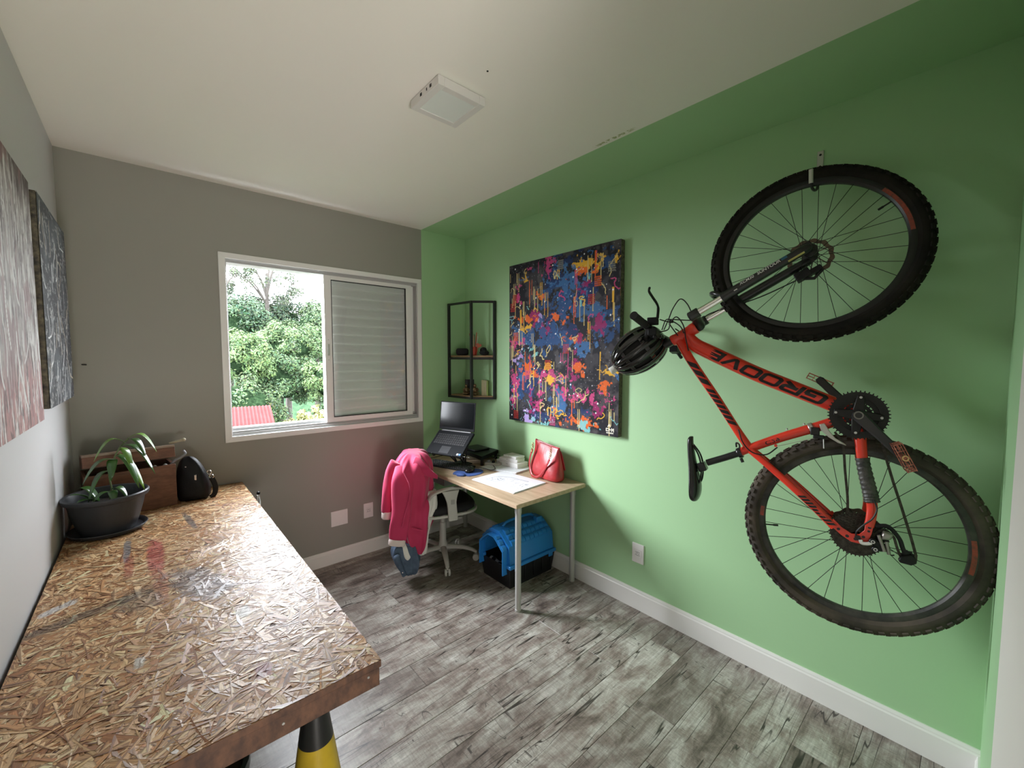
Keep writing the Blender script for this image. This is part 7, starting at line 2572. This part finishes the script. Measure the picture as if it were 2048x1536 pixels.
g = G(); g.hexa([B(-0.060, 0.008, 0.066), B(-0.092, 0.012, 0.062), B(-0.100, 0.040, 0.060), B(-0.066, 0.044, 0.064), B(-0.062, 0.012, 0.084), B(-0.088, 0.016, 0.082), B(-0.095, 0.036, 0.080), B(-0.070, 0.038, 0.082)])
obj('knuckle', g, m_gm, rd, bevel=0.006)
for p_, q_ in (((-0.056, 0.026, 0.078), (-0.074, -0.028, 0.078)), ((-0.078, 0.008, 0.078), (-0.086, -0.036, 0.076))):
    g = G(); g.tube([B(*p_), B(*q_)], 0.0055, 8); obj('link', g, m_gm, rd)
g = G(); g.tube(bez([B(-0.082, -0.030, 0.074), B(-0.092, -0.037, 0.076), B(-0.100, -0.034, 0.078)], 4), 0.0022, 6); obj('limit_screw', g, m_black, rd)
# gear cable loop at the dropout
g = G(); g.tube(bez([B(-0.038, 0.150, 0.085), B(-0.047, 0.118, 0.088), B(-0.036, 0.082, 0.088), B(-0.012, 0.052, 0.086), B(0.004, 0.026, 0.082), B(0.006, 0.010, 0.076)], 6), 0.0028, 8)
obj('gear_cable', g, m_cab, bike)
# front derailleur
fd = node('front_derailleur', bike)
g = G(); a_ = unit(B(0.12, 0.394) - B(0.25, 0.333)); g.lathe(B(0.158, 0.3755), a_, [(0.0225, 0), (0.0240, 0.002), (0.0240, 0.014), (0.0225, 0.016)], 22); obj('clamp', g, m_silver, fd)
g = G(); g.box(B(0.140, 0.372, 0.028), (0.030, 0.030, 0.022), ax=(SD, UP, NN)); g.box(B(0.128, 0.352, 0.034), (0.036, 0.014, 0.016), ax=(SD, UP, NN)); obj('body', g, m_blackm, fd, bevel=0.003)
g = G(); g.prism([B(a, b, 0.050) for a, b in ((0.128, 0.402), (0.112, 0.408), (0.096, 0.380), (0.078, 0.356), (0.046, 0.335), (0.044, 0.330), (0.070, 0.338), (0.098, 0.356), (0.122, 0.380))], tuple(NN * 0.008))
obj('cage', g, M('pale_cage_metal', (0.50, 0.49, 0.44), 0.35, metal=0.6), fd, bevel=0.002)
g = G(); g.tube([B(0.113, 0.352, 0.036), B(0.110, 0.309, 0.036)], 0.0018, 6); obj('cable_tail', g, m_silver, fd)
g = G(); g.tube(bez([B(0.405, 0.352, 0.028), B(0.386, 0.300, 0.036), B(0.350, 0.262, 0.034), B(0.300, 0.258, 0.028), B(0.262, 0.292, 0.018)], 6), 0.0028, 8); obj('gear_cable', g, m_cab, bike)
g = G(); g.lathe(B(0.268, 0.2985, 0.012), NN, [(0.006, 0), (0.006, 0.010)], 10); obj('cable_stop', g, m_or, bike)
g = G(); g.tube([B(0.262, 0.296, 0.016), B(0.128, 0.350, 0.034)], 0.0009, 5); obj('inner_cable', g, m_silver, bike)
for a, b in ((0.232, 0.366), (0.175, 0.392)):
    g = G(); g.lathe(B(a, b, 0), unit(SD * 0.42 + UP * 0.9), [(0.0045, 0), (0.0035, 0.006)], 10); obj('bottle_bolt', g, m_silver, bike)
wrapped_text('C29', 0.0, 0.055, 0.016, lambda s_, t_: B(0.305 - s_ * 0.88, 0.302 + s_ * 0.47, 0) + NN * 0.0188 * math.cos(t_ / 0.018) + unit(SD * -0.47 + UP * -0.88) * t_, 'lettering', m_dec, bike, bold=0.01)

# ---- seat post and saddle
sv = unit(B(0.533, 0.182) - B(0.401, 0.2475))
g = G(); g.lathe(B(0.392, 0.252), sv, [(0.0215, 0), (0.0225, 0.003), (0.0225, 0.014), (0.0205, 0.017)], 24); obj('seat_clamp', g, m_alloy, bike)
g = G(); g.tube(bez([B(0.398, 0.268, 0.020), B(0.402, 0.286, 0.012), B(0.414, 0.290, 0.004), B(0.414, 0.272, -0.004)], 4), 0.0035, 8)
g.tube([B(0.392, 0.228, 0.016), B(0.384, 0.212, 0.02)], 0.0065, 10)
obj('quick_release', g, m_alloy, bike)
g = G(); g.tube([B(0.405, 0.2455), B(0.455, 0.2205), B(0.528, 0.186)], 0.0148, 20); obj('seat_post', g, m_alloy, bike)
g = G(); g.box(B(0.547, 0.166, 0), (0.034, 0.040, 0.050), ax=(unit(SD * 0.9 + UP * -0.4), unit(SD * 0.4 + UP * 0.9), NN)); obj('saddle_clamp', g, m_alloy, bike, bevel=0.006)
for s in (1, -1):
    g = G(); g.tube(bez([B(0.596, 0.268, 0.008 * s), B(0.565, 0.225, 0.018 * s), B(0.551, 0.185, 0.021 * s), B(0.547, 0.145, 0.021 * s), B(0.552, 0.100, 0.024 * s), B(0.578, 0.050, 0.034 * s)], 6), 0.0036, 8)
    obj('saddle_rail', g, m_black, bike)
rg = []
for t, wid, top, thk in ((0.0, 0.010, 0.600, 0.010), (0.03, 0.020, 0.611, 0.020), (0.10, 0.022, 0.615, 0.022), (0.25, 0.026, 0.6165, 0.026), (0.42, 0.034, 0.6165, 0.031), (0.58, 0.048, 0.616, 0.038), (0.72, 0.062, 0.617, 0.044),
                         (0.85, 0.070, 0.6195, 0.044), (0.94, 0.066, 0.620, 0.036), (0.99, 0.048, 0.614, 0.022), (1.0, 0.030, 0.606, 0.010)):
    b = 0.300 + (0.008 - 0.300) * t
    aT = top - 0.034 * t                       # the saddle line leans as in the hung bike
    ring = []
    for k in range(20):
        th = 2 * PI * k / 20
        ca, sa = math.cos(th), math.sin(th)
        dep = 0.0 if sa >= 0 else thk * (abs(sa) ** 0.7)
        ring.append(B(aT - dep - (0.006 * abs(ca) ** 3 if sa >= 0 else 0) + 0.004 * max(0, sa), b, wid * math.copysign(abs(ca) ** 0.8, ca)))
    rg.append(ring)
g = G(); g.rings(rg)
obj('saddle', g, M('black_saddle_vinyl', (0.014, 0.014, 0.015), 0.22), bike, sub=1, angle=80)

# ---- cockpit
bc0 = B(0.782, 0.7727, -0.0613)
bn = nF
BR = lambda x, d1=0.0, d2=0.0: bc0 + bn * x + V3((0, 0, 1)) * d2 + SD * d1
g = G(); g.tube([B(0.712, 0.735, 0.0) , B(0.748, 0.755, -0.03), bc0], [0.0195, 0.0165, 0.0195], 16); g.lathe(B(*HT0) - A3 * 0.052, A3, [(0.014, -0.004), (0.0195, 0), (0.0195, 0.046)], 20)
obj('stem', g, m_alloy, bike)
g = G(); g.tube([BR(-0.345), BR(-0.10), BR(-0.04), BR(0.04), BR(0.10), BR(0.345)], [0.0108, 0.0110, 0.0155, 0.0155, 0.0110, 0.0108], 16); obj('handlebar', g, m_alloy, bike)
for s in (1, -1):
    g = G()
    pf_ = [(0.0165, 0), (0.0185, 0.002)] + [(0.0160 + 0.0012 * (k % 2), 0.006 + 0.006 * k) for k in range(19)] + [(0.0185, 0.124), (0.0185, 0.130)]
    g.lathe(BR(0.347 * s), -bn * s, pf_, 22); obj('grip', g, m_rub, bike)
    g = G(); g.lathe(BR(0.200 * s), -bn * s, [(0.0175, 0), (0.0175, 0.016)], 18); g.box(BR(0.188 * s, -0.030, 0.018), (0.030, 0.046, 0.030), ax=(bn, SD, (0, 0, 1)))
    obj('brake_clamp', g, m_black, bike, bevel=0.004)
    g = G(); g.tube(bez([BR(0.192 * s, -0.052, 0.030), BR(0.215 * s, -0.060, 0.075), BR(0.262 * s, -0.052, 0.100), BR(0.305 * s, -0.050, 0.112), BR(0.318 * s, -0.056, 0.122)], 5), [0.010] * 5 + [0.0075] * 13 + [0.0085] * 3, 10, up=tuple(SD), flat=(0.6, 1.0))
    obj('brake_lever', g, m_black, bike)
    g = G(); g.box(BR(0.165 * s, -0.028, -0.030), (0.055, 0.040, 0.034), ax=(bn, SD, (0, 0, 1))); g.tube([BR(0.185 * s, -0.04, -0.045), BR(0.215 * s, -0.05, -0.062)], [0.008, 0.010], 8)
    obj('shifter', g, m_black, bike, bevel=0.006)
for nm_, pts_ in (('brake_hose', [BR(0.17, -0.055, 0.030), BR(0.12, -0.085, 0.030), B(0.690, 0.826, 0.04), B(0.655, 0.800, 0.05), B(0.640, 0.770, 0.045)]),
                  ('gear_cable', [BR(0.145, -0.050, -0.020), BR(0.11, -0.075, 0.0), B(0.700, 0.822, 0.05), B(0.674, 0.846, 0.05), B(0.644, 0.806, 0.045), B(0.632, 0.745, 0.040), B(0.620, 0.690, 0.034)]),
                  ('brake_hose', [B(0.735, 0.790, 0.03), B(0.715, 0.840, 0.03), B(0.697, 0.890, 0.03), B(0.6665, 0.931, 0.03), B(0.634, 0.905, 0.03), B(0.607, 0.848, 0.03), B(0.590, 0.815, 0.03)]),
                  ('gear_cable', [B(0.744, 0.790, 0.03), B(0.728, 0.836, 0.03), B(0.700, 0.838, 0.03), B(0.640, 0.832, 0.03), B(0.600, 0.828, 0.035)]),
                  ('gear_cable', [B(0.712, 0.820, 0.035), B(0.690, 0.790, 0.035), B(0.670, 0.762, 0.03)]),
                  ('brake_hose', [BR(-0.17, -0.055, 0.030), BR(-0.08, -0.095, 0.020), B(0.695, 0.800, -0.02), B(0.655, 0.770, -0.02)])):
    g = G(); g.tube(bez(pts_, 8), 0.0027, 8); obj(nm_, g, m_cab, bike)
g = G(); g.box(B(0.700, 0.829, 0.040), (0.018, 0.016, 0.014), ax=(SD, UP, NN)); obj('cable_clip', g, m_black, bike, bevel=0.002)
g = G(); g.tube(bez([F(hub_s - 0.09, -0.045, -0.055), F(0.30, -0.040, -0.045), F(0.20, -0.050, -0.02), F(0.08, -0.045, 0.01), B(0.600, 0.815, -0.02)], 6), 0.0025, 8); obj('brake_hose', g, m_cab, bike)

# ---- wall hook
hk = thing('wall_hook', (0, -2.698, 2.40), 'white metal wall hook holding the front wheel of the bicycle', 'hook')
m_hk = M('pale_hook_coating', (0.55, 0.56, 0.50), 0.4)
g = G(); g.box((-0.003, -2.698, 2.430), (0.006, 0.024, 0.085)); obj('wall_plate', g, m_hk, hk, bevel=0.002)
for z in (2.455, 2.405):
    g = G(); g.lathe((-0.006, -2.698, z), (-1, 0, 0), [(0.005, 0), (0.004, 0.002)], 10); obj('screw', g, m_blackm, hk)
tip_c = cF + unit(np.cross(nF, np.cross(V3((0, 0, 1)), nF))) * 0.290
g = G()
g.tube(bez([(-0.006, -2.698, 2.400), (-0.030, -2.699, 2.345), (tip_c[0] + 0.055, tip_c[1], tip_c[2] + 0.010), (tip_c[0] + 0.015, tip_c[1], tip_c[2] - 0.010), (tip_c[0] - 0.028, tip_c[1], tip_c[2] - 0.006), (tip_c[0] - 0.045, tip_c[1], tip_c[2] + 0.030)], 6), 0.0055, 12)
obj('hook_arm', g, m_blackm, hk)
g = G(); g.tube([(tip_c[0] - 0.040, tip_c[1], tip_c[2] + 0.004), (tip_c[0] - 0.048, tip_c[1], tip_c[2] + 0.056)], [0.0078, 0.0078], 14); obj('hook_tip', g, m_hk, hk, label='pale sleeve on the hook tip')

# ================================================================== HELMET
m_hel = M('glossy_black_shell', (0.010, 0.010, 0.011), 0.10, coat=0.6)
m_foam = M('black_foam', (0.014, 0.014, 0.014), 0.8)
HC = V3((-0.430, -2.088, 1.600))
vx = unit(HC - V3((-2.2567, -3.2151, 1.5681)))       # dome axis points into the room
hl_ = unit(np.cross(V3((0, 0, 1)), vx))
hu_ = np.cross(vx, hl_)
if hu_[2] < 0:
    hu_ = -hu_
right = unit(np.cross(vx, V3((0, 0, 1))))
Lx = unit(-right * 0.80 - hu_ * 0.60)                # front of the helmet: left and down
Wx = unit(np.cross(vx, Lx))
Dx = unit(-vx * 0.96 - hu_ * 0.20)
Dx = unit(Dx - Lx * (Dx @ Lx)); Wx = unit(np.cross(Dx, Lx))
helm = thing('bicycle_helmet', tuple(HC), 'glossy black vented bicycle helmet hanging from the handlebar', 'helmet')
HA, HB, HD = 0.134, 0.100, 0.092


def hp_(u, v, k=1.0):
    """u: -1..1 back to front, v: -1..1 side to side over the dome"""
    x_ = math.sin(u * PI / 2)
    r_ = math.cos(u * PI / 2) ** 0.8
    th = v * 1.72
    taper = 1.0 - 0.10 * u
    return HC + Lx * HA * x_ * k + (Wx * HB * math.sin(th) * taper + Dx * HD * math.cos(th)) * r_ * k - Dx * 0.012


# ribs of the shell with open vents between them
ribs = [(-1.0, -0.74), (-0.56, -0.38), (-0.20, -0.06), (0.06, 0.20), (0.38, 0.56), (0.74, 1.0)]
for (v0, v1) in ribs:
    g = G()
    def rp(a, b, v0=v0, v1=v1):
        u = -0.94 + 1.88 * a
        wv = 0.035 * math.sin(PI * a * 2 + 6 * v0)
        mid_ = (v0 + v1) / 2
        wd = (v1 - v0) * (0.5 + 0.35 * abs(2 * a - 1) ** 1.5)
        v = mid_ + (b - 0.5) * 2 * wd + wv * (1 - abs(v0)) * 0
        bulge = 1.0 + 0.030 * math.sin(PI * b)
        return hp_(u, max(-1, min(1, v)), bulge)
    g.grid(rp, 22, 6)
    obj('shell_rib', g, m_hel, helm, solid=0.008, sub=1, angle=80)
for (u0, u1, nm_) in ((0.80, 0.97, 'front_band'), (-0.97, -0.80, 'rear_band'), (0.30, 0.40, 'cross_band'), (-0.25, -0.14, 'cross_band')):
    g = G(); g.grid(lambda a, b, u0=u0, u1=u1: hp_(u0 + (u1 - u0) * b, -1 + 2 * a, 1.004 if nm_[0] != 'c' else 0.97), 30, 4)
    obj(nm_, g, m_hel, helm, solid=0.010, sub=1, angle=80)
g = G(); g.tube([hp_(-1 + 2 * t, -1.0, 1.0) for t in np.linspace(0.03, 0.97, 20)] + [hp_(1 - 2 * t, 1.0, 1.0) for t in np.linspace(0.03, 0.97, 20)], 0.007, 8, closed=True)
obj('rim_edge', g, m_foam, helm)
g = G(); g.grid(lambda a, b: hp_(-0.80 + 1.6 * a, -0.9 + 1.8 * b, 0.86), 16, 14); obj('foam_liner', g, m_foam, helm, solid=0.008)
g = G(); g.grid(lambda a, b: hp_(0.90, -0.55 + 1.1 * a, 1.02) + Lx * (0.034 * b) + Dx * (-0.012 * b), 12, 3); obj('visor', g, M('white_visor', (0.72, 0.72, 0.68), 0.4), helm, solid=0.004, label='white visor edge')
for s in (1, -1):
    g = G(); g.tube(bez([hp_(0.25, 0.95 * s, 0.95), BR(0.12 + 0.03 * s, 0.012, -0.03), BR(0.12 + 0.03 * s, 0.0, 0.018), BR(0.12 + 0.03 * s, -0.014, -0.02), hp_(-0.35, 0.95 * s, 0.95)], 6), 0.008, 8, up=tuple(NN), flat=(0.2, 1.0))
    obj('chin_strap', g, m_rub, helm)
g = G(); g.box(HC + hu_ * 0.080 - right * 0.052 - vx * 0.0, (0.030, 0.016, 0.012), ax=(right, hu_, vx)); obj('buckle', g, M('red_buckle', (0.40, 0.02, 0.02), 0.35), helm, bevel=0.003)
